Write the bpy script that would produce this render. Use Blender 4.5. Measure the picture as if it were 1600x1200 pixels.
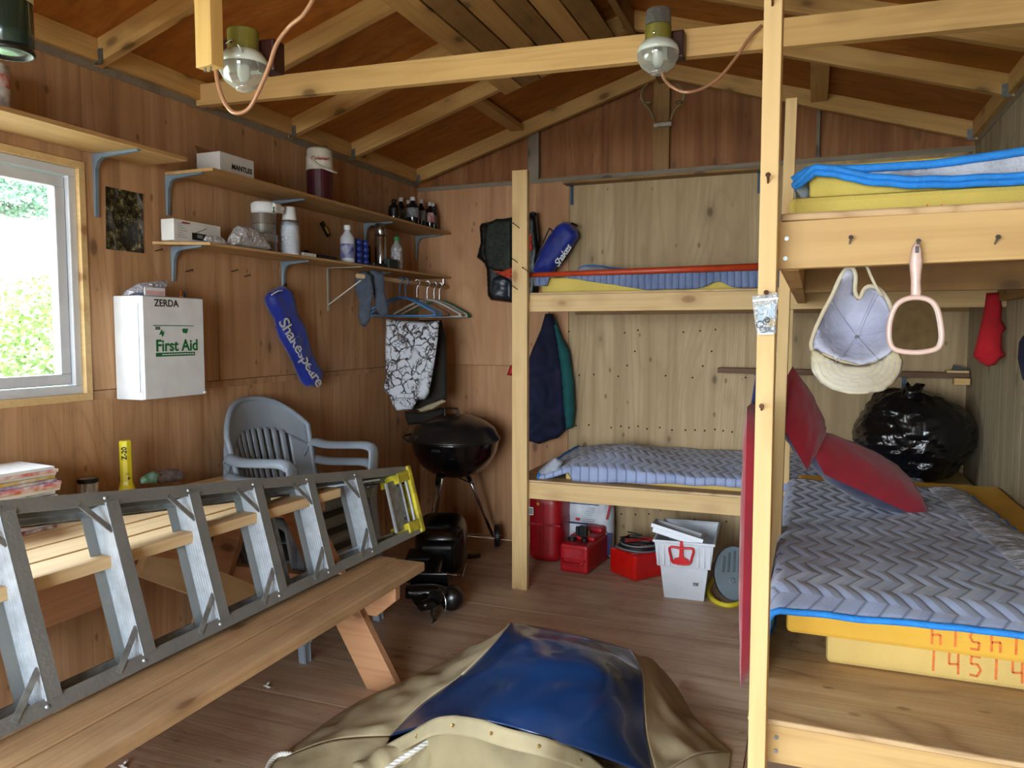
import bpy, bmesh, math, random
from mathutils import Vector, Matrix, noise
from mathutils.geometry import delaunay_2d_cdt
random.seed(7)
SC = bpy.context.scene
COL = SC.collection
for _o in list(bpy.data.objects): bpy.data.objects.remove(_o)

# ------------------------------------------------------------ camera, sky, light, exposure
CAM = Vector((2.616, 0.0, 1.445)); YAW = math.radians(21.3); PIT = math.radians(3.9)
cd = bpy.data.cameras.new('camera'); cd.sensor_width = 36; cd.lens = 27.0; cd.clip_start = 0.02; cd.clip_end = 300
cam = bpy.data.objects.new('camera', cd); COL.objects.link(cam)
cam.location = CAM; cam.rotation_euler = (math.radians(90) - PIT, 0, YAW)
SC.camera = cam
W = bpy.data.worlds.new('overcast_sky'); SC.world = W; W.use_nodes = True
_nt = W.node_tree; _bg = _nt.nodes['Background']
_tc = _nt.nodes.new('ShaderNodeTexCoord'); _sp = _nt.nodes.new('ShaderNodeSeparateXYZ'); _rp = _nt.nodes.new('ShaderNodeValToRGB')
_nt.links.new(_tc.outputs['Generated'], _sp.inputs[0]); _nt.links.new(_sp.outputs['Z'], _rp.inputs[0])
_rp.color_ramp.elements[0].color = (0.86, 0.94, 1.0, 1); _rp.color_ramp.elements[1].color = (0.76, 0.88, 1.0, 1)
_nt.links.new(_rp.outputs[0], _bg.inputs[0]); _bg.inputs[1].default_value = 13.0
SC.view_settings.view_transform = 'Standard'; SC.view_settings.look = 'None'
SC.view_settings.exposure = 1.0; SC.view_settings.gamma = 1.0; SC.view_settings.use_curve_mapping = False
SC.cycles.use_denoising = True; SC.cycles.max_bounces = 10; SC.cycles.diffuse_bounces = 7
SC.cycles.caustics_reflective = False; SC.cycles.caustics_refractive = False
SC.cycles.sample_clamp_indirect = 12
def portal(name, loc, rot, sx, sy):
    l = bpy.data.lights.new(name, 'AREA'); l.shape = 'RECTANGLE'; l.size = sx; l.size_y = sy
    l.cycles.is_portal = True
    o = bpy.data.objects.new(name, l); COL.objects.link(o); o.location = loc; o.rotation_euler = rot
PI = math.pi
RW, YB, YF, ZP, RIDGE = 3.42, 4.88, -1.90, 2.47, 3.00
DOOR = (1.20, 2.80, 2.14)            # door opening in the front wall, x0 x1 height
FWIN = (0.15, 1.05, 0.80, 2.10)      # unseen window in the front wall, sized to light the left side
LWIN = (0.39, 2.19, 1.18, 2.09)      # window in the left wall, y0 y1 z0 z1
portal('door_daylight', ((DOOR[0] + DOOR[1]) / 2, YF - 0.12, DOOR[2] / 2), (PI / 2, 0, 0), DOOR[1] - DOOR[0], DOOR[2])
portal('front_window_daylight', ((FWIN[0] + FWIN[1]) / 2, YF - 0.12, (FWIN[2] + FWIN[3]) / 2), (PI / 2, 0, 0), FWIN[1] - FWIN[0], FWIN[3] - FWIN[2])
portal('left_window_daylight', (-0.16, (LWIN[0] + LWIN[1]) / 2, (LWIN[2] + LWIN[3]) / 2), (PI / 2, 0, -PI / 2), LWIN[1] - LWIN[0], LWIN[3] - LWIN[2])

# ------------------------------------------------------------ measuring helper: where the sight line of a photo pixel meets a real plane
_f = Vector((-math.sin(YAW) * math.cos(PIT), math.cos(YAW) * math.cos(PIT), -math.sin(PIT)))
_r = Vector((math.cos(YAW), math.sin(YAW), 0)); _u = _r.cross(_f)
def A(px, py, ax, val):
    d = _f + (px - 800) / 1200 * _r + (600 - py) / 1200 * _u
    i = 'xyz'.index(ax)
    return CAM + d * ((val - CAM[i]) / d[i])

# ------------------------------------------------------------ materials
def lin(h):
    h = h.lstrip('#'); c = [int(h[i:i + 2], 16) / 255 for i in (0, 2, 4)]
    return tuple(((x / 12.92) if x <= 0.04045 else ((x + 0.055) / 1.055) ** 2.4) for x in c) + (1,)
MATS = {}
class NT:
    def __init__(s, name):
        s.m = bpy.data.materials.new(name); s.m.use_nodes = True; s.t = s.m.node_tree; s.b = s.t.nodes['Principled BSDF']
    def n(s, typ, **kw):
        x = s.t.nodes.new('ShaderNode' + typ)
        for k, v in kw.items():
            if isinstance(v, bpy.types.NodeSocket): s.t.links.new(v, x.inputs[k.replace('_', ' ')])
            elif hasattr(x, k): setattr(x, k, v)
            else: x.inputs[k.replace('_', ' ')].default_value = v
        return x
    def l(s, a, b): s.t.links.new(a, b)
    def math(s, op, a, b=None, c=None):
        x = s.t.nodes.new('ShaderNodeMath'); x.operation = op
        for i, v in enumerate((a, b, c)):
            if v is None: continue
            if isinstance(v, (int, float)): x.inputs[i].default_value = v
            else: s.l(v, x.inputs[i])
        return x.outputs[0]
    def ramp(s, fac, stops):
        x = s.t.nodes.new('ShaderNodeValToRGB'); e = x.color_ramp.elements
        while len(e) < len(stops): e.new(0.5)
        for k, (p, c) in enumerate(stops):
            e[k].position = p; e[k].color = c if not isinstance(c, str) else lin(c)
        s.l(fac, x.inputs[0]); return x.outputs[0]
    def mix(s, fac, a, b, mode='MIX'):
        x = s.t.nodes.new('ShaderNodeMix'); x.data_type = 'RGBA'; x.blend_type = mode
        for i, v in ((0, fac), (6, a), (7, b)):
            if isinstance(v, bpy.types.NodeSocket): s.l(v, x.inputs[i])
            elif isinstance(v, str): x.inputs[i].default_value = lin(v)
            else: x.inputs[i].default_value = v
        return x.outputs[2]
    def coords(s, scale=(1, 1, 1), rnd=True, rot=(0, 0, 0)):
        tc = s.t.nodes.new('ShaderNodeTexCoord'); v = tc.outputs['Object']
        if rnd:
            oi = s.t.nodes.new('ShaderNodeObjectInfo')
            k = s.math('MULTIPLY', oi.outputs['Random'], 37.0)
            vm = s.t.nodes.new('ShaderNodeVectorMath'); vm.operation = 'ADD'
            s.l(v, vm.inputs[0]); s.l(k, vm.inputs[1]); v = vm.outputs[0]
        mp = s.t.nodes.new('ShaderNodeMapping'); s.l(v, mp.inputs[0]); mp.inputs['Scale'].default_value = scale
        mp.inputs['Rotation'].default_value = rot
        return mp.outputs[0]
    def bump(s, h, strength=0.3, dist=0.01):
        x = s.t.nodes.new('ShaderNodeBump'); x.inputs['Strength'].default_value = strength; x.inputs['Distance'].default_value = dist
        s.l(h, x.inputs['Height']); s.l(x.outputs[0], s.b.inputs['Normal']); return x
def ax_scale(axis, along, across):
    return tuple(along if a == axis else across for a in 'xyz')
def plywood(name, light, mid, dark, axis='z', knots=0.6, rough=0.62, contour=24.0, stain=None, cstr=0.26, along=0.17):
    """rotary cut fir plywood: contour-line grain, footballs and knots, long along axis"""
    if name in MATS: return MATS[name]
    t = NT(name)
    co = t.coords(ax_scale(axis, along, 1.0))
    big = t.n('TexNoise', Vector=co, Scale=2.0, Detail=2.0, Roughness=0.42, Distortion=0.25).outputs[0]
    cont = t.math('PINGPONG', t.math('MULTIPLY', big, contour * 2.0), 1.0)
    cont = t.math('POWER', cont, 3.0)
    fib = t.n('TexNoise', Vector=t.coords(ax_scale(axis, 2.5, 90.0)), Scale=1.0, Detail=3.0).outputs[0]
    blot = t.n('TexNoise', Vector=t.coords(ax_scale(axis, 0.6, 1.8)), Scale=1.6, Detail=4.0, Roughness=0.6).outputs[0]
    streak = t.n('TexNoise', Vector=t.coords(ax_scale(axis, 0.35, 9.0)), Scale=1.3, Detail=3.0, Roughness=0.6).outputs[0]
    base = t.ramp(blot, [(0.28, mid), (0.5, light), (0.75, light)])
    c = t.mix(t.math('MULTIPLY', cont, cstr), base, dark)
    c = t.mix(t.math('MULTIPLY', t.math('SUBTRACT', 1.0, fib), 0.30), c, dark)
    c = t.mix(t.ramp(streak, [(0.40, (0, 0, 0, 1)), (0.62, (.9, .9, .9, 1))]), c, mid)
    c = t.mix(t.ramp(t.n('TexNoise', Vector=t.coords(ax_scale(axis, 0.5, 22.0)), Scale=1.0, Detail=2.0).outputs[0], [(0.5, (0, 0, 0, 1)), (0.72, (.4, .4, .4, 1))]), c, dark)
    vor = t.n('TexVoronoi', Vector=t.coords(ax_scale(axis, 2.6, 5.0)), Scale=1.0)
    dist = t.math('ADD', vor.outputs['Distance'], t.math('MULTIPLY', fib, 0.03))
    kn = t.ramp(dist, [(0.0, (1, 1, 1, 1)), (0.085, (.8, .8, .8, 1)), (0.12, (.22, .22, .22, 1)), (0.26, (0, 0, 0, 1))])
    c = t.mix(t.math('MULTIPLY', kn, knots), c, tuple(x * 0.35 for x in lin(dark)[:3]) + (1,))
    v2 = t.n('TexVoronoi', Vector=t.coords(ax_scale(axis, 6.0, 11.0)), Scale=1.0)
    sp = t.ramp(v2.outputs['Distance'], [(0.0, (1, 1, 1, 1)), (0.08, (.7, .7, .7, 1)), (0.12, (0, 0, 0, 1))])
    c = t.mix(t.math('MULTIPLY', sp, knots * 0.75), c, tuple(x * 0.3 for x in lin(dark)[:3]) + (1,))
    if stain:
        sn = t.n('TexNoise', Vector=t.coords((1, 1, 1)), Scale=2.3, Detail=5.0, Roughness=0.7).outputs[0]
        c = t.mix(t.ramp(sn, [(0.5, (0, 0, 0, 1)), (0.68, (.65, .65, .65, 1))]), c, stain)
    oi = t.t.nodes.new('ShaderNodeObjectInfo')
    hv = t.n('HueSaturation', Color=c, Hue=0.5); t.l(t.math('MULTIPLY_ADD', oi.outputs['Random'], 0.16, 0.92), hv.inputs['Value'])
    t.l(hv.outputs[0], t.b.inputs['Base Color'])
    t.b.inputs['Roughness'].default_value = rough; t.b.inputs['Specular IOR Level'].default_value = 0.3
    t.bump(t.math('ADD', t.math('MULTIPLY', cont, -0.5), fib), 0.22, 0.004)
    MATS[name] = t.m; return t.m
def lumber(name, light, dark, knot='#6A3F1E', axis='x', knots=0.85, rough=0.6, dirt=0.0):
    """sawn softwood: growth lines along axis, a few round knots"""
    if name in MATS: return MATS[name]
    t = NT(name)
    warp = t.n('TexNoise', Vector=t.coords(ax_scale(axis, 1.2, 5.0)), Scale=1.0, Detail=1.0).outputs[0]
    gr = t.n('TexNoise', Vector=t.coords(ax_scale(axis, 0.45, 13.0)), Scale=1.0, Detail=2.0, Roughness=0.5, Distortion=0.3).outputs[0]
    lines = t.math('PINGPONG', t.math('ADD', t.math('MULTIPLY', gr, 14.0), t.math('MULTIPLY', warp, 4.0)), 1.0)
    fib = t.n('TexNoise', Vector=t.coords(ax_scale(axis, 3.0, 160.0)), Scale=1.0, Detail=2.0).outputs[0]
    c = t.mix(t.math('MULTIPLY', t.math('POWER', lines, 2.2), 0.33), light, dark)
    c = t.mix(t.math('MULTIPLY', fib, 0.22), c, dark)
    vor = t.n('TexVoronoi', Vector=t.coords(ax_scale(axis, 3.6, 7.0)), Scale=1.0)
    kn = t.ramp(vor.outputs['Distance'], [(0.0, (1, 1, 1, 1)), (0.11, (.8, .8, .8, 1)), (0.16, (.3, .3, .3, 1)), (0.36, (0, 0, 0, 1))])
    c = t.mix(t.math('MULTIPLY', kn, knots), c, knot)
    if dirt:
        dn = t.n('TexNoise', Vector=t.coords((1, 1, 1)), Scale=5.0, Detail=5.0, Roughness=0.65).outputs[0]
        c = t.mix(t.ramp(dn, [(0.42, (0, 0, 0, 1)), (0.7, (dirt, dirt, dirt, 1))]), c, '#5B4632')
    oi = t.t.nodes.new('ShaderNodeObjectInfo')
    hv = t.n('HueSaturation', Color=c); t.l(t.math('MULTIPLY_ADD', oi.outputs['Random'], 0.14, 0.93), hv.inputs['Value'])
    t.l(hv.outputs[0], t.b.inputs['Base Color'])
    t.b.inputs['Roughness'].default_value = rough; t.b.inputs['Specular IOR Level'].default_value = 0.35
    t.bump(t.math('ADD', lines, fib), 0.12, 0.003)
    MATS[name] = t.m; return t.m
def plain(name, col, rough=0.5, metal=0.0, var=0.12, scale=14.0, bump=0.0, bscale=60.0, spec=0.5, coat=0.0, sheen=0.0, dark=None, alpha=1.0, trans=0.0):
    if name in MATS: return MATS[name]
    t = NT(name)
    ns = t.n('TexNoise', Vector=t.coords(), Scale=scale, Detail=4.0).outputs[0]
    dk = dark or ('#%02x%02x%02x' % tuple(int(int(col.lstrip('#')[i:i + 2], 16) * (1 - var)) for i in (0, 2, 4)))
    t.l(t.mix(t.ramp(ns, [(0.35, (0, 0, 0, 1)), (0.7, (1, 1, 1, 1))]), col, dk), t.b.inputs['Base Color'])
    b = t.b.inputs
    b['Roughness'].default_value = rough; b['Metallic'].default_value = metal; b['Specular IOR Level'].default_value = spec
    b['Coat Weight'].default_value = coat; b['Sheen Weight'].default_value = sheen; b['Alpha'].default_value = alpha
    b['Transmission Weight'].default_value = trans
    if bump:
        bn = t.n('TexNoise', Vector=t.coords(), Scale=bscale, Detail=4.0).outputs[0]
        t.bump(bn, bump, 0.01)
    MATS[name] = t.m; return t.m
def film(name, tint='#F4F8FA', clear=0.75, rough=0.12, bump=0.5, bscale=25.0):
    """thin clear plastic or glass: mostly see-through with a glossy sheen"""
    if name in MATS: return MATS[name]
    t = NT(name)
    tr = t.n('BsdfTransparent', Color=lin(tint)); gl = t.n('BsdfGlossy', Roughness=rough); df = t.n('BsdfDiffuse', Color=lin(tint))
    fr = t.n('LayerWeight', Blend=0.35)
    m1 = t.n('MixShader'); m1.inputs[0].default_value = 0.45; t.l(df.outputs[0], m1.inputs[1]); t.l(gl.outputs[0], m1.inputs[2])
    m2 = t.n('MixShader'); t.l(t.math('MULTIPLY_ADD', fr.outputs['Facing'], 0.6, 1.0 - clear), m2.inputs[0]); t.l(tr.outputs[0], m2.inputs[1]); t.l(m1.outputs[0], m2.inputs[2])
    if bump:
        bn = t.n('TexNoise', Vector=t.coords(), Scale=bscale, Detail=3.0, Distortion=1.0)
        bp = t.n('Bump', Height=bn.outputs[0]); bp.inputs['Strength'].default_value = bump; bp.inputs['Distance'].default_value = 0.02
        t.l(bp.outputs[0], gl.inputs['Normal']); t.l(bp.outputs[0], df.inputs['Normal'])
    t.l(m2.outputs[0], t.t.nodes['Material Output'].inputs[0])
    MATS[name] = t.m; return t.m

# ------------------------------------------------------------ object helpers
def thing(name, label, cat, loc=(0, 0, 0), rz=0.0, group=None, kind=None):
    o = bpy.data.objects.new(name, None); COL.objects.link(o); o.location = loc; o.rotation_euler = (0, 0, rz)
    o.empty_display_size = 0.05
    if label: o['label'] = label
    if cat: o['category'] = cat
    if group: o['group'] = group
    if kind: o['kind'] = kind
    return o
def root_of(p):
    m = Matrix.Identity(4)
    while p is not None:
        m = Matrix.LocRotScale(p.location, p.rotation_euler, p.scale) @ m; p = p.parent
    return m
def put(name, bm, mat, parent=None, label=None, cat=None, group=None, kind=None, smooth=False, bevel=0.0, subsurf=0, solid=0.0, local=False, origin=None):
    """bm holds world coordinates unless local=True; it becomes ONE mesh object under parent"""
    me = bpy.data.meshes.new(name)
    if parent is not None and not local: bm.transform(root_of(parent).inverted())
    off = None
    if parent is None and not local:
        if origin is None:
            vs = [v.co for v in bm.verts]
            origin = Vector((sum(v.x for v in vs) / len(vs), sum(v.y for v in vs) / len(vs), min(v.z for v in vs)))
        bm.transform(Matrix.Translation(-Vector(origin))); off = origin
    bmesh.ops.recalc_face_normals(bm, faces=bm.faces)
    bm.to_mesh(me); bm.free()
    if smooth:
        for p in me.polygons: p.use_smooth = True
    for m in (mat if isinstance(mat, (list, tuple)) else [mat]): me.materials.append(m)
    o = bpy.data.objects.new(name, me); COL.objects.link(o); o.parent = parent
    if off is not None: o.location = off
    if label: o['label'] = label
    if cat: o['category'] = cat
    if group: o['group'] = group
    if kind: o['kind'] = kind
    if solid:
        s = o.modifiers.new('solid', 'SOLIDIFY'); s.thickness = solid; s.offset = 0
    if bevel:
        b = o.modifiers.new('bevel', 'BEVEL'); b.width = bevel; b.segments = 2; b.limit_method = 'ANGLE'; b.angle_limit = math.radians(40)
    if subsurf:
        s = o.modifiers.new('sub', 'SUBSURF'); s.levels = subsurf; s.render_levels = subsurf
    return o
def smooth_by_angle(o, deg=40):
    me = o.data
    for p in me.polygons: p.use_smooth = True
    bm = bmesh.new(); bm.from_mesh(me)
    for e in bm.edges:
        if len(e.link_faces) == 2 and e.calc_face_angle(0) > math.radians(deg): e.smooth = False
    bm.to_mesh(me); bm.free(); return o
def B(*boxes, bm=None):
    """axis aligned boxes (x0,x1,y0,y1,z0,z1)"""
    bm = bm or bmesh.new()
    for x0, x1, y0, y1, z0, z1 in boxes:
        v = [bm.verts.new((x, y, z)) for x in (x0, x1) for y in (y0, y1) for z in (z0, z1)]
        for f in ((0, 1, 3, 2), (4, 6, 7, 5), (0, 4, 5, 1), (2, 3, 7, 6), (0, 2, 6, 4), (1, 5, 7, 3)):
            bm.faces.new([v[i] for i in f])
    return bm
def frame_of(p0, p1, up=(0, 0, 1)):
    x = (Vector(p1) - Vector(p0)).normalized(); up = Vector(up)
    if abs(x.dot(up)) > 0.98: up = Vector((0, 1, 0))
    y = up.cross(x).normalized(); z = x.cross(y)
    return x, y, z
def bar(bm, p0, p1, w, h, up=(0, 0, 1)):
    """rectangular bar from p0 to p1 added to bm (w sideways, h along up)"""
    x, y, z = frame_of(p0, p1, up); p0 = Vector(p0); p1 = Vector(p1)
    v = [bm.verts.new(p + y * (sy * w / 2) + z * (sz * h / 2)) for p in (p0, p1) for sy in (-1, 1) for sz in (-1, 1)]
    for f in ((0, 1, 3, 2), (4, 6, 7, 5), (0, 4, 5, 1), (2, 3, 7, 6), (0, 2, 6, 4), (1, 5, 7, 3)): bm.faces.new([v[i] for i in f])
    return bm
def stick(name, p0, p1, w, h, mat, parent=None, up=(0, 0, 1), bevel=0.002, **kw):
    """a sawn board of its own whose local X runs along its length"""
    x, y, z = frame_of(p0, p1, up); L = (Vector(p1) - Vector(p0)).length
    bm = B((0, L, -w / 2, w / 2, -h / 2, h / 2))
    m = Matrix((x, y, z)).transposed().to_4x4(); m.translation = Vector(p0)
    o = put(name, bm, mat, parent, local=True, bevel=bevel, **kw)
    if parent is not None: m = root_of(parent).inverted() @ m
    o.matrix_basis = m
    return o
def tube(pts, r, bm=None, seg=8, closed=False, cap=True, flat=1.0):
    bm = bm or bmesh.new(); pts = [Vector(p) for p in pts]; n = len(pts); rings = []
    rr = r if isinstance(r, (list, tuple)) else [r] * n
    prev = None
    for i, p in enumerate(pts):
        a = pts[(i - 1) % n] if (closed or i > 0) else pts[0]; b = pts[(i + 1) % n] if (closed or i < n - 1) else pts[-1]
        d = (b - a); d = d.normalized() if d.length > 1e-9 else Vector((0, 0, 1))
        if prev is None:
            up = Vector((0, 0, 1)) if abs(d.z) < 0.9 else Vector((1, 0, 0)); y = up.cross(d).normalized()
        else:
            y = (prev - d * prev.dot(d)); y = y.normalized() if y.length > 1e-6 else Vector((1, 0, 0)).cross(d).normalized()
        prev = y; z = d.cross(y)
        rings.append([bm.verts.new(p + (y * math.cos(2 * PI * k / seg) + z * math.sin(2 * PI * k / seg) * flat) * rr[i]) for k in range(seg)])
    for i in range(n if closed else n - 1):
        a, b = rings[i], rings[(i + 1) % n]
        for k in range(seg): bm.faces.new((a[k], a[(k + 1) % seg], b[(k + 1) % seg], b[k]))
    if cap and not closed:
        bm.faces.new(rings[0][::-1]); bm.faces.new(rings[-1])
    return bm
def lathe(prof, c=(0, 0, 0), bm=None, seg=28, axis='z', m=None):
    """prof: (radius, height) pairs, spun about axis through c"""
    bm = bm or bmesh.new(); rings = []; M4 = m or Matrix.Identity(4)
    if m is None and axis == 'x': M4 = Matrix.Rotation(PI / 2, 4, 'Y')
    if m is None and axis == 'y': M4 = Matrix.Rotation(-PI / 2, 4, 'X')
    M4 = Matrix.Translation(Vector(c)) @ M4
    for r, h in prof:
        if r < 1e-5: rings.append([bm.verts.new(M4 @ Vector((0, 0, h)))])
        else: rings.append([bm.verts.new(M4 @ Vector((r * math.cos(2 * PI * k / seg), r * math.sin(2 * PI * k / seg), h))) for k in range(seg)])
    for a, b in zip(rings, rings[1:]):
        for k in range(seg):
            q = [a[k % len(a)], a[(k + 1) % len(a)], b[(k + 1) % len(b)], b[k % len(b)]]; q = list(dict.fromkeys(q))
            if len(q) > 2:
                try: bm.faces.new(q)
                except ValueError: pass
    return bm
def catmull(pts, n=6, closed=False):
    P = [Vector(p) for p in pts]; out = []; m = len(P)
    for i in range(m if closed else m - 1):
        g = (lambda k: P[k % m]) if closed else (lambda k: P[max(0, min(m - 1, k))])
        p0, p1, p2, p3 = g(i - 1), g(i), g(i + 1), g(i + 2)
        for k in range(n):
            t = k / n
            out.append(0.5 * ((2 * p1) + (-p0 + p2) * t + (2 * p0 - 5 * p1 + 4 * p2 - p3) * t * t + (-p0 + 3 * p1 - 3 * p2 + p3) * t ** 3))
    if not closed: out.append(P[-1])
    return out
def prism(outline, thick, m, bm=None):
    """2-D outline (x,y) extruded by thick along local z, placed with matrix m"""
    bm = bm or bmesh.new()
    lo = [bm.verts.new(m @ Vector((x, y, 0))) for x, y in outline]; hi = [bm.verts.new(m @ Vector((x, y, thick))) for x, y in outline]
    n = len(outline); bm.faces.new(lo[::-1]); bm.faces.new(hi)
    for i in range(n): bm.faces.new((lo[i], lo[(i + 1) % n], hi[(i + 1) % n], hi[i]))
    return bm
def axes(o, x, y):
    x = Vector(x).normalized(); y = Vector(y); y = (y - x * y.dot(x)).normalized(); z = x.cross(y)
    m = Matrix((x, y, z)).transposed().to_4x4(); m.translation = Vector(o); return m
def inflate(outline, m, thick, rim=None, step=0.02, wr=0.0, ws=18.0, front=1.0, back=1.0, prof=0.5, fn=None, seed=0, bm=None):
    """a soft body: the outline (local x,y) filled with a fine mesh and swelled by thick towards its middle"""
    bm = bm or bmesh.new()
    O = [Vector((p[0], p[1])) for p in outline]
    dense = []
    for a, b in zip(O, O[1:] + O[:1]):
        k = max(1, int((b - a).length / step))
        for i in range(k): dense.append(a.lerp(b, i / k))
    def inside(p):
        c = False; j = len(O) - 1
        for i in range(len(O)):
            if (O[i].y > p.y) != (O[j].y > p.y) and p.x < (O[j].x - O[i].x) * (p.y - O[i].y) / (O[j].y - O[i].y) + O[i].x: c = not c
            j = i
        return c
    def dist(p):
        d = 1e9
        for a, b in zip(O, O[1:] + O[:1]):
            ab = b - a; t = max(0, min(1, (p - a).dot(ab) / max(ab.length_squared, 1e-12))); d = min(d, (a + ab * t - p).length)
        return d
    xs = [p.x for p in O]; ys = [p.y for p in O]; pts = list(dense); nb = len(dense)
    y = min(ys); row = 0
    while y < max(ys):
        x = min(xs) + (step / 2 if row % 2 else 0)
        while x < max(xs):
            p = Vector((x, y))
            if inside(p) and dist(p) > step * 0.55: pts.append(p)
            x += step
        y += step * 0.87; row += 1
    vs, _, fs, *_ = delaunay_2d_cdt(pts, [(i, (i + 1) % nb) for i in range(nb)], [], 1, 1e-6)
    rim = rim or thick
    def h(p):
        d = min(1.0, dist(p) / rim); return thick * (1 - (1 - d) ** 2) ** prof
    F = []; K = []
    for i, p in enumerate(vs):
        e = dist(p) < 1e-5
        hh = 0 if e else h(p)
        wv = 0 if e else (noise.noise(Vector((p.x * ws, p.y * ws, seed))) * wr * min(1, dist(p) / rim))
        off = fn(p.x, p.y) if fn else 0.0
        a = bm.verts.new(m @ Vector((p.x, p.y, hh * front + wv + off)))
        F.append(a); K.append(a if e else bm.verts.new(m @ Vector((p.x, p.y, -hh * back + wv * 0.5 + off))))
    for f in fs:
        c = sum((vs[i] for i in f), Vector((0, 0))) / len(f)
        if not inside(c): continue
        for S, r in ((F, 1), (K, -1)):
            q = [S[i] for i in f][::r]
            try: bm.faces.new(q)
            except ValueError: pass
    return bm
def pxo(pts, ax, val, m):
    """photo outline measured on a real plane, given in that plane's own x,y (m from axes())"""
    im = m.inverted(); out = []
    for px, py in pts:
        q = im @ A(px, py, ax, val); out.append((q.x, q.y))
    return out
MX = lambda x: axes((x, 0, 0), (0, 1, 0), (0, 0, 1))      # plane x = const, local x -> world y, local y -> world z, normal +x
MY = lambda y: axes((0, y, 0), (1, 0, 0), (0, 0, 1))      # plane y = const, normal -y (towards the camera)
MZ = lambda z: axes((0, 0, z), (1, 0, 0), (0, 1, 0))
def surf(fn, nu, nv, bm=None, wrapu=False):
    bm = bm or bmesh.new()
    g = [[bm.verts.new(fn(i / (nu if wrapu else nu - 1), j / (nv - 1))) for j in range(nv)] for i in range(nu)]
    for i in range(nu if wrapu else nu - 1):
        for j in range(nv - 1): bm.faces.new((g[i][j], g[(i + 1) % nu][j], g[(i + 1) % nu][j + 1], g[i][j + 1]))
    return bm
def nz(x, y, z=0.0, s=1.0): return noise.noise(Vector((x * s, y * s, z * s)))
_textc = [0]
def text(s, size, loc, xd, yd, mat, parent, name='lettering', extrude=0.0004, shear=0.0, bold=0.0, align='LEFT', label=None, space=1.0):
    cu = bpy.data.curves.new(name, 'FONT'); cu.body = s; cu.size = size; cu.extrude = extrude; cu.shear = shear; cu.offset = bold
    cu.align_x = align; cu.space_character = space; cu.materials.append(mat); cu.resolution_u = 4
    o = bpy.data.objects.new(name, cu)
    m = axes(loc, xd, yd)
    dg = None
    COL.objects.link(o)
    bpy.context.view_layer.update()
    me = bpy.data.meshes.new_from_object(o.evaluated_get(bpy.context.evaluated_depsgraph_get()))
    COL.objects.unlink(o); bpy.data.objects.remove(o); me.name = name
    if not me.materials: me.materials.append(mat)
    q = bpy.data.objects.new(name, me); COL.objects.link(q); q.parent = parent
    q.matrix_basis = (root_of(parent).inverted() @ m) if parent is not None else m
    if label: q['label'] = label
    return q
def strokes(lines, r, bm=None, flat=1.0, seg=6):
    bm = bm or bmesh.new()
    for l in lines: tube(l, r, bm, seg=seg)
    return bm
def copy_tree(root, loc=None, rz=None, label=None, group=None):
    r = root.copy(); COL.objects.link(r)
    if loc is not None: r.location = loc
    if rz is not None: r.rotation_euler = (0, 0, rz)
    if label: r['label'] = label
    if group: r['group'] = group
    for ch in list(root.children):
        c = ch.copy(); COL.objects.link(c); c.parent = r
        for g in list(ch.children):
            d = g.copy(); COL.objects.link(d); d.parent = c
    return r

# ------------------------------------------------------------ common materials
M_WALL = plywood('reddish_plywood', '#C69E76', '#AA815A', '#70492E', 'z', 0.75)
M_WALLB = plywood('rosy_plywood', '#CA9F76', '#B48660', '#85583A', 'z', 0.7)
M_TAN = plywood('tan_plywood', '#C6AE86', '#AB926C', '#7E6748', 'z', 0.9, contour=30)
M_RIGHT = plywood('grey_plywood', '#BDAF92', '#988A70', '#5C5140', 'z', 0.6, contour=26)
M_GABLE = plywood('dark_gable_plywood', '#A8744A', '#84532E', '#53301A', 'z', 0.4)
M_ROOF = plywood('roof_sheathing', '#B87632', '#9C5E22', '#6A3E16', 'x', 0.3)
M_FLOOR = plywood('floor_plywood', '#D0B9A0', '#B69C84', '#7A604A', 'x', 0.6, rough=0.5, stain='#A67E6C', contour=20)
M_RAFT = lumber('rafter_wood', '#C8A062', '#9C7440', '#4A2E16')
M_TIE = lumber('tie_beam_wood', '#D2AC70', '#AC8448', '#4A2A12')
M_STUD = lumber('pale_pine', '#CFB27E', '#B08C58', '#7A4A22', knots=0.8)
M_RAIL = lumber('bunk_rail_pine', '#C6A56E', '#A27C48', '#7A4A22', knots=0.8)
M_BENCH = lumber('bench_fir', '#C4A37A', '#98754E', '#5E3A1E', dirt=0.25)
M_TABLE = lumber('table_cedar', '#D8BC90', '#B08F60', '#7A4F2A')
M_LEG = lumber('leg_fir', '#C09068', '#94644A', '#54301A')
M_OLD = lumber('weathered_board', '#9C7846', '#70502C', '#3A2412', dirt=0.4)
M_SHELF = plywood('shelf_plywood', '#C4A06E', '#AA8454', '#84602F', 'y', 0.25)
M_GREYWOOD = lumber('grey_board', '#8E8474', '#695F50', '#3A3228', dirt=0.3)
M_STEEL = plain('galvanized_steel', '#8E9496', 0.38, 0.85, 0.25, 30)
M_BRKT = plain('grey_painted_steel', '#7E919E', 0.4, 0.3, 0.12)
M_WHITE = plain('white_enamel', '#DCE2E6', 0.35, 0, 0.04)
M_VINYL = plain('white_vinyl', '#C9CDD2', 0.42, 0, 0.04)
M_BLACK = plain('black_plastic', '#0E0F11', 0.42, 0, 0.3)
M_BLKM = plain('black_metal', '#101113', 0.32, 0.3, 0.3)
M_RED = plain('red_plastic', '#B4101C', 0.42, 0, 0.15)
M_RUST = plain('rusty_nail_steel', '#6B4632', 0.6, 0.5, 0.3, 60)
# ============================================================ THE ROOM
def slope_z(x, base=ZP):                                   # underside of the rafters
    return base + (RIDGE - ZP) * (1 - abs(x - RW / 2) / (RW / 2))
SL = (RIDGE - ZP) / (RW / 2)
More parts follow.
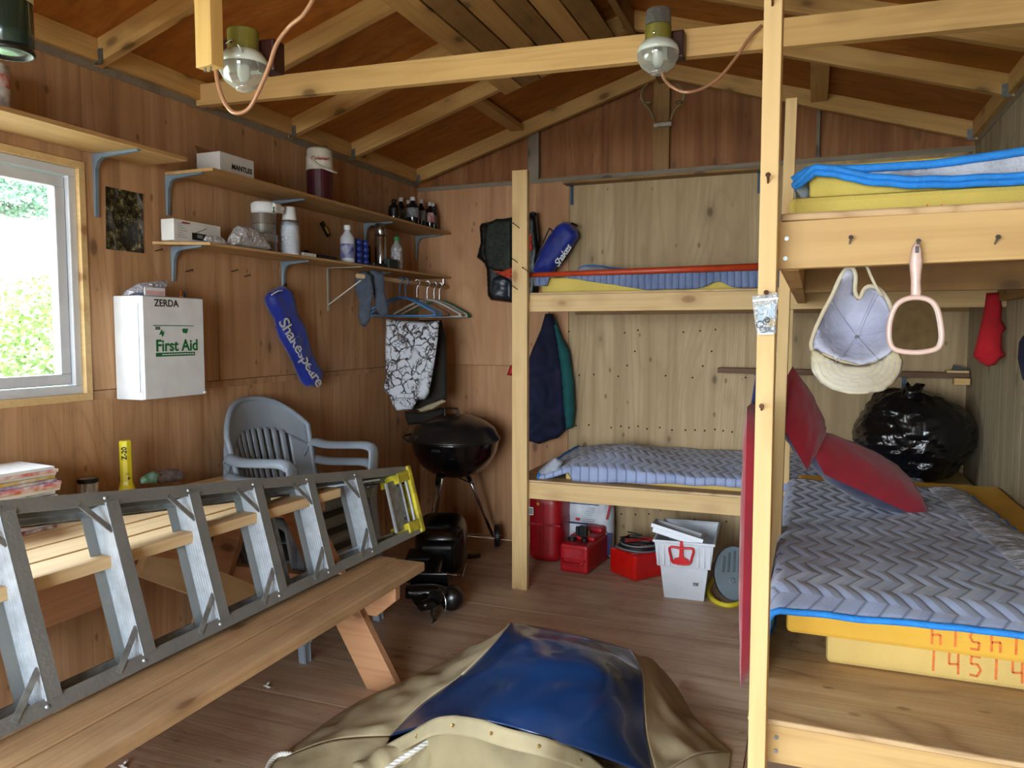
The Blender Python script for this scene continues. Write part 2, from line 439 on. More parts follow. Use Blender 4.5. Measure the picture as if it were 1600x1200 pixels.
# floor: backing slab and plywood sheets
fl = put('floor', B((-0.1, RW + 0.1, YF - 0.1, YB + 0.1, -0.12, -0.018)), M_OLD, kind='structure')
for x0, x1 in ((0, 2.438), (2.441, RW)):
    y = YB
    k = 0
    while y > YF:
        yn = max(y - 1.22, YF)
        put('plywood_sheet', B((x0, x1, yn + 0.0012, y - 0.0012, -0.018, 0.0)), M_FLOOR, fl, bevel=0.0015); y = yn; k += 1
# left wall with window hole
T = 0.12
wl = put('wall_left', B((-T, -0.012, YF, LWIN[0], 0, 2.5), (-T, -0.012, LWIN[1], YB, 0, 2.5), (-T, -0.012, LWIN[0], LWIN[1], 0, LWIN[2]), (-T, -0.012, LWIN[0], LWIN[1], LWIN[3], 2.5)), M_OLD, kind='structure')
def sheet(parent, mat, *bx): return put('plywood_sheet', B(*bx), mat, parent, bevel=0.001)
g = 0.0015
sheet(wl, M_WALL, (-0.012, 0, YF, 1.66 - g, 0, 1.214 - g))
sheet(wl, M_WALL, (-0.012, 0, 1.66 + g, 4.1 - g, 0, 1.214 - g) if False else (-0.012, 0, 1.66 + g, YB, 0, LWIN[2]), )
sheet(wl, M_WALL, (-0.012, 0, LWIN[1] + .004, YB, LWIN[2] + 0.0, 1.214 - g))
sheet(wl, M_WALL, (-0.012, 0, LWIN[1] + .004, 2.885 - g, 1.214 + g, 2.455))
sheet(wl, M_WALL, (-0.012, 0, 2.885 + g, 4.10 - g, 1.214 + g, 2.455))
sheet(wl, M_WALL, (-0.012, 0, 4.10 + g, YB, 1.214 + g, 2.455))
sheet(wl, M_WALL, (-0.012, 0, YF, LWIN[0] - .004, 1.214 + g, 2.455))
sheet(wl, M_WALL, (-0.012, 0, LWIN[0] - .002, LWIN[1] + .002, LWIN[3] + .004, 2.455))
# back wall
wb = put('wall_back', B((-T, RW + T, YB + 0.012, YB + T, 0, 2.46)), M_OLD, kind='structure')
sheet(wb, M_WALLB, (0, 1.115 - g, YB, YB + 0.012, 0, 1.214 - g))
sheet(wb, M_WALLB, (0, 1.115 - g, YB, YB + 0.012, 1.214 + g, 2.43))
sheet(wb, M_TAN, (1.115 + g, 2.335 - g, YB, YB + 0.012, 0, 2.43))
sheet(wb, M_TAN, (2.335 + g, RW, YB, YB + 0.012, 0, 2.43))
# gable above, set back a little, on a dusty ledge
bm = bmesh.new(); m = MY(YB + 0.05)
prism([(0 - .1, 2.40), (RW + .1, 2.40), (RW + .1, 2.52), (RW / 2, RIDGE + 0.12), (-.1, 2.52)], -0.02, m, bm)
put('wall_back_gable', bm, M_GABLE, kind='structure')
put('trim_1', B((0, RW, YB - 0.004, YB + 0.045, 2.425, 2.452)), M_GREYWOOD, kind='structure')
for x, w in ((RW / 2, 0.10), (0.865, 0.075)):
    stick('gable_stud', (x, YB + 0.015, 2.45), (x, YB + 0.015, slope_z(x) + 0.03), w, 0.035, M_OLD if w > .09 else M_GREYWOOD, kind='structure')
stick('gable_stud', (2.62, YB + 0.018, 2.45), (2.62, YB + 0.018, slope_z(2.62) + 0.03), 0.02, 0.03, M_GREYWOOD, kind='structure')
# right wall
wr = put('wall_right', B((RW + 0.012, RW + T, YF, YB, 0, 2.5)), M_OLD, kind='structure')
for y0, y1 in ((3.66, YB), (1.22, 3.66), (-1.22, 1.22), (YF, -1.22)): sheet(wr, M_RIGHT, (RW, RW + 0.012, y0 + g, y1 - g, 0, 2.455))
# front wall behind the camera: open doorway and an unseen window sized for its light
x0, x1, dh = DOOR
wf = put('wall_front', B((-T, FWIN[0], YF - T, YF, 0, 2.5), (FWIN[0], FWIN[1], YF - T, YF, 0, FWIN[2]), (FWIN[0], FWIN[1], YF - T, YF, FWIN[3], 2.5),
    (FWIN[1], x0, YF - T, YF, 0, 2.5), (x0, x1, YF - T, YF, dh, 2.5), (x1, RW + T, YF - T, YF, 0, 2.5)), M_RIGHT, kind='structure')
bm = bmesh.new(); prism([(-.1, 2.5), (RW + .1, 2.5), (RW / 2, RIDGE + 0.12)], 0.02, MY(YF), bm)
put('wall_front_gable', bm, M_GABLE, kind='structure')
put('trim_2', B((x0 - .09, x0, YF, YF + .02, 0, dh + .09), (x1, x1 + .09, YF, YF + .02, 0, dh + .09), (x0, x1, YF, YF + .02, dh, dh + .09)), M_STUD, kind='structure')
# top plates on the side walls
put('trim_3', B((-T, 0.004, YF, YB, 2.452, 2.485)), M_GREYWOOD, kind='structure')
put('trim_4', B((RW - 0.004, RW + T, YF, YB, 2.452, 2.485)), M_GREYWOOD, kind='structure')
# roof sheathing, two slopes
RT = 0.093
for s in (0, 1):
    bm = bmesh.new(); e = RW / 2
    xo = -0.35 if s == 0 else RW + 0.35; zo = slope_z(0) - SL * 0.35 + RT
    v = [(xo, YF - .3, zo), (e, YF - .3, RIDGE + RT), (e, YB + .3, RIDGE + RT), (xo, YB + .3, zo)]
    lo = [bm.verts.new(p) for p in v]; hi = [bm.verts.new((p[0], p[1], p[2] + 0.02)) for p in v]
    bm.faces.new(lo); bm.faces.new(hi[::-1])
    for i in range(4): bm.faces.new((lo[i], lo[(i + 1) % 4], hi[(i + 1) % 4], hi[i]))
    put('ceiling', bm, M_ROOF, kind='structure', origin=(0, 0, 2.5))
# rafters with their clips; the end rafter lies against the gable
RY = [-1.95, -1.35, -0.75, -0.15, 0.45, 1.05, 1.66, 2.27, 2.87, 3.455, 4.02, 4.83]
for y in RY:
    for s in (-1, 1):
        xa = -0.02 if s < 0 else RW + 0.02; xb = RW / 2 + s * 0.0
        za = slope_z(0) - SL * 0.02 + 0.0465; zb = RIDGE + 0.0465
        r = stick('rafter', (xa, y, za), (xb, y, zb), 0.04, 0.089, M_RAFT, kind='structure', bevel=0.002)
        xc = 0.035 if s < 0 else RW - 0.035
        cl = bmesh.new(); B((min(xc, xc + s * -.0) - .02, xc + .02, y - 0.0225, y - 0.021, 2.475, 2.53), (xc - .018, xc + .018, y - .03, y - .0215, 2.47, 2.478), bm=cl)
        put('rafter_clip', cl, M_STEEL, r)
for i in range(len(RY) - 1):
    for s in (-1, 1):
        xx = 0.012 if s < 0 else RW - 0.012
        stick('rafter_blocking', (xx, RY[i] + .021, 2.527), (xx, RY[i + 1] - .021, 2.527), 0.036, 0.086, M_RAFT, kind='structure')
# a nailer between the last two rafters on each side
stick('roof_nailer', (0.78, 4.045, slope_z(0.78) + 0.065), (0.78, 4.805, slope_z(0.78) + 0.065), 0.09, 0.035, M_RAFT, kind='structure')
stick('roof_nailer', (2.62, 4.045, slope_z(2.62) + 0.05), (2.62, 4.805, slope_z(2.62) + 0.05), 0.09, 0.035, M_RAFT, kind='structure')
stick('ridge_beam', (RW / 2, YF, RIDGE + 0.03), (RW / 2, YB, RIDGE + 0.03), 0.036, 0.1, M_OLD, kind='structure')
# boards nailed under the rafters beside the ridge
for k in range(6):
    xa = 0.99 + k * 0.108; xb = xa + 0.100
    a = Vector((xa, 0, slope_z(xa) - 0.010)); b = Vector((xb, 0, slope_z(xb) - 0.010)); c = (a + b) / 2; n = Vector((-SL, 0, 1)).normalized()
    stick('ridge_plank', (c.x, YF + 0.02, c.z), (c.x, 4.06, c.z), (b - a).length, 0.018, M_OLD if k % 2 else M_RAFT, up=n, kind='structure')
# two tie beams
tb = stick('tie_beam', (0.0, 2.80, 2.508), (RW, 2.80, 2.415), 0.038, 0.094, M_TIE, kind='structure')
stick('tie_beam', (0.0, 1.60, 2.53), (RW, 1.60, 2.53), 0.038, 0.092, M_TIE, kind='structure')
# left window: rough casing, vinyl frame, sash, pane
def window(n, m, w, h, casing=True, depth=0.10):
    """m: local x right, y up, z into the room, origin at the lower left corner of the opening"""
    def bx(*bs):
        bm = B(*bs); bm.transform(m); return bm
    fw = 0.032
    win = put('window_%d' % n, bx((0, w, 0, fw, -.075, -.012), (0, w, h - fw, h, -.075, -.012), (0, fw, fw, h - fw, -.075, -.012), (w - fw, w, fw, h - fw, -.075, -.012)), M_VINYL, kind='structure', bevel=0.003)
    s = fw + 0.004; sw = 0.042
    put('window_sash', bx((s, w - s, s, s + sw, -.065, -.028), (s, w - s, h - s - sw, h - s, -.065, -.028), (s, s + sw, s + sw, h - s - sw, -.065, -.028), (w - s - sw, w - s, s + sw, h - s - sw, -.065, -.028)), M_VINYL, win, bevel=0.004)
    put('window_pane', bx((s + sw, w - s - sw, s + sw, h - s - sw, -.049, -.045)), film('window_glass', '#FFFFFF', 0.985, 0.02, 0), win)
    if casing:
        c = 0.028
        put('window_liner', bx((-c, w + c, -c, 0, -.1, .006), (-c, w + c, h, h + c, -.1, .006), (-c, 0, 0, h, -.1, .006), (w, w + c, 0, h, -.1, .006)), M_STUD, win, bevel=0.002)
    return win
c = 0.026
window(1, axes((0, LWIN[1] - 0.0 - c, LWIN[2] + c), (0, -1, 0), (0, 0, 1)) if False else axes((0, LWIN[0] + c, LWIN[2] + c), (0, 1, 0), (0, 0, 1)), LWIN[1] - LWIN[0] - 2 * c, LWIN[3] - LWIN[2] - 2 * c)
window(2, axes((FWIN[1] - c, YF, FWIN[2] + c), (-1, 0, 0), (0, 0, 1)), FWIN[1] - FWIN[0] - 2 * c, FWIN[3] - FWIN[2] - 2 * c)
# ============================================================ OUTSIDE
M_GRASS = plain('hill_grass', '#C9CDB4', 0.8, 0, 0.25, 3.0, bump=0.6, bscale=8)
bm = bmesh.new()
def hill(u, v):
    x = -0.6 - u * 34; y = -12 + v * 34
    d = u * 34
    z = -0.5 + 0.0 * d + (max(0, d - 5) ** 1.25) * 0.26 + nz(x, y, 3, 0.22) * 0.9 * min(1, d / 4)
    return Vector((x, y, z))
surf(hill, 40, 40, bm); put('hillside', bm, M_GRASS, kind='structure', smooth=True)
put('yard', B((-0.6, 14, -14, 20, -0.62, -0.5)), plain('yard_gravel', '#8E8A7C', 0.9, 0, 0.4, 6, bump=.5), kind='structure')
# leafy shrubs outside the left window, each a crown of real leaves
def leaf_mat(name, c1, c2):
    if name in MATS: return MATS[name]
    t = NT(name)
    ns = t.n('TexNoise', Vector=t.coords(rnd=False), Scale=2.2, Detail=3.0).outputs[0]
    t.l(t.ramp(ns, [(0.35, c1), (0.65, c2)]), t.b.inputs['Base Color']); t.b.inputs['Roughness'].default_value = 0.5
    t.b.inputs['Subsurface Weight'].default_value = 0.0
    MATS[name] = t.m; return t.m
def shrub(c, rx, ry, rz_, n, size, mat, label, seed):
    rnd = random.Random(seed); root = thing('leafy_shrub', label, 'shrub', c, group='shrubs on the hillside outside the left window')
    bm = bmesh.new()
    for _ in range(n):
        th = rnd.uniform(0, 2 * PI); ph = math.acos(rnd.uniform(-0.3, 1)); r = rnd.uniform(0.55, 1) * (1 + 0.25 * nz(math.cos(th) * 2, math.sin(th) * 2, seed))
        p = Vector((rx * r * math.sin(ph) * math.cos(th), ry * r * math.sin(ph) * math.sin(th), rz_ * r * math.cos(ph) + rz_ * 0.4))
        d = Vector((rnd.gauss(0, 1), rnd.gauss(0, 1), rnd.gauss(0, .7))).normalized(); s = d.orthogonal().normalized(); L = size * rnd.uniform(.6, 1.3); w = L * 0.3
        nrm = d.cross(s) * L * 0.08
        v = [bm.verts.new(q) for q in (p, p + d * L * .45 + s * w + nrm, p + d * L, p + d * L * .45 - s * w + nrm)]
        bm.faces.new(v)
    put('foliage', bm, mat, root, local=True)
    if rz_ > 1.3: return root
    bm = bmesh.new()
    for k in range(7):
        a = k * 0.9; tube([(0, 0, -rz_ * .45), (rx * .3 * math.cos(a), ry * .3 * math.sin(a), rz_ * .3), (rx * .6 * math.cos(a), ry * .6 * math.sin(a), rz_ * .8)], [.03, .02, .008], bm, seg=5)
    put('stem', bm, plain('bark', '#6A5A44', 0.8), root, local=True)
    return root
L1 = leaf_mat('bright_leaves', '#5C7E38', '#7E9C50'); L2 = leaf_mat('cool_leaves', '#4E745A', '#6C947C')
def hz(x, y):
    d = -0.6 - x; return -0.5 + (max(0, d - 5) ** 1.25) * 0.26 + nz(x, y, 3, 0.22) * 0.9 * min(1, d / 4)
SH = [(-2.75, 3.95, .85, .9, 1.12, 12000, .06, L1, 'low bright green shrub just outside the left window'),
      (-4.6, 5.5, .9, .9, 1.25, 12000, .065, L1, 'yellow-green shrub behind the nearest one outside the window'),
      (-14.4, 12.4, 1.7, 1.5, 1.5, 12000, .12, L2, 'blue-green shrub high on the slope at the window left edge'),
      (-16.0, 15.0, 1.8, 1.6, 1.6, 12000, .12, L2, 'blue-green shrub high on the slope near the window right edge'),
      (-19.5, 16.0, 2.3, 2.0, 2.4, 12000, .16, L2, 'farthest blue-green shrub high on the hillside')]
for i, (x, y, rx, ry, rz_, n, s, mt, lb) in enumerate(SH): shrub((x, y, hz(x, y) + rz_ * 0.25), rx, ry, rz_, n, s, mt, lb, i + 3)
# ============================================================ BUNKS
def quilt(name, c1='#97A0BC', c2='#7C86A4', thread='#59627E', sp=0.052, per=0.17, amp=0.042, rowax='y', strength=0.9):
    """moving blanket: chevron quilting stitched through"""
    if name in MATS: return MATS[name]
    t = NT(name); tc = t.n('TexCoord'); s = t.n('SeparateXYZ', Vector=tc.outputs['Object'])
    X, Y = (s.outputs['X'], s.outputs['Y']) if rowax == 'y' else (s.outputs['Y'], s.outputs['X'])
    wob = t.n('TexNoise', Vector=t.coords(rnd=False), Scale=3.0, Detail=1.0).outputs[0]
    tri = t.math('PINGPONG', t.math('ADD', Y, 50.0), per / 2)
    v = t.math('ADD', t.math('ADD', t.math('MULTIPLY', tri, amp / (per / 2)), X), t.math('MULTIPLY_ADD', wob, 0.02, 50.0))
    d = t.math('MULTIPLY', t.math('PINGPONG', v, sp / 2), 2 / sp)
    h = t.math('POWER', d, 0.45)
    line = t.ramp(d, [(0.0, (1, 1, 1, 1)), (0.10, (0.8, .8, .8, 1)), (0.22, (0, 0, 0, 1))])
    ns = t.n('TexNoise', Vector=t.coords(rnd=False), Scale=5.0, Detail=4.0).outputs[0]
    c = t.mix(t.ramp(ns, [(0.35, (0, 0, 0, 1)), (0.7, (1, 1, 1, 1))]), c1, c2)
    c = t.mix(t.math('MULTIPLY', line, 0.6), c, thread)
    t.l(c, t.b.inputs['Base Color']); t.b.inputs['Roughness'].default_value = 0.9; t.b.inputs['Sheen Weight'].default_value = 0.25
    wv = t.n('TexNoise', Vector=t.coords(rnd=False), Scale=220.0, Detail=2.0).outputs[0]
    t.bump(t.math('ADD', h, t.math('MULTIPLY', wv, 0.12)), strength, 0.014)
    MATS[name] = t.m; return t.m
M_Q = quilt('chevron_quilting', c1='#98A6C8', c2='#8290B4', thread='#4E587A', strength=.6)
M_BIND = plain('blue_binding', '#1F86E0', 0.75, 0, 0.12, 30, bump=0.3, bscale=120)
M_LINING = plain('white_quilt_lining', '#BCC2CE', 0.85, 0, 0.3, 10, bump=1.0, bscale=45)
M_FOAM = plain('yellow_foam', '#CFB26A', 0.9, 0, 0.06, 6, bump=0.25, bscale=300)
M_FOAM2 = plain('golden_foam', '#D6A63C', 0.9, 0, 0.06, 6, bump=0.25, bscale=300)
M_FOAM3 = plain('greenish_yellow_foam', '#CBB45A', 0.9, 0, 0.06, 6, bump=0.25, bscale=300)
M_PLAT = plywood('bunk_plywood', '#D6BA90', '#C0A074', '#7C5836', 'x', 0.8, contour=26, stain='#A08C6C', cstr=0.6, along=0.45)
M_MARK = plain('orange_marker', '#D9712A', 0.7, 0, 0.15, 60)
# rear bunk across the back wall
rb = thing('bunk_bed', 'wooden two-level bunk across the back wall, bare pine post at its left end', 'bunk bed', (1.12, 3.98, 0))
stick('post', (1.12, 3.968, 0), (1.12, 3.968, 2.317), 0.036, 0.089, M_STUD, rb, up=(1, 0, 0))
stick('post', (2.505, 4.06, 0), (2.505, 4.06, 1.9), 0.036, 0.045, M_STUD, rb, up=(1, 0, 0))
stick('front_rail', (1.085, 4.006, 0.560), (RW - .002, 4.006, 0.560), 0.036, 0.092, M_STUD, rb)
stick('front_rail', (1.165, 4.006, 1.600), (RW - .002, 4.006, 1.600), 0.036, 0.092, M_STUD, rb)
put('platform', B((1.065, RW - .003, 3.99, YB - .005, 0.607, 0.618)), M_PLAT, rb, bevel=.001)
put('platform', B((1.165, RW - .003, 3.99, YB - .005, 1.647, 1.657)), M_PLAT, rb, bevel=.001)
stick('wall_ledger', (1.12, YB - .02, .56), (RW - .003, YB - .02, .56), .036, .09, M_OLD, rb)
stick('wall_ledger', (1.17, YB - .02, 1.60), (RW - .003, YB - .02, 1.60), .036, .09, M_OLD, rb)
def nail(name, p, d, L, parent, r=0.0022, mat=None, head=0.005):
    d = Vector(d).normalized(); p = Vector(p); m = Matrix.Translation(p) @ d.to_track_quat('Z', 'Y').to_matrix().to_4x4()
    return put(name, lathe([(0, -.006), (r, -.006), (r, L), (head, L), (head, L + .0015), (0, L + .0015)], seg=8, m=m), mat or M_RUST, parent)
for px, py in ((826, 425), (811, 356), (808, 410), (808, 452)): nail('nail', A(px, py, 'y', 3.948), (-0.45, -1, 0.5), 0.05, rb, mat=M_BLKM)
# right bunk along the right wall
rt = thing('bunk_bed', 'wooden two-level bunk along the right wall with the tall front post', 'bunk bed', (2.9, 1.8, 0))
POSTX = 2.5255
stick('post', (POSTX, 1.745, 0), (POSTX, 1.745, 2.64), 0.089, 0.036, M_STUD, rt, up=(1, 0, 0))
stick('post', (2.508, 2.75, 0), (2.535, 2.75, 2.205), 0.07, 0.036, M_STUD, rt, up=(1, 0, 0))
stick('front_rail', (2.508, 1.809, 1.632), (RW - .002, 1.809, 1.645), 0.036, 0.102, M_RAIL, rt)
stick('front_rail', (2.508, 1.809, 0.508), (RW - .002, 1.809, 0.508), 0.036, 0.088, M_RAIL, rt)
stick('side_rail', (2.566, 1.828, 1.625), (2.566, 3.985, 1.625), 0.04, 0.089, M_TIE, rt)
stick('side_rail', (2.566, 1.828, .508), (2.566, 3.985, .508), 0.04, 0.088, M_TIE, rt)
stick('side_rail', (RW - .022, 1.828, 1.625), (RW - .022, 3.985, 1.625), 0.04, 0.089, M_OLD, rt)
stick('side_rail', (RW - .022, 1.828, .508), (RW - .022, 3.985, .508), 0.04, 0.088, M_OLD, rt)
stick('cross_rail', (2.588, 2.9, 1.625), (RW - .045, 2.9, 1.625), 0.04, 0.089, M_OLD, rt)
put('platform', B((2.546, RW - .003, 1.787, 3.985, 1.685, 1.701)), M_PLAT, rt, bevel=.005)
put('platform', B((2.5, RW - .003, 1.787, 3.985, .553, .566)), M_PLAT, rt, bevel=.004)
for px, py in ((1207, 8), (1200, 285), (1190, 640)): nail('nail', A(px, py, 'y', 1.70), (0.05, -1, 0.35), 0.03, rt, r=.0025, head=.0055)
for px in (1328, 1555): nail('screw', A(px, 380, 'y', 1.79), (0.05, -1, 0.5), 0.022, rt, mat=M_STEEL, r=.0022, head=.005)
for px, py, y in ((1229, 373, 1.79), (1227, 404, 1.79), (1213, 1152, 1.79), (1212, 1173, 1.79)): nail('screw', A(px, py, 'y', y), (0, -1, 0), 0.0008, rt, mat=M_STEEL, head=.0048)

def foam(bx, mat, label, group=None, name='foam_mattress', soft=.012):
    x0, x1, y0, y1, z0, z1 = bx; c = ((x0 + x1) / 2, (y0 + y1) / 2, z0)
    r = thing(name, label, 'mattress', c)
    put('foam', B(bx), mat, r, bevel=soft); return r
f1 = foam((2.672, RW - .01, 2.155, 3.95, .566, .660), M_FOAM, 'lower of two yellow foam mattresses on the right bunk, orange digits upright')
f2 = foam((2.572, RW - .012, 2.085, 3.94, .660, .755), M_FOAM2, 'upper golden foam mattress on the right lower bunk, digits upside down')
def digits(s, y, x0, dx, zc, h, flip, parent):
    G = {'1': [[(.5, 1), (.5, 0)]], '4': [[(.1, 1), (.12, .45), (.8, .5)], [(.8, 1), (.85, 0)]], '5': [[(.9, .98), (.2, 1), (.18, .6), (.7, .62), (.95, .35), (.7, .03), (.1, .08)]]}
    for i, ch in enumerate(s):
        bm = bmesh.new()
        for st in G[ch]:
            pts = []
            for gx, gz in st:
                X = (i + (gx - .5) * .62); Z = (gz - .5)
                if flip: X = len(s) - 1 - X; Z = -Z
                pts.append((x0 + X * dx, y - .0006, zc + Z * h))
            for a, b in zip(pts, pts[1:]): bar(bm, a, b, .0016, .0052, up=(0, 0, 1) if abs(a[0] - b[0]) > abs(a[2] - b[2]) else (1, 0, 0))
        put('written_digit', bm, M_MARK, parent, label='orange handwritten digit %s' % ch)
digits('14514', 2.155, A(1458, 1045, 'y', 2.155).x, (A(1590, 1055, 'y', 2.155).x - A(1458, 1045, 'y', 2.155).x) / 4, .612, .052, False, f1)
digits('14514', 2.085, A(1462, 1000, 'y', 2.085).x, (A(1588, 1005, 'y', 2.085).x - A(1462, 1000, 'y', 2.085).x) / 4, .704, .046, True, f2)
f3 = foam((2.560, RW - .01, 1.90, 3.9, 1.701, 1.752), M_FOAM3, 'thin lower foam slab on the right upper bunk under the thicker one')
f4 = foam((2.602, RW - .012, 1.925, 3.9, 1.752, 1.826), M_FOAM3, 'thick greenish-yellow foam mattress on top of the right upper bunk')
for px in (1446, 1468, 1500, 1530, 1556):
    bm = bmesh.new(); p = A(px, 327, 'y', 1.8995); bar(bm, p, p + Vector((.004, 0, .010)), .001, .004)
    put('marker_stroke', bm, M_MARK, f3, label='orange marker stroke')
f5 = foam((1.345, RW - .02, 4.09, YB - .015, .618, .668), M_FOAM, 'thin yellow foam mattress on the rear lower bunk', soft=.006)
f6 = foam((1.195, RW - .02, 4.09, YB - .015, 1.657, 1.745), M_FOAM3, 'yellow foam mattress on the rear upper bunk', soft=.015)

def trim(pts, r, parent, name='binding', mat=None, flat=0.5): return put(name, tube(pts, r, seg=8, flat=flat), mat or M_BIND, parent, smooth=True)
# blanket on the right lower bunk
bl = thing('moving_blanket', 'grey-blue chevron-quilted blanket spread on the right lower bunk', 'blanket', (2.85, 2.8, .76))
def xr(y):
    pts = [(1.98, 3.395), (2.3, 3.25), (2.49, 3.19), (3.0, 3.16), (3.4, 3.135), (3.72, 3.10)]
    for (a, b), (c, d) in zip(pts, pts[1:]):
        if y <= c: return b + (d - b) * max(0, (y - a)) / (c - a)
    return 3.10
def bt(x, y): return .768 + .006 * nz(x, y, 1, 5) + .003 * nz(x, y, 2, 14)
def fb(u, v):
    y = 2.02 + v * 1.72 + .02 * nz(u * 3, v * 3, 5, 1)
    L = .20 if v < .9 else .2 - (v - .9) * .8        # hanging side
    W = xr(y) - 2.552; s = u * (W + L)
    if s < L:
        k = (L - s)
        x = 2.548 - min(k, .03) * .5 - .012 * math.sin(v * 22) * k / L; z = bt(2.55, y) - max(0, k - .012) - .006
        x -= .018 * k / L
    else: x = 2.552 + (s - L); z = bt(x, y)
    y2 = y + (.07 * ((x - 2.55) / .85) if v < .02 else .07 * ((x - 2.55) / .85) * (1 - v))
    if v < .06: z -= (.06 - v) * .45 * 1.0 + .0
    return Vector((x, y2, z))
o = put('quilted_cloth', surf(fb, 90, 90), M_Q, bl, smooth=True, solid=.008)
trim([fb(i / 60, 0) + Vector((0, -.004, -.002)) for i in range(61)], .011, bl, flat=.8)
trim([fb(i / 60, 1) for i in range(61)], .007, bl)
trim([fb(1, i / 60) for i in range(61)], .007, bl)
trim([fb(0, i / 60) for i in range(61)], .010, bl)
def fl_(u, v):                                            # corner folded back, pale lining showing
    y = 2.35 + v * 1.33; a = xr(y) - .012; w = .13 + .03 * nz(0, y, 0, 6)
    return Vector((a + u * w, y, .772 + .014 * math.sin(u * PI) + .007 * nz(u * 4, v * 26, 3, 1)))
put('folded_lining', surf(fl_, 14, 90), M_LINING, bl, smooth=True, solid=.006, label='pale lining of the folded-back edge')
trim([fl_(1, i / 60) for i in range(61)], .008, bl)
# blanket on the rear lower bunk
b2 = thing('moving_blanket', 'grey-blue quilted blanket rumpled over the rear lower bunk', 'blanket', (1.9, 4.4, .67))
def f2b(u, v):
    x = 1.20 + u * 1.95; y0 = 4.052 + .012 * math.sin(u * 9) ; hang = .055 + .018 * math.sin(u * 7 + 1) - (.03 if u > .5 else 0) * 0
    if u < .10: hang *= .4
    s = v * (.80 + hang) - hang
    hump = .050 * math.exp(-((u - .2) / .09) ** 2) * math.sin(min(1, max(0, v)) * PI) + .018 * math.exp(-((u - .58) / .06) ** 2) * v
    base = .690 + .022 * min(1, v * 1.6) + hump + .008 * nz(x, s, 4, 7)
    if u < .09: base -= (.09 - u) * .6 * (1 - v * .5)
    if s < 0: return Vector((x, y0 - .004, base + s))
    return Vector((x, y0 + s, base - .008 * math.exp(-s * 30)))
put('quilted_cloth', surf(f2b, 110, 50), M_Q, b2, smooth=True, solid=.009)
trim([f2b(i / 70, 1) for i in range(71)], .009, b2); trim([f2b(i / 70, 0) for i in range(71)], .005, b2, mat=plain('slate_binding', '#4F6A9C', .8))
trim([f2b(0, i / 40) + Vector((-.004, 0, .004)) for i in range(41)], .012, b2)
put('rolled_end', inflate(pxo([(838, 746), (842, 735), (856, 722), (868, 714), (880, 722), (872, 740), (862, 750), (848, 751)], 'y', 4.10, MY(4.10)), MY(4.10), .03, step=.008, wr=.006), M_LINING, b2, smooth=True, label='pale lining curling out at the left end')
# blanket bunched on the rear upper bunk
b3 = thing('moving_blanket', 'slate-blue blanket bunched along the front of the rear upper bunk', 'blanket', (1.8, 4.1, 1.75))
def f3b(u, v):
    x = 1.165 + u * 1.6; e = 1.752 - .085 * min(1, max(0, (u - .08) * 3.2)) ** 1.0 + .035 * math.exp(-((u - .62) / .035) ** 2)
    if u < .05: e = 1.70
    top = 1.768 + .012 * nz(x, 0, 5, 8)
    if v < .4: return Vector((x, 4.068 + .01 * nz(x, v, 2, 20) - .01 * math.sin(v * 8), e + (top - e) * v / .4))
    t = (v - .4) / .6; return Vector((x, 4.07 + t * .55, top + .012 * math.sin(t * PI) + .007 * nz(x, t, 3, 9) - .004))
M_Q2 = quilt('slate_quilting', '#7484A8', '#5E6E94', '#45527A', sp=.035, per=3.0, amp=.02, strength=.8)
put('quilted_cloth', surf(f3b, 90, 30), M_Q2, b3, smooth=True, solid=.008)
arc = [A(px, py, 'y', 4.6) for px, py in ((902, 430), (905, 420), (915, 415), (935, 415), (960, 419), (990, 421), (1020, 422))]
def f3c(u, v):
    q = catmull(arc, 6); p = q[min(len(q) - 1, int(u * (len(q) - 1)))]; return Vector((p.x, p.y - v * .10, p.z * (1 - v) + 1.765 * v))
put('raised_fold', surf(f3c, 36, 6), M_LINING, b3, smooth=True, solid=.006, label='pale folded corner edged in blue')
trim(catmull(arc, 6), .008, b3)
# folded blanket on the right upper bunk
b4 = thing('moving_blanket', 'folded blanket with bright blue edges on top of the right upper bunk', 'blanket', (3.0, 1.95, 1.83))
bot = [A(px, py, 'y', 1.900) for px, py in ((1240, 293), (1258, 279), (1275, 267), (1310, 270), (1350, 279), (1420, 285), (1500, 284), (1600, 279), (1700, 272))]
top = [A(px, py, 'y', 1.915) for px, py in ((1239, 281), (1255, 270), (1272, 264), (1330, 263), (1400, 259), (1460, 255), (1520, 247), (1570, 240), (1610, 234))]
top.append(A(1700, 226, 'y', 1.915))
bot2 = catmull(bot, 8); top2 = catmull(top, 8)
for dz_, r_ in ((-.006, .0075), (.006, .0075)):
    put('binding', tube([p + Vector((0, -.004 - dz_ * .3, dz_ * (.4 + .6 * min(1, i / 12)) + .001 * math.sin(i * .9))) for i, p in enumerate(bot2)], r_, seg=10), M_BIND, b4, smooth=True)
put('binding', tube([p + Vector((0, -.004, -.002)) for p in top2], .0085, seg=10, flat=1.1), M_BIND, b4, smooth=True)
def f4a(u, v):
    i = u * (len(bot2) - 1); a = bot2[int(i)]; j = u * (len(top2) - 1); c = top2[int(j)]
    p = a.lerp(c, v); return p + Vector((0, .012 * math.sin(v * PI) + .006 * nz(u * 40, v * 5, 1), 0))
put('folded_lining', surf(f4a, 64, 10), M_LINING, b4, smooth=True, solid=.003, label='crinkled pale lining between the blue edges')
def f4b(u, v):
    j = u * (len(top2) - 1); c = top2[int(j)]; return c + Vector((0, v * 1.3, -v * .01 + .006 * nz(u * 9, v * 9, 2)))
put('quilted_cloth', surf(f4b, 64, 30), M_Q, b4, smooth=True, solid=.006)
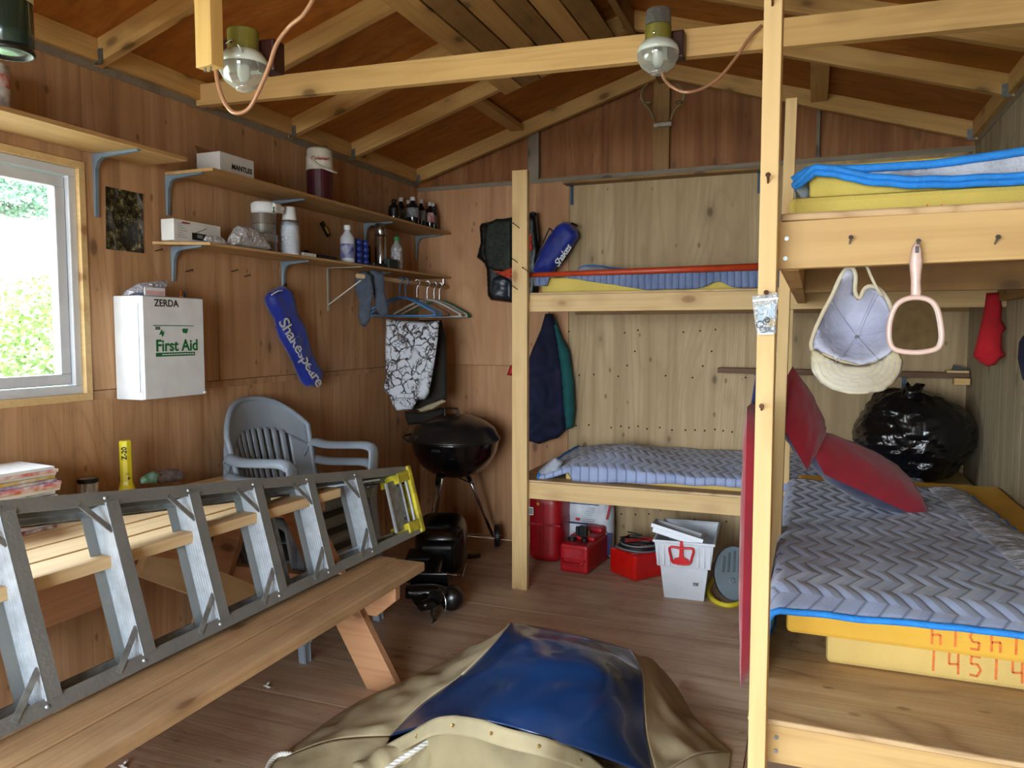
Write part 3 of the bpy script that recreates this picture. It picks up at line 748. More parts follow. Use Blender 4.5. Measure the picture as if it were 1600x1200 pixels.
put('hanging_corner', inflate(pxo([(1240, 292), (1262, 280), (1266, 300), (1262, 330), (1255, 322), (1249, 305)], 'y', 1.96, MY(1.96)), MY(1.96), .008, step=.008, wr=.003), plain('slate_cloth', '#7F8894', .9), b4, smooth=True)
# orange pole lying on the rear upper bunk
pl = thing('long_pole', 'long orange-red pole lying along the front of the rear upper bunk', 'pole', (1.75, 4.035, 1.76))
p0 = A(826, 430, 'y', 4.035); p1 = A(1183, 417, 'y', 4.035); p2 = p1 + (p1 - p0) * .12
M_OR = plain('orange_red_plastic', '#B5401F', .4, 0, .15)
put('shaft', tube([p0 - (p1 - p0) * .02, p0.lerp(p1, .5), p2], [.0125, .0165, .019], seg=14), M_OR, pl, smooth=True)
put('grip', tube([p2, p2 + (p1 - p0).normalized() * .1], .022, seg=14), M_OR, pl, smooth=True)
# ============================================================ LEFT WALL: shelves, cabinet, hanging things
def bracket(parent, y, z, L=.20, H=.16, mat=None, name='bracket', x=0.0):
    """pressed steel L bracket: tapering ribbed arms"""
    bm = bmesh.new()
    o = [(0, 0), (L, 0), (L, -.006), (.045, -.017), (.024, -.030), (.013, -.055), (.006, -H), (0, -H)]
    m = axes((x + .001, y - .009, z - .001), (1, 0, 0), (0, 0, 1))
    prism(o, -.018, m, bm)
    bar(bm, (x + .003, y, z - .005), (x + .003, y, z - H), .022, .004, up=(1, 0, 0)); bar(bm, (x + .003, y, z - .002), (x + L, y, z - .002), .022, .003)
    return put(name, bm, mat or M_BRKT, parent, bevel=.0012)
sA = thing('wall_shelf', 'pale plywood wall shelf above the window on the left wall', 'shelf', (0, 1.7, 2.13))
put('board', B((.001, .245, .5, 2.47, 2.133, 2.149)), M_SHELF, sA, bevel=.001)
bracket(sA, 2.24, 2.133, .23, .24); bracket(sA, 0.8, 2.133, .23, .24)
sB = thing('wall_shelf', 'upper long plywood shelf on the left wall holding dark bottles', 'shelf', (0, 3.7, 2.12))
put('board', B((.001, .262, 2.59, YB - .004, 2.118, 2.131)), M_SHELF, sB, bevel=.001)
for y in (2.60, 3.30, 4.18, 4.86): bracket(sB, min(y, 4.85), 2.118, .20, .17)
sC = thing('wall_shelf', 'lower long plywood shelf on the left wall with tape rolls', 'shelf', (0, 3.7, 1.81))
bm = bmesh.new(); prism([(0.001, 2.51), (.205, 2.625), (.262, YB - .004), (.001, YB - .004)], .012, MZ(1.815), bm)
put('board', bm, M_SHELF, sC, bevel=.001)
for y in (2.62, 3.37, 4.2): bracket(sC, y, 1.815, .17, .15)
def ys(px, py, x): return A(px, py, 'x', x).y
def zt(px, py, x): return A(px, py, 'x', x).z
ZB, ZC, ZA = 2.1315, 1.8275, 2.1495
# --- white box of lamp mantles
x = .20; y0 = ys(344, 262, x); y1 = ys(397, 272, x); zt_ = zt(344, 236, x)
bx = thing('cardboard_box', 'small white cardboard box with black handwriting on upper shelf', 'box', (.13, (y0 + y1) / 2, ZB))
M_CARD = plain('white_card', '#D5D5D2', .7, 0, .06); M_KRAFT = plain('brown_card', '#9A7448', .8, 0, .1)
put('carton', B((.07, x, y0, y1, ZB, zt_)), M_CARD, bx, bevel=.002)
bm = bmesh.new(); bar(bm, (.072, y0 + .005, zt_ + .001), (.055, y0 + .01, zt_ + .035), .003, .0015); v = [bm.verts.new(p) for p in ((.07, y0, zt_ + .001), (.07, y1, zt_ + .001), (.055, y1 - .01, zt_ + .03), (.05, y0 + .01, zt_ + .04))]; bm.faces.new(v)
put('open_flap', bm, M_KRAFT, bx, solid=.002)
M_INK = plain('black_ink', '#0A0A0A', .6)
text('MANTLES', .031, (x + .0008, y0 + .07, ZB + .034), (0, 1, 0), (0, 0, 1), M_INK, bx, bold=.001, shear=.1)
# --- beverage jug
jx, jy = .13, ys(500, 290, .13); jt = zt(500, 234, .13)
jg = thing('beverage_jug', 'maroon insulated jug with cream lid and handle on upper shelf', 'jug', (jx, jy, ZB))
H = jt - ZB; r = .069
M_MAROON = plain('maroon_plastic', '#4A1822', .4); M_CREAM = plain('cream_plastic', '#D9D3C2', .45)
put('body', lathe([(0, 0), (r, 0), (r, H * .62), (r * .98, H * .63), (0, H * .63)], (jx, jy, ZB)), M_MAROON, jg, smooth=False, bevel=.003)
put('lid', lathe([(r * .99, H * .6), (r * 1.04, H * .61), (r * 1.02, H * .86), (r * .96, H * .88), (r * .98, H * .95), (r * .9, H), (0, H)], (jx, jy, ZB), seg=32), M_CREAM, jg, smooth=True)
hp = [(jx, jy - r * 1.06, ZB + H * .82), (jx + r * .55, jy - r * 1.08, ZB + H * .66), (jx + r * 1.2, jy - r * .5, ZB + H * .58), (jx + r * 1.28, jy, ZB + H * .57), (jx + r * 1.2, jy + r * .5, ZB + H * .58), (jx + r * .55, jy + r * 1.08, ZB + H * .66), (jx, jy + r * 1.06, ZB + H * .82)]
put('handle', tube(catmull(hp, 5), .0065, seg=8), M_CREAM, jg, smooth=True)
d_ = Vector((CAM.x - jx, CAM.y - jy, 0)).normalized(); sd = Vector((-d_.y, d_.x, 0))
text('Coleman', .026, Vector((jx, jy, ZB + H * .76)) + d_ * (r * 1.05) - sd * .045, sd, (0, 0, 1), plain('red_ink', '#9C2028', .5), jg, shear=.2, bold=.0006)
# --- eight dark bottles at the far end of the upper shelf
def bottle(name, label, cat, p, r, H, body, cap, lab, labmat=None, neck=.35, group=None, capn='cap'):
    t = thing(name, label, cat, p, group=group)
    rn = r * neck
    put('body', lathe([(0, 0), (r * .92, 0), (r, .006), (r, H * .62), (r * .92, H * .70), (rn * 1.3, H * .80), (rn, H * .84), (rn, H * .90), (0, H * .90)], p, seg=24), body, t, smooth=True)
    put(capn, lathe([(rn * 1.15, H * .87), (rn * 1.25, H * .88), (rn * 1.25, H * .99), (rn * 1.1, H), (0, H)], p, seg=16), cap, t, smooth=True)
    if lab: put('paper_label', lathe([(r * 1.012, H * lab[0]), (r * 1.012, H * lab[1])], p, seg=24), labmat, t, smooth=True)
    return t
M_DKBOT = plain('dark_blue_glass', '#10161F', .15, 0, .1, coat=.5); M_OLDW = plain('cap_white', '#D4D4D0', .5); M_LBL = plain('grey_label', '#8D959A', .6, 0, .5, 60)
M_LBL2 = plain('red_white_label', '#C8C0C0', .6, 0, .3, 40, dark='#B02530'); M_LBL3 = plain('brown_label', '#5A3A34', .6)
BT = [(616, 312, .12, .036, M_DKBOT, M_BLACK, M_BLACK, 'nearest dark bottle with black cap, left end of bottle row'),
      (627, 309, .05, .034, M_DKBOT, M_OLDW, M_LBL, 'dark bottle at the wall behind the black-capped one'),
      (638, 313, .06, .030, M_DKBOT, M_OLDW, M_LBL, 'half-hidden dark bottle just left of the big grey-labelled one'),
      (645, 308, .16, .040, M_DKBOT, M_OLDW, M_LBL, 'largest dark bottle with broad grey label, front of row'),
      (658, 312, .14, .031, M_DKBOT, M_OLDW, M_LBL, 'slim dark bottle with narrow grey label and white cap'),
      (672, 316, .16, .030, M_DKBOT, M_OLDW, M_LBL2, 'dark bottle with red and white label near row end'),
      (680, 319, .17, .028, M_DKBOT, M_OLDW, M_LBL3, 'dark bottle with brown label, second from the right end'),
      (687, 325, .18, .026, M_DKBOT, M_BLACK, M_LBL3, 'small dark bottle ending the row at the right')]
for px, tp, x, r, bmat, cmat, lm, lb in BT:
    y = min(ys(px, 340, x), 4.78)
    bottle('dark_bottle', lb, 'bottle', (x, y, ZB), r, zt(px, tp, x) - ZB, bmat, cmat, (.3, .62), lm, .36, group='dark bottles on the upper shelf')
# --- lower shelf things
def ring_roll(label, c, ro, ri, h, mat, group=None, core=None, name='tape_roll', cat='tape roll'):
    t = thing(name, label, cat, c, group=group)
    put('tape', lathe([(ri, 0), (ro, 0), (ro, h), (ri, h), (ri, 0)], c, seg=36), mat, t, bevel=.001)
    put('core', lathe([(ri - .003, .001), (ri, .001), (ri, h - .001), (ri - .003, h - .001), (ri - .003, .001)], c, seg=30), core or M_KRAFT, t)
    return t
tx = .13; ty = ys(414, 380, tx); rr = .056
M_DUCT = plain('grey_duct_tape', '#7A756C', .35, .2, .15, 40); M_SILV = plain('silver_duct_tape', '#9BA0A6', .28, .6, .15, 40); M_BRT = plain('brown_tape', '#6C6154', .3)
z = ZC
ring_roll('bottom tape roll of the stack on the lower shelf', (tx, ty, z), rr, .038, .049, M_DUCT, 'stacked tape rolls'); z += .0495
ring_roll('silver tape roll, second from the bottom of the stack', (tx + .004, ty + .005, z), rr - .002, .038, .036, M_SILV, 'stacked tape rolls'); z += .0365
ring_roll('grey tape roll, third up in the stack', (tx - .002, ty - .004, z), rr, .038, .049, M_DUCT, 'stacked tape rolls'); z += .0495
ring_roll('glossy brown-grey tape roll, topmost of the stack', (tx, ty - .004, z), rr + .002, .038, .049, M_BRT, 'stacked tape rolls'); z += .0495
tp = thing('paper_roll', 'white paper roll lying on top of the tape stack', 'paper roll', (tx, ty, z))
M_PAP = plain('soft_paper', '#D9DBDA', .9, 0, .04, bump=.4, bscale=20)
put('paper', lathe([(.02, -.0), (.056, .0), (.062, .012), (.062, .045), (.05, .055), (.02, .053), (.02, 0)], (tx, ty, z + .001), seg=30), M_PAP, tp, smooth=True)
put('loose_sheet', inflate([(0, 0), (.09, .005), (.1, .04), (.05, .055), (.01, .05)], axes((tx + .06, ty - .02, z + .002), (0, 1, 0), (0, 0, 1)), .006, step=.01, wr=.006), M_PAP, tp, smooth=True)
put('green_tab', B((tx + .0655, tx + .067, ty - .018, ty - .006, z + .002, z + .03)), plain('green_plastic', '#2E8A48', .5), tp)
cx, cy = .175, ys(453, 385, .175)
cp = thing('cup_stack', 'stack of white foam cups upside down on the lower shelf', 'cups', (cx, cy, ZC))
M_STY = plain('white_styrofoam', '#E2E6EA', .7, 0, .03)
ht = zt(455, 325, .175) - ZC
prof = [(.046, 0)]
n = 9
for k in range(n + 1):
    zz = k * ht * .62 / n; prof += [(.0462 - k * .0008, zz), (.0478 - k * .0008, zz + .002), (.0462 - k * .0008, zz + .005)]
prof += [(.030, ht), (.028, ht + .001), (0, ht - .002)]
put('nested_cups', lathe(prof, (cx, cy, ZC), seg=30), M_STY, cp, smooth=True)
put('plastic_sleeve', lathe([(.049, .004), (.0485, ht * .5), (.041, ht * .72), (.047, ht * .6)], (cx + .001, cy, ZC), seg=18), film('clear_sleeve', '#F0F4FA', .8, .15, .8, 60), cp, smooth=True)
# radio box
x = .125; y0 = ys(272, 370, x); y1 = ys(345, 372, x)
rbx = thing('radio_box', 'white printed box with a small radio pictured, lower shelf end', 'box', (.1, (y0 + y1) / 2, ZC))
zt_ = zt(300, 346, x)
put('carton', B((.055, x, y0, y1, ZC, zt_)), M_CARD, rbx, bevel=.002)
yr0 = ys(300, 370, x); put('printed_radio', B((x + .0004, x + .0012, yr0, yr0 + .085, ZC + .012, ZC + .042)), M_BLACK, rbx)
put('printed_display', B((x + .0012, x + .0016, yr0 + .03, yr0 + .06, ZC + .022, ZC + .036)), plain('grey_print', '#8A8F96', .6), rbx)
put('printed_antenna', tube([(x + .001, yr0 + .02, ZC + .042), (x + .001, yr0 + .085, ZC + .068)], .001), M_BLACK, rbx)
for k in range(7): put('printed_line', B((x + .0004, x + .0009, y0 + .02, y0 + .072 - (k % 3) * .012, ZC + .015 + k * .0095, ZC + .0172 + k * .0095)), plain('grey_print', '#8A8F96', .6), rbx)
put('printed_stripe', B((x + .0004, x + .0009, y0 + .045, y0 + .09, zt_ - .014, zt_ - .008)), plain('red_ink', '#9C2028', .5), rbx)
bgm = film('crinkled_clear_bag', '#D8D8DC', .42, .12, 1.0, 30)
cb = thing('plastic_bag', 'crumpled clear plastic bag of parts between radio box and tape', 'bag', (.15, ys(370, 375, .15), ZC))
yc = ys(372, 375, .15)
mm = axes((.185, yc - .10, ZC), (0, 1, 0), (0, 0, 1))
put('bag_film', inflate([(0, .0), (.02, .05), (.06, .095), (.14, .10), (.2, .075), (.26, .02), (.27, .0), (.13, 0)], mm, .05, step=.014, wr=.014, ws=30, back=.9), bgm, cb, smooth=False)
put('dark_parts', inflate([(.04, .004), (.06, .06), (.11, .07), (.14, .04), (.18, .03), (.2, .004)], mm, .03, step=.02, wr=.01, ws=50), plain('grey_parts', '#5A5458', .4, .3, .5, 60), cb)
cr = thing('plastic_film', 'small crumple of clear film at the lower shelf front edge', 'plastic', (.19, ys(330, 376, .2), ZC))
put('crumple', inflate([(0, 0), (.02, .022), (.07, .03), (.12, .025), (.15, .0)], axes((.215, ys(312, 376, .2), ZC), (0, 1, 0), (0, 0, 1)), .012, step=.009, wr=.012, ws=70), film('clear_film', '#E8EAF0', .55, .1, 1, 60), cr)
# black and yellow knife leaning on the wall, dark wedge, papers, sticks
kn = thing('utility_knife', 'black knife with yellow inset standing against wall, lower shelf', 'knife', (.02, ys(506, 360, .02), ZC))
a = A(502, 347, 'x', .015); b = A(514, 369, 'x', .03)
bm = bmesh.new(); bar(bm, b, a, .03, .014, up=(1, 0, 0)); put('handle', bm, M_BLACK, kn, bevel=.004)
bm = bmesh.new(); bar(bm, b.lerp(a, .2) + Vector((.008, 0, 0)), b.lerp(a, .65) + Vector((.008, 0, 0)), .012, .002, up=(1, 0, 0)); put('inset', bm, plain('yellow_inset', '#C9B23A', .5), kn)
wd = thing('dark_wedge', 'black triangular piece against the wall right of the cups', 'wedge', (.03, ys(485, 370, .03), ZC))
bm = bmesh.new(); prism([(0, 0), (.16, 0), (.16, .015), (0, .06)], .03, axes((.015, ys(474, 368, .02), ZC), (0, 1, 0), (0, 0, 1)), bm); put('wedge', bm, M_BLACK, wd, bevel=.002)
pc = thing('wooden_block', 'flat plywood offcut standing behind the black wedge', 'wood', (.02, 3.95, ZC))
put('offcut', B((.02, .035, ys(480, 380, .03) , ys(530, 385, .03), ZC, ZC + .045)), M_SHELF, pc, bevel=.001)
pp = thing('paper_stack', 'white papers lying flat on the shelf right of the cups', 'papers', (.18, ys(478, 395, .18), ZC))
y0 = ys(470, 392, .2); put('sheets', B((.12, .215, y0, y0 + .11, ZC, ZC + .018)), M_CARD, pp, bevel=.001)
bk = thing('flat_case', 'flat black case lying beside the white papers', 'case', (.13, ys(515, 398, .15), ZC))
y0 = ys(500, 396, .2); put('case', B((.06, .2, y0, y0 + .16, ZC, ZC + .022)), M_BLACK, bk, bevel=.006)
# alcohol bottle, egg case, thermos, green capped bottle, tin, small black box
M_CLR = plain('frosted_clear_plastic', '#C7CED6', .25, 0, .05, alpha=1, spec=.6)
x = .18; y = ys(543, 390, x)
M_ALB = plain('blue_red_label', '#2E3684', .5, 0, .4, 22, dark='#A9AEBC')
bottle('clear_bottle', 'clear bottle with white cap and blue-red label, lower shelf', 'bottle', (x, y, ZC), .040, zt(543, 352, x) - ZC, M_CLR, M_WHITE, (.12, .5), M_ALB, .38)
x = .16; y0 = ys(556, 395, .2); y1 = ys(577, 398, .2); zz = zt(560, 373, .2)
eg = thing('egg_case', 'royal blue plastic egg case standing upright on lower shelf', 'case', (.17, (y0 + y1) / 2, ZC))
M_RBLUE = plain('royal_blue_plastic', '#2A3E94', .35)
put('shell', B((.14, .195, y0, y1, ZC, zz)), M_RBLUE, eg, bevel=.006)
for i in range(4):
    for j in range(2):
        yy = y0 + (y1 - y0) * (j + .5) / 2; z_ = ZC + (zz - ZC) * (i + .5) / 4
        put('egg_pocket', lathe([(.02, 0), (.019, .008), (.012, .018), (0, .021)], (.195, yy, z_), seg=14, axis='x'), M_RBLUE, eg, smooth=True)
x = .12; y = ys(595, 400, x)
th = thing('thermos', 'slim stainless steel thermos standing on the lower shelf', 'thermos', (x, y, ZC))
h = zt(595, 350, x) - ZC
M_SS = plain('brushed_stainless', '#B9BDC2', .18, 1.0, .05)
put('body', lathe([(0, 0), (.034, 0), (.036, .01), (.036, h * .72), (.034, h * .74), (0, h * .74)], (x, y, ZC), seg=28), M_SS, th, smooth=True)
put('cup_lid', lathe([(.034, h * .75), (.035, h * .755), (.033, h * .99), (.030, h), (0, h)], (x, y, ZC), seg=28), M_SS, th, smooth=True)
x = .19; y = ys(620, 405, x)
bottle('clear_bottle', 'flat clear bottle with green cap and white label, lower shelf', 'bottle', (x, y, ZC), .036, zt(620, 370, x) - ZC, plain('cloudy_plastic', '#9A9C98', .3), plain('green_plastic', '#2E8A48', .5), (.1, .66), plain('pale_label', '#C0C6CA', .5, 0, .35, 60, dark='#6A4444'), .4)
x = .08; y = ys(588, 395, x)
tn = thing('brown_bottle', 'dark brown jar half hidden behind the thermos', 'jar', (x - .03, y - .02, ZC))
put('body', lathe([(0, 0), (.03, 0), (.03, .13), (.024, .145), (0, .145)], (x - .035, y - .06, ZC), seg=20), plain('dark_brown', '#3A2418', .3), tn, smooth=True)
sb = thing('small_box', 'small dark green box on the shelf front below green-capped bottle', 'box', (.23, ys(610, 415, .23), ZC))
y0 = ys(606, 414, .235); put('box', B((.205, .245, y0, y0 + .10, ZC, ZC + .055)), plain('dark_green_card', '#26302C', .5), sb, bevel=.002)
bmx = thing('battery_pack', 'black flat pack lying in front of the thermos', 'box', (.21, ys(590, 412, .21), ZC))
y0 = ys(581, 408, .225); put('pack', B((.18, .24, y0, y0 + .12, ZC, ZC + .018)), M_BLACK, bmx, bevel=.003)
# --- can on the nearest shelf and the dark photo
cn = thing('paper_can', 'white and red printed can on the shelf above the window', 'can', (.08, 1.9, ZA))
p = A(-6, 163, 'x', .10); hh = zt(0, 105, .1) - ZA
put('can', lathe([(0, 0), (.042, 0), (.042, hh), (.04, hh + .003), (0, hh + .003)], (.10, p.y, ZA), seg=26), plain('printed_can', '#D2CFC8', .5, 0, .3, 30, dark='#8A8078'), cn, smooth=True)
put('red_print', lathe([(.0425, hh * .55), (.0425, hh * .8)], (.10, p.y, ZA), seg=26), plain('red_print', '#B4473E', .5, 0, .4, 40, dark='#D8D0C8'), cn, smooth=True)
def photo_mat():
    t = NT('night_stream_photo')
    a = t.n('TexNoise', Vector=t.coords(rnd=False), Scale=26.0, Detail=6.0, Roughness=.75).outputs[0]
    b = t.n('TexNoise', Vector=t.coords(scale=(1, 2.4, .8), rnd=False), Scale=7.0, Detail=4.0, Distortion=1.2).outputs[0]
    c = t.ramp(a, [(.46, '#0C0A06'), (.53, '#38341E'), (.60, '#6A6440'), (.70, '#C8C8B8')])
    t.l(t.mix(t.ramp(b, [(.56, (0, 0, 0, 1)), (.72, (.6, .6, .6, 1))]), c, '#8E9090'), t.b.inputs['Base Color']); t.b.inputs['Roughness'].default_value = .3
    return t.m
ph = thing('photo_print', 'dark photo print of foliage and water pinned beside the window', 'photo', (.002, 2.38, 1.77))
bm = bmesh.new(); q = pxo([(165, 291), (223, 303), (225, 396), (166, 389)], 'x', .003, MX(.002)); prism(q, .0012, MX(.002), bm)
put('print', bm, photo_mat(), ph)
nail('pin', (.001, 2.38, 2.012), (1, 0, 0), .004, ph, mat=M_STEEL, r=.001, head=.003)
# --- first aid cabinet
fa = thing('first_aid_cabinet', 'white wall-mounted first aid cabinet beside the window', 'cabinet', (.08, 2.46, 1.175))
FX = .155; fy0 = 2.302; fy1 = 2.63; fz0 = 1.172; fz1 = 1.588
put('body', B((.002, FX - .012, fy0, fy1, fz0, fz1)), M_WHITE, fa, bevel=.004)
put('door', B((FX - .011, FX, fy0 + .002, fy1 - .002, fz0 + .002, fz1 - .002)), M_WHITE, fa, bevel=.003)
put('hinge_seam', B((FX - .024, FX - .02, fy0 - .0015, fy0, fz0 + .03, fz1 - .03)), plain('seam_grey', '#8F979C', .5), fa)  # plain grey strip along the hinge seam
put('latch', B((FX, FX + .006, fy1 - .012, fy1 - .002, fz0 + .006, fz0 + .014)), M_WHITE, fa, bevel=.001)
M_GRN = plain('green_print', '#12703A', .5)
def fy(px): return A(px, 540, 'x', FX).y
def fz(py, px=272): return A(px, py, 'x', FX).z
text('ZERDA', .040, (FX + .0006, fy(243), fz(479, 262)), (0, 1, 0), (0, 0, 1), M_INK, fa, bold=.0006, shear=-.08, space=1.0, name='handwriting')
text('First Aid', .066, (FX + .0006, fy(243), fz(548)), (0, 1, 0), (0, 0, 1), M_GRN, fa, bold=.0016)
bm = B((FX + .0002, FX + .0012, fy(243), fy(304), fz(556.5), fz(550.5)))
B((FX + .0002, FX + .0010, fy(240), fy(303), fz(509.5), fz(508.3)), bm=bm); put('printed_band', bm, M_GRN, fa)
bm = bmesh.new()
prism([(0, .006), (.008, .01), (.03, .009), (.034, .014), (.03, -.004), (.022, -.012), (.014, -.008), (.006, -.010)], .0008, axes((FX + .0002, fy(285), fz(517, 290)), (0, 1, 0), (0, 0, 1)), bm)
prism([(.006, .0), (.014, .012), (.02, .0), (.026, .004), (.024, -.012), (.014, -.02), (.012, -.008), (.0, -.012)], .0008, axes((FX + .0002, fy(249), fz(519, 255)), (0, 1, 0), (0, 0, 1)), bm)
put('printed_emblems', bm, M_GRN, fa)
text('ZEE', .016, (FX + .0006, fy(243), fz(515)), (0, 1, 0), (0, 0, 1), M_INK, fa, bold=.0005)
bm = bmesh.new()
for k in range(12): B((FX + .0012, FX + .0015, fy(253) + k * .0145, fy(253) + k * .0145 + .011, fz(554.2), fz(552.6)), bm=bm)
put('fine_print', bm, M_WHITE, fa)
# on top of it: bag with a white card, knob, clips
tb_ = thing('plastic_bag', 'clear plastic bag with a white card on the first aid cabinet', 'bag', (.07, 2.4, fz1))
put('bag_film', inflate([(-.03, .0), (-.02, .012), (.05, .05), (.13, .062), (.20, .07), (.21, .055), (.17, .03), (.14, 0)], axes((.085, fy0, fz1 + .001), (0, 1, 0), (0, 0, 1)), .04, step=.014, wr=.008, ws=30), film('cool_clear_bag', '#DDE4F4', .5, .12, 1, 30), tb_)
bm = B((.135, .138, fy0 + .03, fy0 + .135, fz1 + .002, fz1 + .034)); put('white_card', bm, M_WHITE, tb_, bevel=.001)
bm = B((.1382, .1388, fy0 + .036, fy0 + .13, fz1 + .004, fz1 + .022)); put('pink_print', bm, plain('pink_print', '#D8B0B4', .6), tb_)
kb = thing('copper_fitting', 'small copper-coloured fitting on top of the first aid cabinet', 'fitting', (.13, fy(283), fz1))
put('fitting', lathe([(0, 0), (.008, 0), (.0085, .008), (.006, .01), (.0075, .03), (.006, .033), (0, .033)], (.12, A(283, 460, 'x', .12).y, fz1), seg=14), plain('copper', '#C07A4A', .3, .9), kb, smooth=True)
bc = thing('metal_clips', 'two dark steel clips standing on the cabinet behind copper fitting', 'clips', (.05, 2.62, fz1))
bm = B((.05, .07, 2.60, 2.606, fz1, fz1 + .03), (.05, .07, 2.615, 2.622, fz1, fz1 + .035)); put('clips', bm, M_STEEL, bc)
# nails in the wall
for px, py in ((362, 424), (382, 432), (291, 424), (243, 392)):
    o = nail('wall_nail', A(px, py, 'x', .001), (1, .3, .25), .03, None, mat=M_BLKM); o['label'] = {362: 'bare nail in the left wall right of the low shelf bracket', 382: 'bare nail in the left wall left of the blue bag', 291: 'dark nail beside the clips over the first aid cabinet', 243: 'light-headed nail under the lower shelf near end'}[px]; o['category'] = 'nail'
# --- blue drawstring bag hung on the shelf bracket
M_SHB = plain('royal_blue_nylon', '#16309E', .55, 0, .2, 10, bump=.5, bscale=35, sheen=.2)
sbag = thing('chair_bag', 'royal blue drawstring bag with white script on left wall', 'bag', A(440, 450, 'x', .05))
OB = [(417, 465), (420, 457), (440, 446), (452, 452), (456, 470), (462, 490), (473, 513), (480, 540), (490, 565), (502, 580), (500, 590), (492, 605), (478, 604), (470, 590), (457, 560), (440, 530), (432, 500), (420, 480)]
mB = MX(.045)
put('bag', inflate(pxo(OB, 'x', .045, mB), mB, .04, step=.016, wr=.012, ws=14), M_SHB, sbag, smooth=True)
put('drawstring', tube(catmull([A(424, 461, 'x', .085), A(434, 455, 'x', .092), A(441, 454, 'x', .09)], 4), .003), M_WHITE, sbag)
a0 = A(433, 503, 'x', .082); a1 = A(472, 568, 'x', .082)
put('cord', tube(catmull([A(440, 449, 'x', .05), A(446, 444, 'x', .03), (.02, 3.372, 1.70), A(448, 448, 'x', .03)], 5), .003), M_BLACK, sbag)
text('Shakespeare', .105, a0 + Vector((.006, 0, 0)), (a1 - a0).normalized(), Vector((0, -(a1 - a0).z, (a1 - a0).y)), M_WHITE, sbag, shear=.35, bold=.0012, space=.92)
# ============================================================ PICNIC TABLE, LADDER, CHAIRS, GRILL, OUTBOARD
TZ = .785
tb0 = thing('picnic_table', 'unpainted wooden picnic table with attached bench along the left wall', 'table', (.5, 1.9, 0))
e0 = Vector((.690, 1.41, TZ)); e1 = Vector((.775, 2.73, TZ)); ed = (e1 - e0).normalized(); en = Vector((-ed.y, ed.x, 0))  # en points to the wall
near = e0 - ed * 0.31
Lt = (e1 - near).length
for k in range(5):
    w = .133; o = near + en * (k * .147 + w / 2)
    if k == 4: w = .08; o = near + en * (k * .147 + w / 2)
    stick('tabletop_board', o - Vector((0, 0, .019)), o + ed * Lt - Vector((0, 0, .019)), w, .038, M_TABLE, tb0, bevel=.004)
for k, xb in enumerate((1.025, .880)):
    stick('bench_board', (xb, .90, .441), (xb, 2.875 + k * .01, .441), .138, .038, M_BENCH, tb0, bevel=.004)
for y in (1.12, 2.62):
    # sloping legs, seat bearer and top bearer of each end frame
    stick('leg', (1.10, y - .0, .0) if y > 2 else (1.10, y, 0), (.60, y, .745), .038, .14, M_LEG, tb0, up=(0, 0, 1)) if False else None
    bm = bmesh.new(); m = axes((0, y + .019, 0), (1, 0, 0), (0, 0, 1))
    prism([(.97, 0), (1.13, 0), (.71, .71), (.55, .71)], .038, m, bm)
    put('leg', bm, M_LEG, tb0, bevel=.003)
    bm = bmesh.new(); prism([(-.0 + .01, .0), (.13, 0), (.40, .71), (.26, .71)], .038, axes((.0, y + .019, 0), (1, 0, 0), (0, 0, 1)), bm)
    put('leg', bm, M_LEG, tb0, bevel=.003)
    bm = bmesh.new(); prism([(.02, .29), (.995, .29), (1.085, .365), (1.085, .421), (.02, .421)], .038, axes((0, y + .058, 0), (1, 0, 0), (0, 0, 1)), bm)
    put('seat_bearer', bm, M_LEG, tb0, bevel=.003)
    bm = bmesh.new(); prism([(.05, .745), (.73, .745), (.73, .70), (.68, .655), (.08, .655)], .038, axes((0, y + .058, 0), (1, 0, 0), (0, 0, 1)), bm)
    put('top_bearer', bm, M_LEG, tb0, bevel=.003)
bm = bmesh.new(); prism([(.05, .745), (.60, .745), (.66, .72), (.62, .665), (.08, .655)], .038, axes((0, 2.03, 0), (1, 0, 0), (0, 0, 1)), bm)
put('top_bearer', bm, M_LEG, tb0, bevel=.003)
stick('stretcher', (.33, 1.13, .585), (.33, 2.02, .585), .036, .18, M_LEG, tb0)
stick('diagonal_brace', (.42, 2.02, .64), (.42, 2.58, .30), .12, .036, M_TABLE, tb0, up=(1, 0, 0))
stick('diagonal_brace', (.30, 1.99, .60), (.26, 2.04, .30), .03, .06, M_OLD, tb0, up=(0, 1, 0))
put('bolt', lathe([(0, 0), (.009, 0), (.009, .006), (0, .006)], (.349, 2.0, .57), seg=10, axis='x'), M_STEEL, tb0)
# --- aluminium stepladder on its side, resting on the bench and leaning on the table edge
M_AL = plain('ladder_aluminium', '#8E9190', .42, .45, .08, 9, bump=.15, bscale=90)
M_AL2 = plain('ladder_tread_aluminium', '#D2DCE6', .34, .5, .1, 30, bump=.1, bscale=120)
M_AL3 = plain('dull_aluminium', '#8E9190', .5, .4, .25, 30)
M_YEL = plain('yellow_ladder_plastic', '#D6C832', .45, 0, .3, 22, dark='#8E8220')
ld = thing('stepladder', 'aluminium stepladder with yellow top cap lying on its side on the bench', 'ladder', (.78, 2.0, .47))
B1 = A(648, 829, 'x', .865); T1 = A(627, 738, 'x', .755)            # far (cap) end: lower and upper rail centre lines
B0 = A(0, 1118, 'x', .79); T0 = A(-80, 806, 'x', .62)                # where the frame's left edge cuts it
B1.z = max(B1.z, .478); B0.z = .478
def LB(t): return B1 + (B0 - B1) * t
def LT(t): return T1 + (T0 - T1) * t
NE = 1.45                                                            # the near end lies beyond the frame
nrm = ((B0 - B1).cross(T1 - B1)).normalized()
if nrm.x < 0: nrm = -nrm
if nrm.dot(CAM - B1) < 0: nrm = -nrm
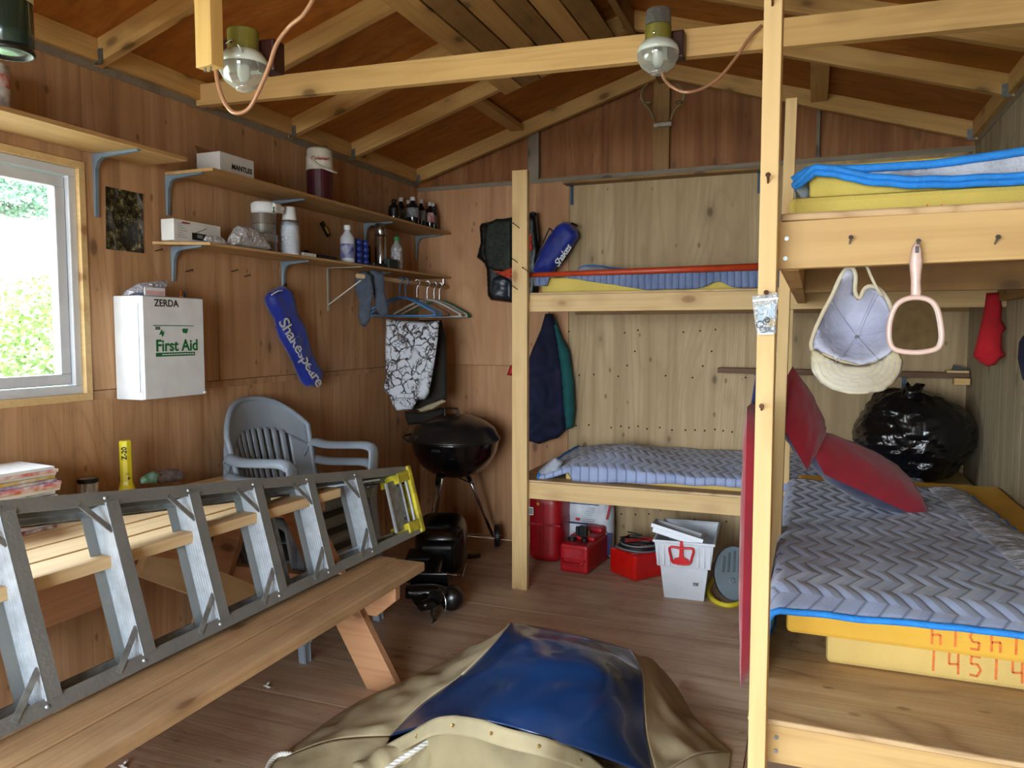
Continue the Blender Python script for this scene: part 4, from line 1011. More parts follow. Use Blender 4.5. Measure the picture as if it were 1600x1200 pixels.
def channel(name, p0, p1, w, d, inward, mat, parent, t=.003):
    """C-section rail: web facing the viewer side, flanges turned towards the rungs"""
    p0, p1, iw = Vector(p0), Vector(p1), Vector(inward).normalized(); x = (p1 - p0).normalized(); iw = (iw - x * iw.dot(x)).normalized(); n = x.cross(iw)
    if n.dot(nrm) < 0: n = -n
    bm = bmesh.new(); m = Matrix((iw, n, x)).transposed().to_4x4(); m.translation = p0; L = (p1 - p0).length
    pr = [(-w / 2, d / 2), (w / 2, d / 2), (w / 2, d / 2 - t), (-w / 2 + t, d / 2 - t), (-w / 2 + t, -d / 2 + t), (w / 2, -d / 2 + t), (w / 2, -d / 2), (-w / 2, -d / 2)]
    lo = [bm.verts.new(m @ Vector((a, b, 0))) for a, b in pr]; hi = [bm.verts.new(m @ Vector((a, b, L))) for a, b in pr]
    bm.faces.new(lo); bm.faces.new(hi[::-1])
    for i in range(8): bm.faces.new((lo[i], lo[(i + 1) % 8], hi[(i + 1) % 8], hi[i]))
    return put(name, bm, mat, parent)
up0 = (T1 - B1).normalized()
channel('front_rail', LB(0), LB(NE), .040, .066, up0, M_AL, ld); channel('front_rail', LT(0), LT(NE), .040, .066, -up0, M_AL, ld)
back = -nrm * .055
channel('rear_rail', LB(.03) + back + up0 * .02, LB(NE) + back + up0 * .03, .024, .034, up0, M_AL3, ld)
channel('rear_rail', LT(.03) + back - up0 * .02, LT(NE) + back - up0 * .03, .024, .034, -up0, M_AL3, ld)
def tpar(px, py_b):
    """rail parameter of the tread whose foot is seen at px,py on the lower rail"""
    best = min(range(0, 300), key=lambda k: (proj_px(LB(k / 200))[0] - px) ** 2); return best / 200
def proj_px(p):
    d = Vector(p) - CAM; D = d.dot(_f); return (800 + 1200 * d.dot(_r) / D, 600 - 1200 * d.dot(_u) / D)
tsp = [tpar(x, 0) for x in (590, 490)]
ts = [tpar(x, 0) for x in (573, 503, 425, 332, 212, 62)]
# even pitch fitted through the seen treads
n_ = len(ts); import statistics
kk = list(range(n_)); mk = statistics.mean(kk); mt_ = statistics.mean(ts); pitch = sum((k - mk) * (t - mt_) for k, t in zip(kk, ts)) / sum((k - mk) ** 2 for k in kk)
ts = [ts[i] for i in range(n_)] + [min(ts[-1] + .2 * (j + 1), NE - .05) for j in range(1)]
ax = (LB(1) - LB(0)).normalized()
for i, t in enumerate(ts):
    b = LB(t) + up0 * .014; c = LT(t) - up0 * .014; u = (c - b); Ln = u.length; u.normalize()
    td = .078                                                        # tread depth through the ladder
    # tread: a shallow channel whose broad ribbed face looks up the ladder (towards the near end)
    bm = bmesh.new(); m = Matrix((u, nrm, ax)).transposed().to_4x4(); m.translation = b
    def bxl(x0, x1, y0, y1, z0, z1, bm=bm):
        q = B((x0, x1, y0, y1, z0, z1)); q.transform(m); me_ = bpy.data.meshes.new('tmp'); q.to_mesh(me_); bm.from_mesh(me_); q.free(); bpy.data.meshes.remove(me_)
    bxl(0, Ln, -td / 2, td / 2, -.001, .0015)
    for r_ in range(7): bxl(0, Ln, -td / 2 + .008 + r_ * .0105, -td / 2 + .011 + r_ * .0105, .0015, .0028)
    tr = put('tread', bm, M_AL2, ld)
    bm = bmesh.new()
    bxl(0, Ln, td / 2 - .002, td / 2, -.040, .0015, bm); bxl(0, Ln, -td / 2, -td / 2 + .002, -.01, .036, bm)
    put('tread_lip', bm, M_AL, tr)
    bm = bmesh.new()
    s = .075
    bar(bm, b + nrm * .036 + u * .02 - ax * .012 + ax * -.0, b + nrm * .036 + u * (.02 + s) - ax * .0 + ax * .0 - ax * .0, .004, .018, up=nrm.cross(u)) if False else None
    bar(bm, LB(t) + nrm * .034 + ax * .085, b + nrm * .034 + u * .085, .004, .017, up=nrm.cross(ax))
    put('brace', bm, M_AL3, ld)
    bm = bmesh.new(); bar(bm, LT(t) + nrm * .034 + ax * .085, c + nrm * .034 - u * .085, .004, .017, up=nrm.cross(ax)); put('brace', bm, M_AL3, ld)
    for q in (LB(t), LT(t)):
        put('rivet', lathe([(.0055, 0), (.004, .003), (0, .004)], q + nrm * .033, seg=10, m=nrm.to_track_quat('Z', 'Y').to_matrix().to_4x4()), M_AL2, ld, smooth=True)
for t in [(ts[1] + ts[2]) / 2 + .0, (ts[3] + ts[2]) / 2 + .02]:
    channel('rear_crossbar', LB(t) + back + up0 * .02, LT(t) + back - up0 * .02, .022, .02, ax, M_AL3, ld)
# yellow top cap with holes and the folded pail shelf
mcap = Matrix((up0, nrm, -ax)).transposed().to_4x4(); mcap.translation = LB(0)
wid = (T1 - B1).length
bm = B((-.02, wid + .02, -.075, .045, -.004, .030)); bm.transform(mcap)
cap = put('top_cap', bm, M_YEL, ld, bevel=.008)
bm = B((-.018, wid + .018, .040, .046, -.075, .0), ); bm.transform(mcap)
bm2 = B((.0, .05, -.07, .043, -.10, -.004), (wid - .05, wid, -.07, .043, -.10, -.004)); bm2.transform(mcap)
put('cap_skirt', bm2, M_YEL, cap, bevel=.004); bm.free()
bm = B((.028, wid - .028, .010, .014, -.165, -.050)); bm.transform(mcap)
ps = put('pail_shelf', bm, M_AL3, ld, bevel=.001)
bm = bmesh.new(); l_ = [mcap @ Vector(p) for p in ((.03, .014, -.06), (.028, .02, -.035), (.045, .024, -.018), (wid - .045, .024, -.018), (wid - .028, .02, -.035), (wid - .03, .014, -.06))]
put('shelf_rim', tube(catmull(l_, 5), .007, seg=8), M_AL2, ps, smooth=True)
bm = B((.028, wid - .028, .010, .020, -.178, -.166), (.028, wid - .028, .012, .020, -.056, -.050)); bm.transform(mcap)
put('shelf_edge', bm, M_AL2, ps)
for a_ in (.25, .8):
    bm = bmesh.new(); tube([mcap @ Vector((a_ * wid, .014, -.075)), mcap @ Vector((a_ * wid, .0155, -.075))], .006, bm); put('hole', bm, M_BLACK, ps)
for a_ in (.1, .82, .93):
    put('hole', tube([mcap @ Vector((a_ * wid, -.0, -.004)), mcap @ Vector((a_ * wid, -.0, -.0055))], .007), M_BLACK, cap)
bm = bmesh.new(); bar(bm, LB(.08) + up0 * .03 - nrm * .02, LB(.36) + up0 * .05 - nrm * .03, .003, .009); put('spreader', bm, M_AL2, ld)
bm = bmesh.new(); bar(bm, LT(.08) - up0 * .02 - nrm * .02, LT(.36) - up0 * .03 - nrm * .03, .003, .009); put('spreader', bm, M_AL2, ld)
# --- stacked grey plastic armchairs
M_CH = plain('grey_chair_plastic', '#8E9AA6', .38, 0, .06, 8)
def chair(label, c, rz):
    """monobloc armchair, local: faces +x, back at x=0, seat .42 high"""
    t = thing('plastic_armchair', label, 'chair', c, rz, group='stack of grey plastic armchairs')
    hw = .275
    def backpt(s, w):                     # s across -1..1, w up 0..1 ; a curved, leaning, arch-topped shell
        wmax = 1 - .30 * abs(s) ** 2.6
        z = .36 + w * wmax * .50; bulge = .09 * (s * s); return Vector((.10 - .12 * w * wmax + bulge, s * (hw - .03 * (1 - w)), z))
    def panel(s0, s1, w0, w1, n=6):
        bm = bmesh.new(); surf(lambda u, v: backpt(s0 + (s1 - s0) * u, w0 + (w1 - w0) * v), n, 12, bm); return bm
    bm = bmesh.new()
    def addp(s0, s1, w0, w1, n=6):
        surf(lambda u, v: backpt(s0 + (s1 - s0) * u, w0 + (w1 - w0) * v), n, 12, bm)
    addp(-1, 1, .70, 1, 26); addp(-1, -.66, 0, .70, 8); addp(.66, 1, 0, .70, 8); addp(-.66, .66, 0, .08, 18)
    put('backrest', bm, M_CH, t, local=True, smooth=True, solid=.006)
    for k in range(8):
        s0 = -.66 + .05 + k * .158; bm = bmesh.new(); surf(lambda u, v: backpt(s0 + .108 * u, .06 + .66 * v) + Vector((.006 * math.sin(u * PI), 0, 0)), 4, 12, bm)
        put('back_slat', bm, M_CH, t, local=True, smooth=True, solid=.006)
    rim = [backpt(-1 + 2 * i / 40, 1) for i in range(41)]
    rim = [backpt(-1, w / 8) for w in range(8)] + rim + [backpt(1, 1 - w / 8) for w in range(1, 9)]
    put('rolled_rim', tube(rim, .014, seg=8), M_CH, t, local=True, smooth=True)
    def seatpt(u, v):
        x = .09 + u * .43; y = (v - .5) * 2 * (.235 + .02 * u); return Vector((x, y, .40 + .03 * u - .02 * math.sin(v * PI) * (1 - u * .6) - (max(0, u - .93) * .5)))
    bm = bmesh.new(); surf(seatpt, 16, 16, bm); put('seat', bm, M_CH, t, local=True, smooth=True, solid=.006)
    bm = bmesh.new(); surf(lambda u, v: Vector((.52 + .004 * v, (u - .5) * .5, .425 - v * .05)), 10, 3, bm); put('seat_apron', bm, M_CH, t, local=True, smooth=True, solid=.005)
    for s in (-1, 1):
        path = catmull([backpt(s * .97, .62), (.13, s * .285, .635), (.22, s * .30, .625), (.34, s * .305, .63), (.46, s * .305, .635), (.505, s * .30, .61), (.515, s * .29, .54), (.52, s * .27, .43)], 5)
        bm = bmesh.new()
        def arm(u, v, path=path, s=s):
            i = u * (len(path) - 1); p = Vector(path[int(i)]); w = .075 if u < .7 else .075 + .02 * (u - .7); a = (v - .5) * 2
            nrm_ = Vector((0, s, 0)); drop = -abs(a) ** 3 * .030
            if u > .72: return p + Vector((0, 0, 0)) + Vector((drop if 0 else -abs(a) ** 3 * .012, 0, 0)) + nrm_ * a * w * .5
            return p + nrm_ * a * w * .5 + Vector((0, 0, drop))
        surf(arm, 34, 9, bm); put('armrest', bm, M_CH, t, local=True, smooth=True, solid=.006)
        for f, (x0, x1) in (('front', (.52, .56)), ('rear', (.10, .0))):
            bm = bmesh.new(); y0 = s * .25; y1 = s * .275
            a = Vector((x0, y0, .42)); b = Vector((x1, y1, 0))
            bar(bm, a, b, .045, .005, up=(1, 0, 0)); bar(bm, a + Vector((-.018 if f == 'front' else .018, s * .022, 0)), b + Vector((-.012 if f == 'front' else .012, s * .016, 0)), .005, .038, up=(1, 0, 0))
            bar(bm, a + Vector((-.018 if f == 'front' else .018, -s * .022, 0)), b + Vector((-.012 if f == 'front' else .012, -s * .016, 0)), .005, .038, up=(1, 0, 0))
            for q in (.3, .55, .8): 
                m_ = a.lerp(b, q); bar(bm, m_ + Vector((-.012 if f == 'front' else .012, -.018, 0)), m_ + Vector((-.012 if f == 'front' else .012, .018, 0)), .03, .004)
            put('leg', bm, M_CH, t, local=True)
    return t
lbls = ['grey plastic armchair, topmost of the stack in the left corner', 'grey plastic armchair directly under the topmost of the stack', 'third grey plastic armchair down in the corner stack', 'lowest grey plastic armchair, its feet on the floor']
CHX, CHY = .055, 3.035
c0 = chair(lbls[3], (CHX, CHY, 0), math.radians(-4))
for k in range(1, 4): copy_tree(c0, (CHX + .004 * k, CHY, .085 * k), math.radians(-4) , lbls[3 - k])
# --- things on the table
def mag_stack():
    cols = ['#C8CED6', '#B8422E', '#D8D2C0', '#C9A53A', '#6E5A86', '#B83262', '#C26A2A', '#D8D4CC', '#9A9890', '#2A2A30', '#C4C0B4', '#8A2A24', '#B0A898', '#3A3A40', '#C8C4BC', '#A02A30', '#1E1E22', '#C02830', '#D0CCC8', '#7A1C24']
    z = TZ; rnd = random.Random(3); ztop = A(30, 733, 'x', .22).z
    n = 20; hs = (ztop - TZ) / n; out = []
    for k in range(n):
        w = .20 + rnd.uniform(-.012, .012); yc = 1.70 + rnd.uniform(-.01, .01); xc = .15 + rnd.uniform(-.012, .012); h = hs * .94
        m = plain('magazine_%s' % cols[n - 1 - k][1:], cols[n - 1 - k], .35, 0, .5, 30, dark='#D8D4CC')
        lb = ['twentieth', 'nineteenth', 'eighteenth', 'seventeenth', 'sixteenth', 'fifteenth', 'fourteenth', 'thirteenth', 'twelfth', 'eleventh', 'tenth', 'ninth', 'eighth', 'seventh', 'sixth', 'fifth', 'fourth', 'third', 'second', 'topmost'][k]
        t = thing('magazine', 'magazine in the stack at the left edge, %s from the top' % lb if k < n - 1 else 'white-covered magazine on top of the stack at the left edge', 'magazine', (xc, yc, z), rnd.uniform(-.06, .06) - .1, group='magazines stacked on the picnic table')
        put('pages', B((-w / 2, w / 2 - .002, -.13, .13, .0006, h - .0006)), plain('page_edges', '#D6CFC0', .8, 0, .25, 200), t, local=True)
        cv = bmesh.new(); B((-w / 2 - .001, w / 2, -.132, .132, 0, .0006), (-w / 2 - .001, w / 2, -.132, .132, h - .0006, h), (w / 2 - .001, w / 2, -.132, .132, .0006, h - .0006), bm=cv)
        put('cover', cv, m, t, local=True); out.append(t); z += hs
mag_stack()
jr = thing('glass_jar', 'small clear glass jar with dark-rimmed lid standing on the table', 'jar', A(137, 775, 'z', TZ + .02) * 0 + Vector((.075, 2.19, TZ)))
jp = Vector((.075, A(137, 750, 'x', .075).y, TZ)); jt_ = A(137, 747, 'x', .075).z; jh = jt_ - TZ; jr.location = jp
put('glass', lathe([(0, .0), (.034, 0), (.036, .006), (.036, jh - .018), (.034, jh - .014), (.034, .004), (0, .004)], jp, seg=26), film('jar_glass', '#E8E4DC', .6, .05, 0), jr, smooth=True)
put('lid', lathe([(.036, jh - .016), (.038, jh - .015), (.038, jh - .002), (.036, jh), (.030, jh), (.029, jh - .002), (0, jh - .002)], jp, seg=26), M_BLKM, jr)
put('lid_top', lathe([(.029, jh - .001), (.0, jh + .0005)], jp, seg=26), plain('pale_lid_print', '#AEB4B8', .4, 0, .5, 40), jr)
put('contents', lathe([(0, .005), (.032, .005), (.032, jh * .55), (0, jh * .57)], jp, seg=20), plain('jar_contents', '#A08A78', .8, 0, .4, 90), jr)
fx = .10; fyy = A(197, 720, 'x', fx).y; ft = A(197, 688, 'x', fx).z; fh = ft - TZ
fl2 = thing('flashlight', 'bright yellow flashlight standing lens-down on the table', 'flashlight', (fx, fyy, TZ))
M_FY = plain('yellow_plastic', '#DCD02A', .35, 0, .05)
put('head', lathe([(0, 0), (.033, 0), (.034, .004), (.034, .030), (.029, .045), (.024, .06)], (fx, fyy, TZ), seg=28), M_FY, fl2, smooth=True)
put('seal_ring', lathe([(.0345, .030), (.0352, .032), (.0345, .034)], (fx, fyy, TZ), seg=28), M_BLACK, fl2, smooth=True)
put('barrel', lathe([(.027, .055), (.0235, .07), (.0235, fh - .004), (.021, fh), (0, fh)], (fx, fyy, TZ), seg=8, m=Matrix.Rotation(.25, 4, 'Z')), M_FY, fl2, bevel=.002)
d_ = Vector((CAM.x - fx, CAM.y - fyy, 0)).normalized(); sd = Vector((-d_.y, d_.x, 0))
text('Z-20', .026, Vector((fx, fyy, TZ + fh - .012)) + d_ * .0246 + sd * .002 - Vector((0, 0, .062)), (0, 0, 1), -sd, M_INK, fl2, bold=.0006)
text('|||', .012, Vector((fx, fyy, TZ + fh * .42)) + d_ * .0246 + sd * .006, (0, 0, 1), -sd, M_INK, fl2)
put('emblem', lathe([(.005, 0), (.005, .0006), (0, .0006)], Vector((fx, fyy, TZ + fh * .36)) + d_ * .0243 + sd * .008, seg=6, m=d_.to_track_quat('Z', 'Y').to_matrix().to_4x4()), M_INK, fl2)
nb = thing('notebook', 'thin red notebook lying on the table behind the ladder rail', 'notebook', A(215, 782, 'z', TZ), .2)
bm = bmesh.new(); prism(pxo([(196, 789), (221, 789), (247, 776), (238, 770), (205, 770), (190, 776)], 'z', TZ, MZ(TZ)), .006, MZ(TZ + .0005), bm)
put('cover', bm, plain('coral_red', '#E2584A', .5, 0, .06), nb, bevel=.001)
put('paper_edge', B((A(225, 788, 'z', TZ).x, A(240, 780, 'z', TZ).x, A(225, 788, 'z', TZ).y, A(240, 780, 'z', TZ).y, TZ + .001, TZ + .005)), M_CARD, nb)
ws = thing('paper_sheet', 'small white paper on the table right of red notebook', 'paper', A(263, 771, 'z', TZ))
bm = bmesh.new(); prism(pxo([(252, 770), (262, 776), (275, 771), (262, 766)], 'z', TZ, MZ(TZ)), .002, MZ(TZ + .0005), bm); put('sheet', bm, M_CARD, ws)
wb_ = thing('plastic_bag', 'crumpled white plastic bag lying on the table beside the magazines', 'bag', (.13, 1.98, TZ))
put('bag', inflate(pxo([(65, 800), (62, 788), (80, 778), (115, 776), (145, 780), (150, 792), (135, 800), (100, 806)], 'z', TZ + .01, MZ(TZ + .01)), MZ(TZ + .01), .03, step=.012, wr=.012, ws=30, back=.2), plain('milky_plastic', '#C4D2E2', .35, 0, .1, 20, bump=.4, bscale=50), wb_, smooth=True)
cl_ = thing('binder_clip', 'black binder clip holding white papers on the table', 'clip', A(82, 806, 'z', TZ))
cc = A(82, 808, 'z', TZ + .012); cd1 = (A(96, 806, 'z', TZ + .012) - A(68, 806, 'z', TZ + .012)).normalized()
bm = bmesh.new(); prism([(-.014, -.002), (.014, -.002), (.003, .024), (-.003, .024)], .045, axes(cc - cd1 * .022 - Vector((0, 0, .009)), Vector((-cd1.y, cd1.x, 0)), (0, 0, 1)), bm); put('clip_body', bm, M_BLACK, cl_, bevel=.001)
put('wire_handle', tube(catmull([cc - cd1 * .012 + Vector((0, 0, .014)), cc - cd1 * .014 + Vector((0, 0, .035)), cc + Vector((0, 0, .042)), cc + cd1 * .004 + Vector((0, 0, .036)), cc + cd1 * .006 + Vector((0, 0, .014))], 4), .001), M_BLKM, cl_)
bm = bmesh.new(); prism(pxo([(56, 818), (85, 820), (112, 810), (100, 806), (70, 811)], 'z', TZ, MZ(TZ)), .0015, MZ(TZ + .0006), bm); put('papers', bm, M_CARD, cl_)
bgs = thing('snack_bag', 'green and silver bag lying on the table right of the flashlight', 'bag', (.14, 2.43, TZ))
mg = MX(.12)
put('green_pack', inflate(pxo([(219, 756), (222, 745), (238, 736), (247, 738), (244, 756)], 'x', .14, MX(.14)), MX(.14), .02, step=.01, wr=.006, ws=40), plain('green_pack_print', '#3E7A48', .4, 0, .5, 25, dark='#9AB8C0'), bgs, smooth=True)
put('silver_pack', inflate(pxo([(242, 738), (262, 732), (280, 732), (291, 740), (285, 752), (255, 756), (243, 754)], 'x', .13, mg), mg, .02, step=.01, wr=.01, ws=40), plain('silver_foil', '#A8A0A8', .22, .7, .4, 30, dark='#5E5660', bump=.6, bscale=60), bgs, smooth=True)
# --- kettle grill
GX, GY, GR = .50, 4.42, .285
gz = A(708, 686, 'y', GY).z
gr = thing('kettle_grill', 'black kettle charcoal grill on tube legs in the rear left corner', 'grill', (GX, GY, 0))
M_EN = plain('black_enamel', '#0B0B0D', .18, 0, .2, coat=.6)
put('bowl', lathe([(0, gz - .245), (.07, gz - .24), (.15, gz - .215), (.22, gz - .16), (.265, gz - .085), (GR - .004, gz - .012), (GR, gz), (GR - .006, gz), (GR - .012, gz - .012), (.2, gz - .15), (0, gz - .22)], (GX, GY, 0), seg=56), M_EN, gr, smooth=True)
lid = put('lid', lathe([(GR + .002, gz - .004), (GR + .007, gz), (GR + .006, gz + .008), (GR - .008, gz + .03), (.255, gz + .075), (.20, gz + .115), (.12, gz + .148), (.05, gz + .160), (0, gz + .162)], (GX, GY, 0), seg=56), plain('dusty_black_enamel', '#17181A', .32, 0, .3, 5, coat=.3), gr, smooth=True)
hz_ = gz + .160
put('lid_handle', tube(catmull([(GX - .045, GY - .05, hz_ - .012), (GX - .047, GY - .05, hz_ + .03), (GX - .035, GY - .05, hz_ + .042), (GX + .035, GY - .05, hz_ + .042), (GX + .047, GY - .05, hz_ + .03), (GX + .045, GY - .05, hz_ - .012)], 4), .0065), M_BLACK, lid, smooth=True)
put('bowl_handle', tube(catmull([(GX - GR + .01, GY - .1, gz - .02), (GX - GR - .045, GY - .08, gz + .01), (GX - GR - .045, GY + .06, gz + .01), (GX - GR + .01, GY + .08, gz - .02)], 4), .006), M_BLACK, gr, smooth=True)
nd = Vector((CAM.x - GX, CAM.y - GY, 0)).normalized(); ns_ = Vector((-nd.y, nd.x, 0))
pc_ = A(683, 690, 'y', GY - GR + .02)
put('name_plate', B((-.03, .03, -.009, .009, 0, .006)), plain('plate_steel', '#3A4046', .35, .6), gr, bevel=.002, local=True)
npo = [o for o in gr.children if o.name.startswith('name_plate')][0]
dd = (Vector((pc_.x, pc_.y, 0)) - Vector((GX, GY, 0))).normalized(); npo.matrix_basis = root_of(gr).inverted() @ axes(Vector((GX, GY, gz - .035)) + dd * (GR - .004), Vector((-dd.y, dd.x, 0)), (0, 0, 1))
for (hx, hy), (fx_, fy_), whl in (((GX - .06, GY - .12), (GX - .10, GY - .22), 0), ((GX + .09, GY + .0), (.645, 4.70), 1), ((GX - .12, GY + .08), (GX - .28, GY + .22), 1)):
    a = Vector((hx, hy, gz - .225)); b = Vector((fx_, fy_, .07 if whl else .0)); 
    put('leg', tube([a, b], .0105, seg=12), M_SS, gr, smooth=True)
    put('leg_socket', tube([a + (a - b).normalized() * .02, a + (b - a).normalized() * .05], .015, seg=12), M_BLKM, gr, smooth=True)
def wheel(c, label=None):
    c = Vector(c); wd_ = Vector((1, .45, 0)).normalized(); mr = wd_.to_track_quat('Z', 'Y').to_matrix().to_4x4()
    w = put('wheel', lathe([(.05, -.018), (.068, -.018), (.075, -.012), (.075, .012), (.068, .018), (.05, .018), (.05, -.018)], c, seg=36, m=mr), M_BLACK, gr, bevel=.002)
    put('hub', lathe([(.052, -.008), (.052, .012), (.047, .014), (.012, .010), (.012, .02), (0, .02)], c, seg=36, m=mr), M_BLKM, w)
    put('hub_rim', lathe([(.043, .0195), (.05, .0195), (.05, .017), (.043, .017), (.043, .0195)], c, seg=36, m=mr), M_VINYL, w)
    put('axle_cap', lathe([(.009, .018), (.008, .026), (0, .028)], c, seg=12, m=mr), M_WHITE, w, smooth=True)
    return w
wheel((.672, 4.71, .075)); wheel((.205, 4.655, .075))
put('axle', tube([(.66, 4.70, .075), (.21, 4.65, .075)], .005), M_SS, gr)
put('damper_lever', tube([(GX + .02, GY - .02, gz - .24), (GX + .16, GY - .06, gz - .27)], .004), M_BLKM, gr)
put('vent_wire', tube(catmull([(GX - GR + .02, GY - .17, gz - .01), (GX - GR + .02, GY - .18, gz + .05), (GX - GR + .07, GY - .20, gz + .08), (GX - GR + .06, GY - .2, gz + .01)], 4), .0018), M_SS, gr)
# --- outboard motor lying on the floor
om = thing('outboard_motor', 'black outboard motor lying on the floor beyond the bench end', 'outboard motor', (.75, 3.8, 0))
M_OB = plain('black_motor_paint', '#09090B', .28, 0, .3, 8, coat=.3); M_OBM = plain('worn_black_metal', '#141518', .4, .4, .4, 30)
hd = Vector((.60, 4.02, .19)); pr_ = Vector((.835, 3.37, .10)); dv = (pr_ - hd).normalized(); sv = Vector((dv.y, -dv.x, 0)).normalized()
mo = axes(hd, dv, sv)
def cow(u, v):
    th_ = u * 2 * PI; ph_ = (v - .5) * PI; ce = lambda t: math.copysign(abs(math.cos(t)) ** .55, math.cos(t)); se = lambda t: math.copysign(abs(math.sin(t)) ** .55, math.sin(t))
    return mo @ Vector((.19 * ce(ph_) * ce(th_) - .02, .15 * ce(ph_) * se(th_), .155 * se(ph_)))
put('cowling', surf(cow, 40, 24, wrapu=True), M_OB, om, smooth=True)
q = B((.10, .24, -.10, .10, -.09, .07)); q.transform(mo); put('lower_cowl', q, M_OBM, om, bevel=.02)
q = B((.22, .56, -.045, .045, -.055, .05)); q.transform(mo); put('midsection', q, M_OB, om, bevel=.02)
q = B((.54, .56, -.10, .10, -.075, .075)); q.transform(mo); put('cavitation_plate', q, M_OB, om, bevel=.006)
mg2 = axes(hd + dv * .62, sv, dv)
gear = put('gearcase', lathe([(0, -.12), (.02, -.11), (.036, -.07), (.042, -.02), (.042, .05), (.036, .09), (.034, .11), (0, .11)], (0, 0, 0), seg=24, m=mg2 @ Matrix.Rotation(PI / 2, 4, 'Y')), M_OB, om, smooth=True)
bm = bmesh.new(); prism([(.66, -.04), (.66, .05), (.74, .035), (.77, .01), (.76, -.01)], .010, axes(hd - Vector((0, 0, .02)) + Vector((0, 0, 0)), dv, sv), bm); put('skeg', bm, M_OB, om, bevel=.002)
def disc(name, c, r, nx, parent, mat=M_OB, th=.02): return put(name, lathe([(0, -th), (r * .8, -th), (r, -th * .4), (r, th * .4), (r * .8, th), (0, th)], c, seg=26, m=Vector(nx).to_track_quat('Z', 'Y').to_matrix().to_4x4()), mat, parent, smooth=True)
pc1 = A(672, 943, 'y', 3.36); pc1.z = max(pc1.z, .06)
hubp = put('propeller_hub', lathe([(0, -.05), (.028, -.05), (.03, .0), (.026, .05), (.012, .06), (0, .06)], pc1, seg=20, m=Vector((-.2, -1, .1)).to_track_quat('Z', 'Y').to_matrix().to_4x4()), M_OB, om, smooth=True)
pm = axes(pc1, (1, -.2, 0), (0, .15, 1))
for k in range(3):
    a0_ = k * 2 * PI / 3 + .9; bm = bmesh.new()
    def bl_(u, v, a0_=a0_):
        r = .025 + u * .075; w = .055 * math.sin(PI * (u * .8 + .15)); a = a0_ + (v - .5) * 2 * w / max(r, .03) * .6; return pm @ Vector((r * math.cos(a), r * math.sin(a), (v - .5) * .05))
    surf(bl_, 8, 7, bm)
    low = min(v.co.z for v in bm.verts)
    if low < .004:
        for v in bm.verts: v.co.z = max(v.co.z, .004)
    put('propeller_blade', bm, M_OB, om, smooth=True, solid=.004)
bm = bmesh.new(); arcp = [pm @ Vector((.09 * math.cos(t), .09 * math.sin(t), -.012)) for t in [(-.5 + k * .15) for k in range(12)]]
put('blade_edge', tube([Vector((p.x, p.y, max(p.z, .004))) for p in arcp], .0022), M_SS, om)
g2 = A(706, 930, 'y', 3.50); g2.z = .075
put('gear_housing', lathe([(0, -.05), (.05, -.05), (.062, -.03), (.065, 0), (.062, .03), (.045, .05), (0, .05)], g2, seg=26, m=Vector((.3, -1, .2)).to_track_quat('Z', 'Y').to_matrix().to_4x4()), M_OB, om, smooth=True)
cb_ = A(690, 895, 'y', 3.85)
q = B((.20, .34, .02, .16, -.06, .09)); q.transform(mo); put('clamp_bracket', q, M_OBM, om, bevel=.01)
for k, (sx, sy) in enumerate(((.26, .16), (.33, .14))):
    a = mo @ Vector((sx, sy, .04)); b = a + Vector((sv.x, sv.y, 0)) * -.0 + (A(722 - k * 10, 900 - k * 25, 'z', .06) - a) * .9
    put('clamp_screw', tube([a, b], .006), M_SS, om)
    put('screw_handle', tube([b + Vector((-.02, -.02, .0)), b + Vector((.02, .02, .0))], .004), M_SS, om)
t0 = A(690, 872, 'z', .09); t1_ = A(748, 868, 'z', .03)
put('tiller_handle', tube([t0, t0.lerp(t1_, .55), t0.lerp(t1_, .6), t1_], [.013, .013, .020, .018], seg=12), M_BLACK, om, smooth=True)
put('tiller_bracket', tube(catmull([mo @ Vector((.12, .12, .02)), t0 + Vector((-.03, .02, .02)), t0], 4), .018), M_OBM, om, smooth=True)
put('shift_lever', tube(catmull([A(722, 868, 'z', .08), A(729, 862, 'z', .10), A(728, 880, 'z', .04), A(722, 902, 'z', .01)], 4), .004), M_SS, om)
put('fuel_line', tube(catmull([mo @ Vector((.1, .1, .08)), A(688, 850, 'z', .12), A(692, 862, 'z', .05), A(700, 880, 'z', .03)], 5), .006), M_BLACK, om, smooth=True)
for px, py in ((675, 893), (668, 868)): 
    p = A(px, py, 'z', .17); put('bolt', lathe([(0, 0), (.008, 0), (.006, .006), (0, .006)], p, seg=8), M_SS, om)
# paper scraps on the floor
for i, (px, py, lb) in enumerate(((412, 1072, 'small twisted scrap of white paper on the floor near bench leg'), (186, 1197, 'crumpled white paper scrap on the floor at the bottom edge'))):
    p = A(px, py, 'z', .004); sc_ = thing('paper_scrap', lb, 'paper', p)
    put('scrap', inflate([(0, 0), (.03, -.006), (.034, .004), (.014, .01), (.010, .03), (.002, .028), (.004, .008), (-.008, .002)], axes(p, (1, 0, 0), (0, 1, .25)), .005, step=.006, wr=.004, ws=90), M_PAP, sc_)
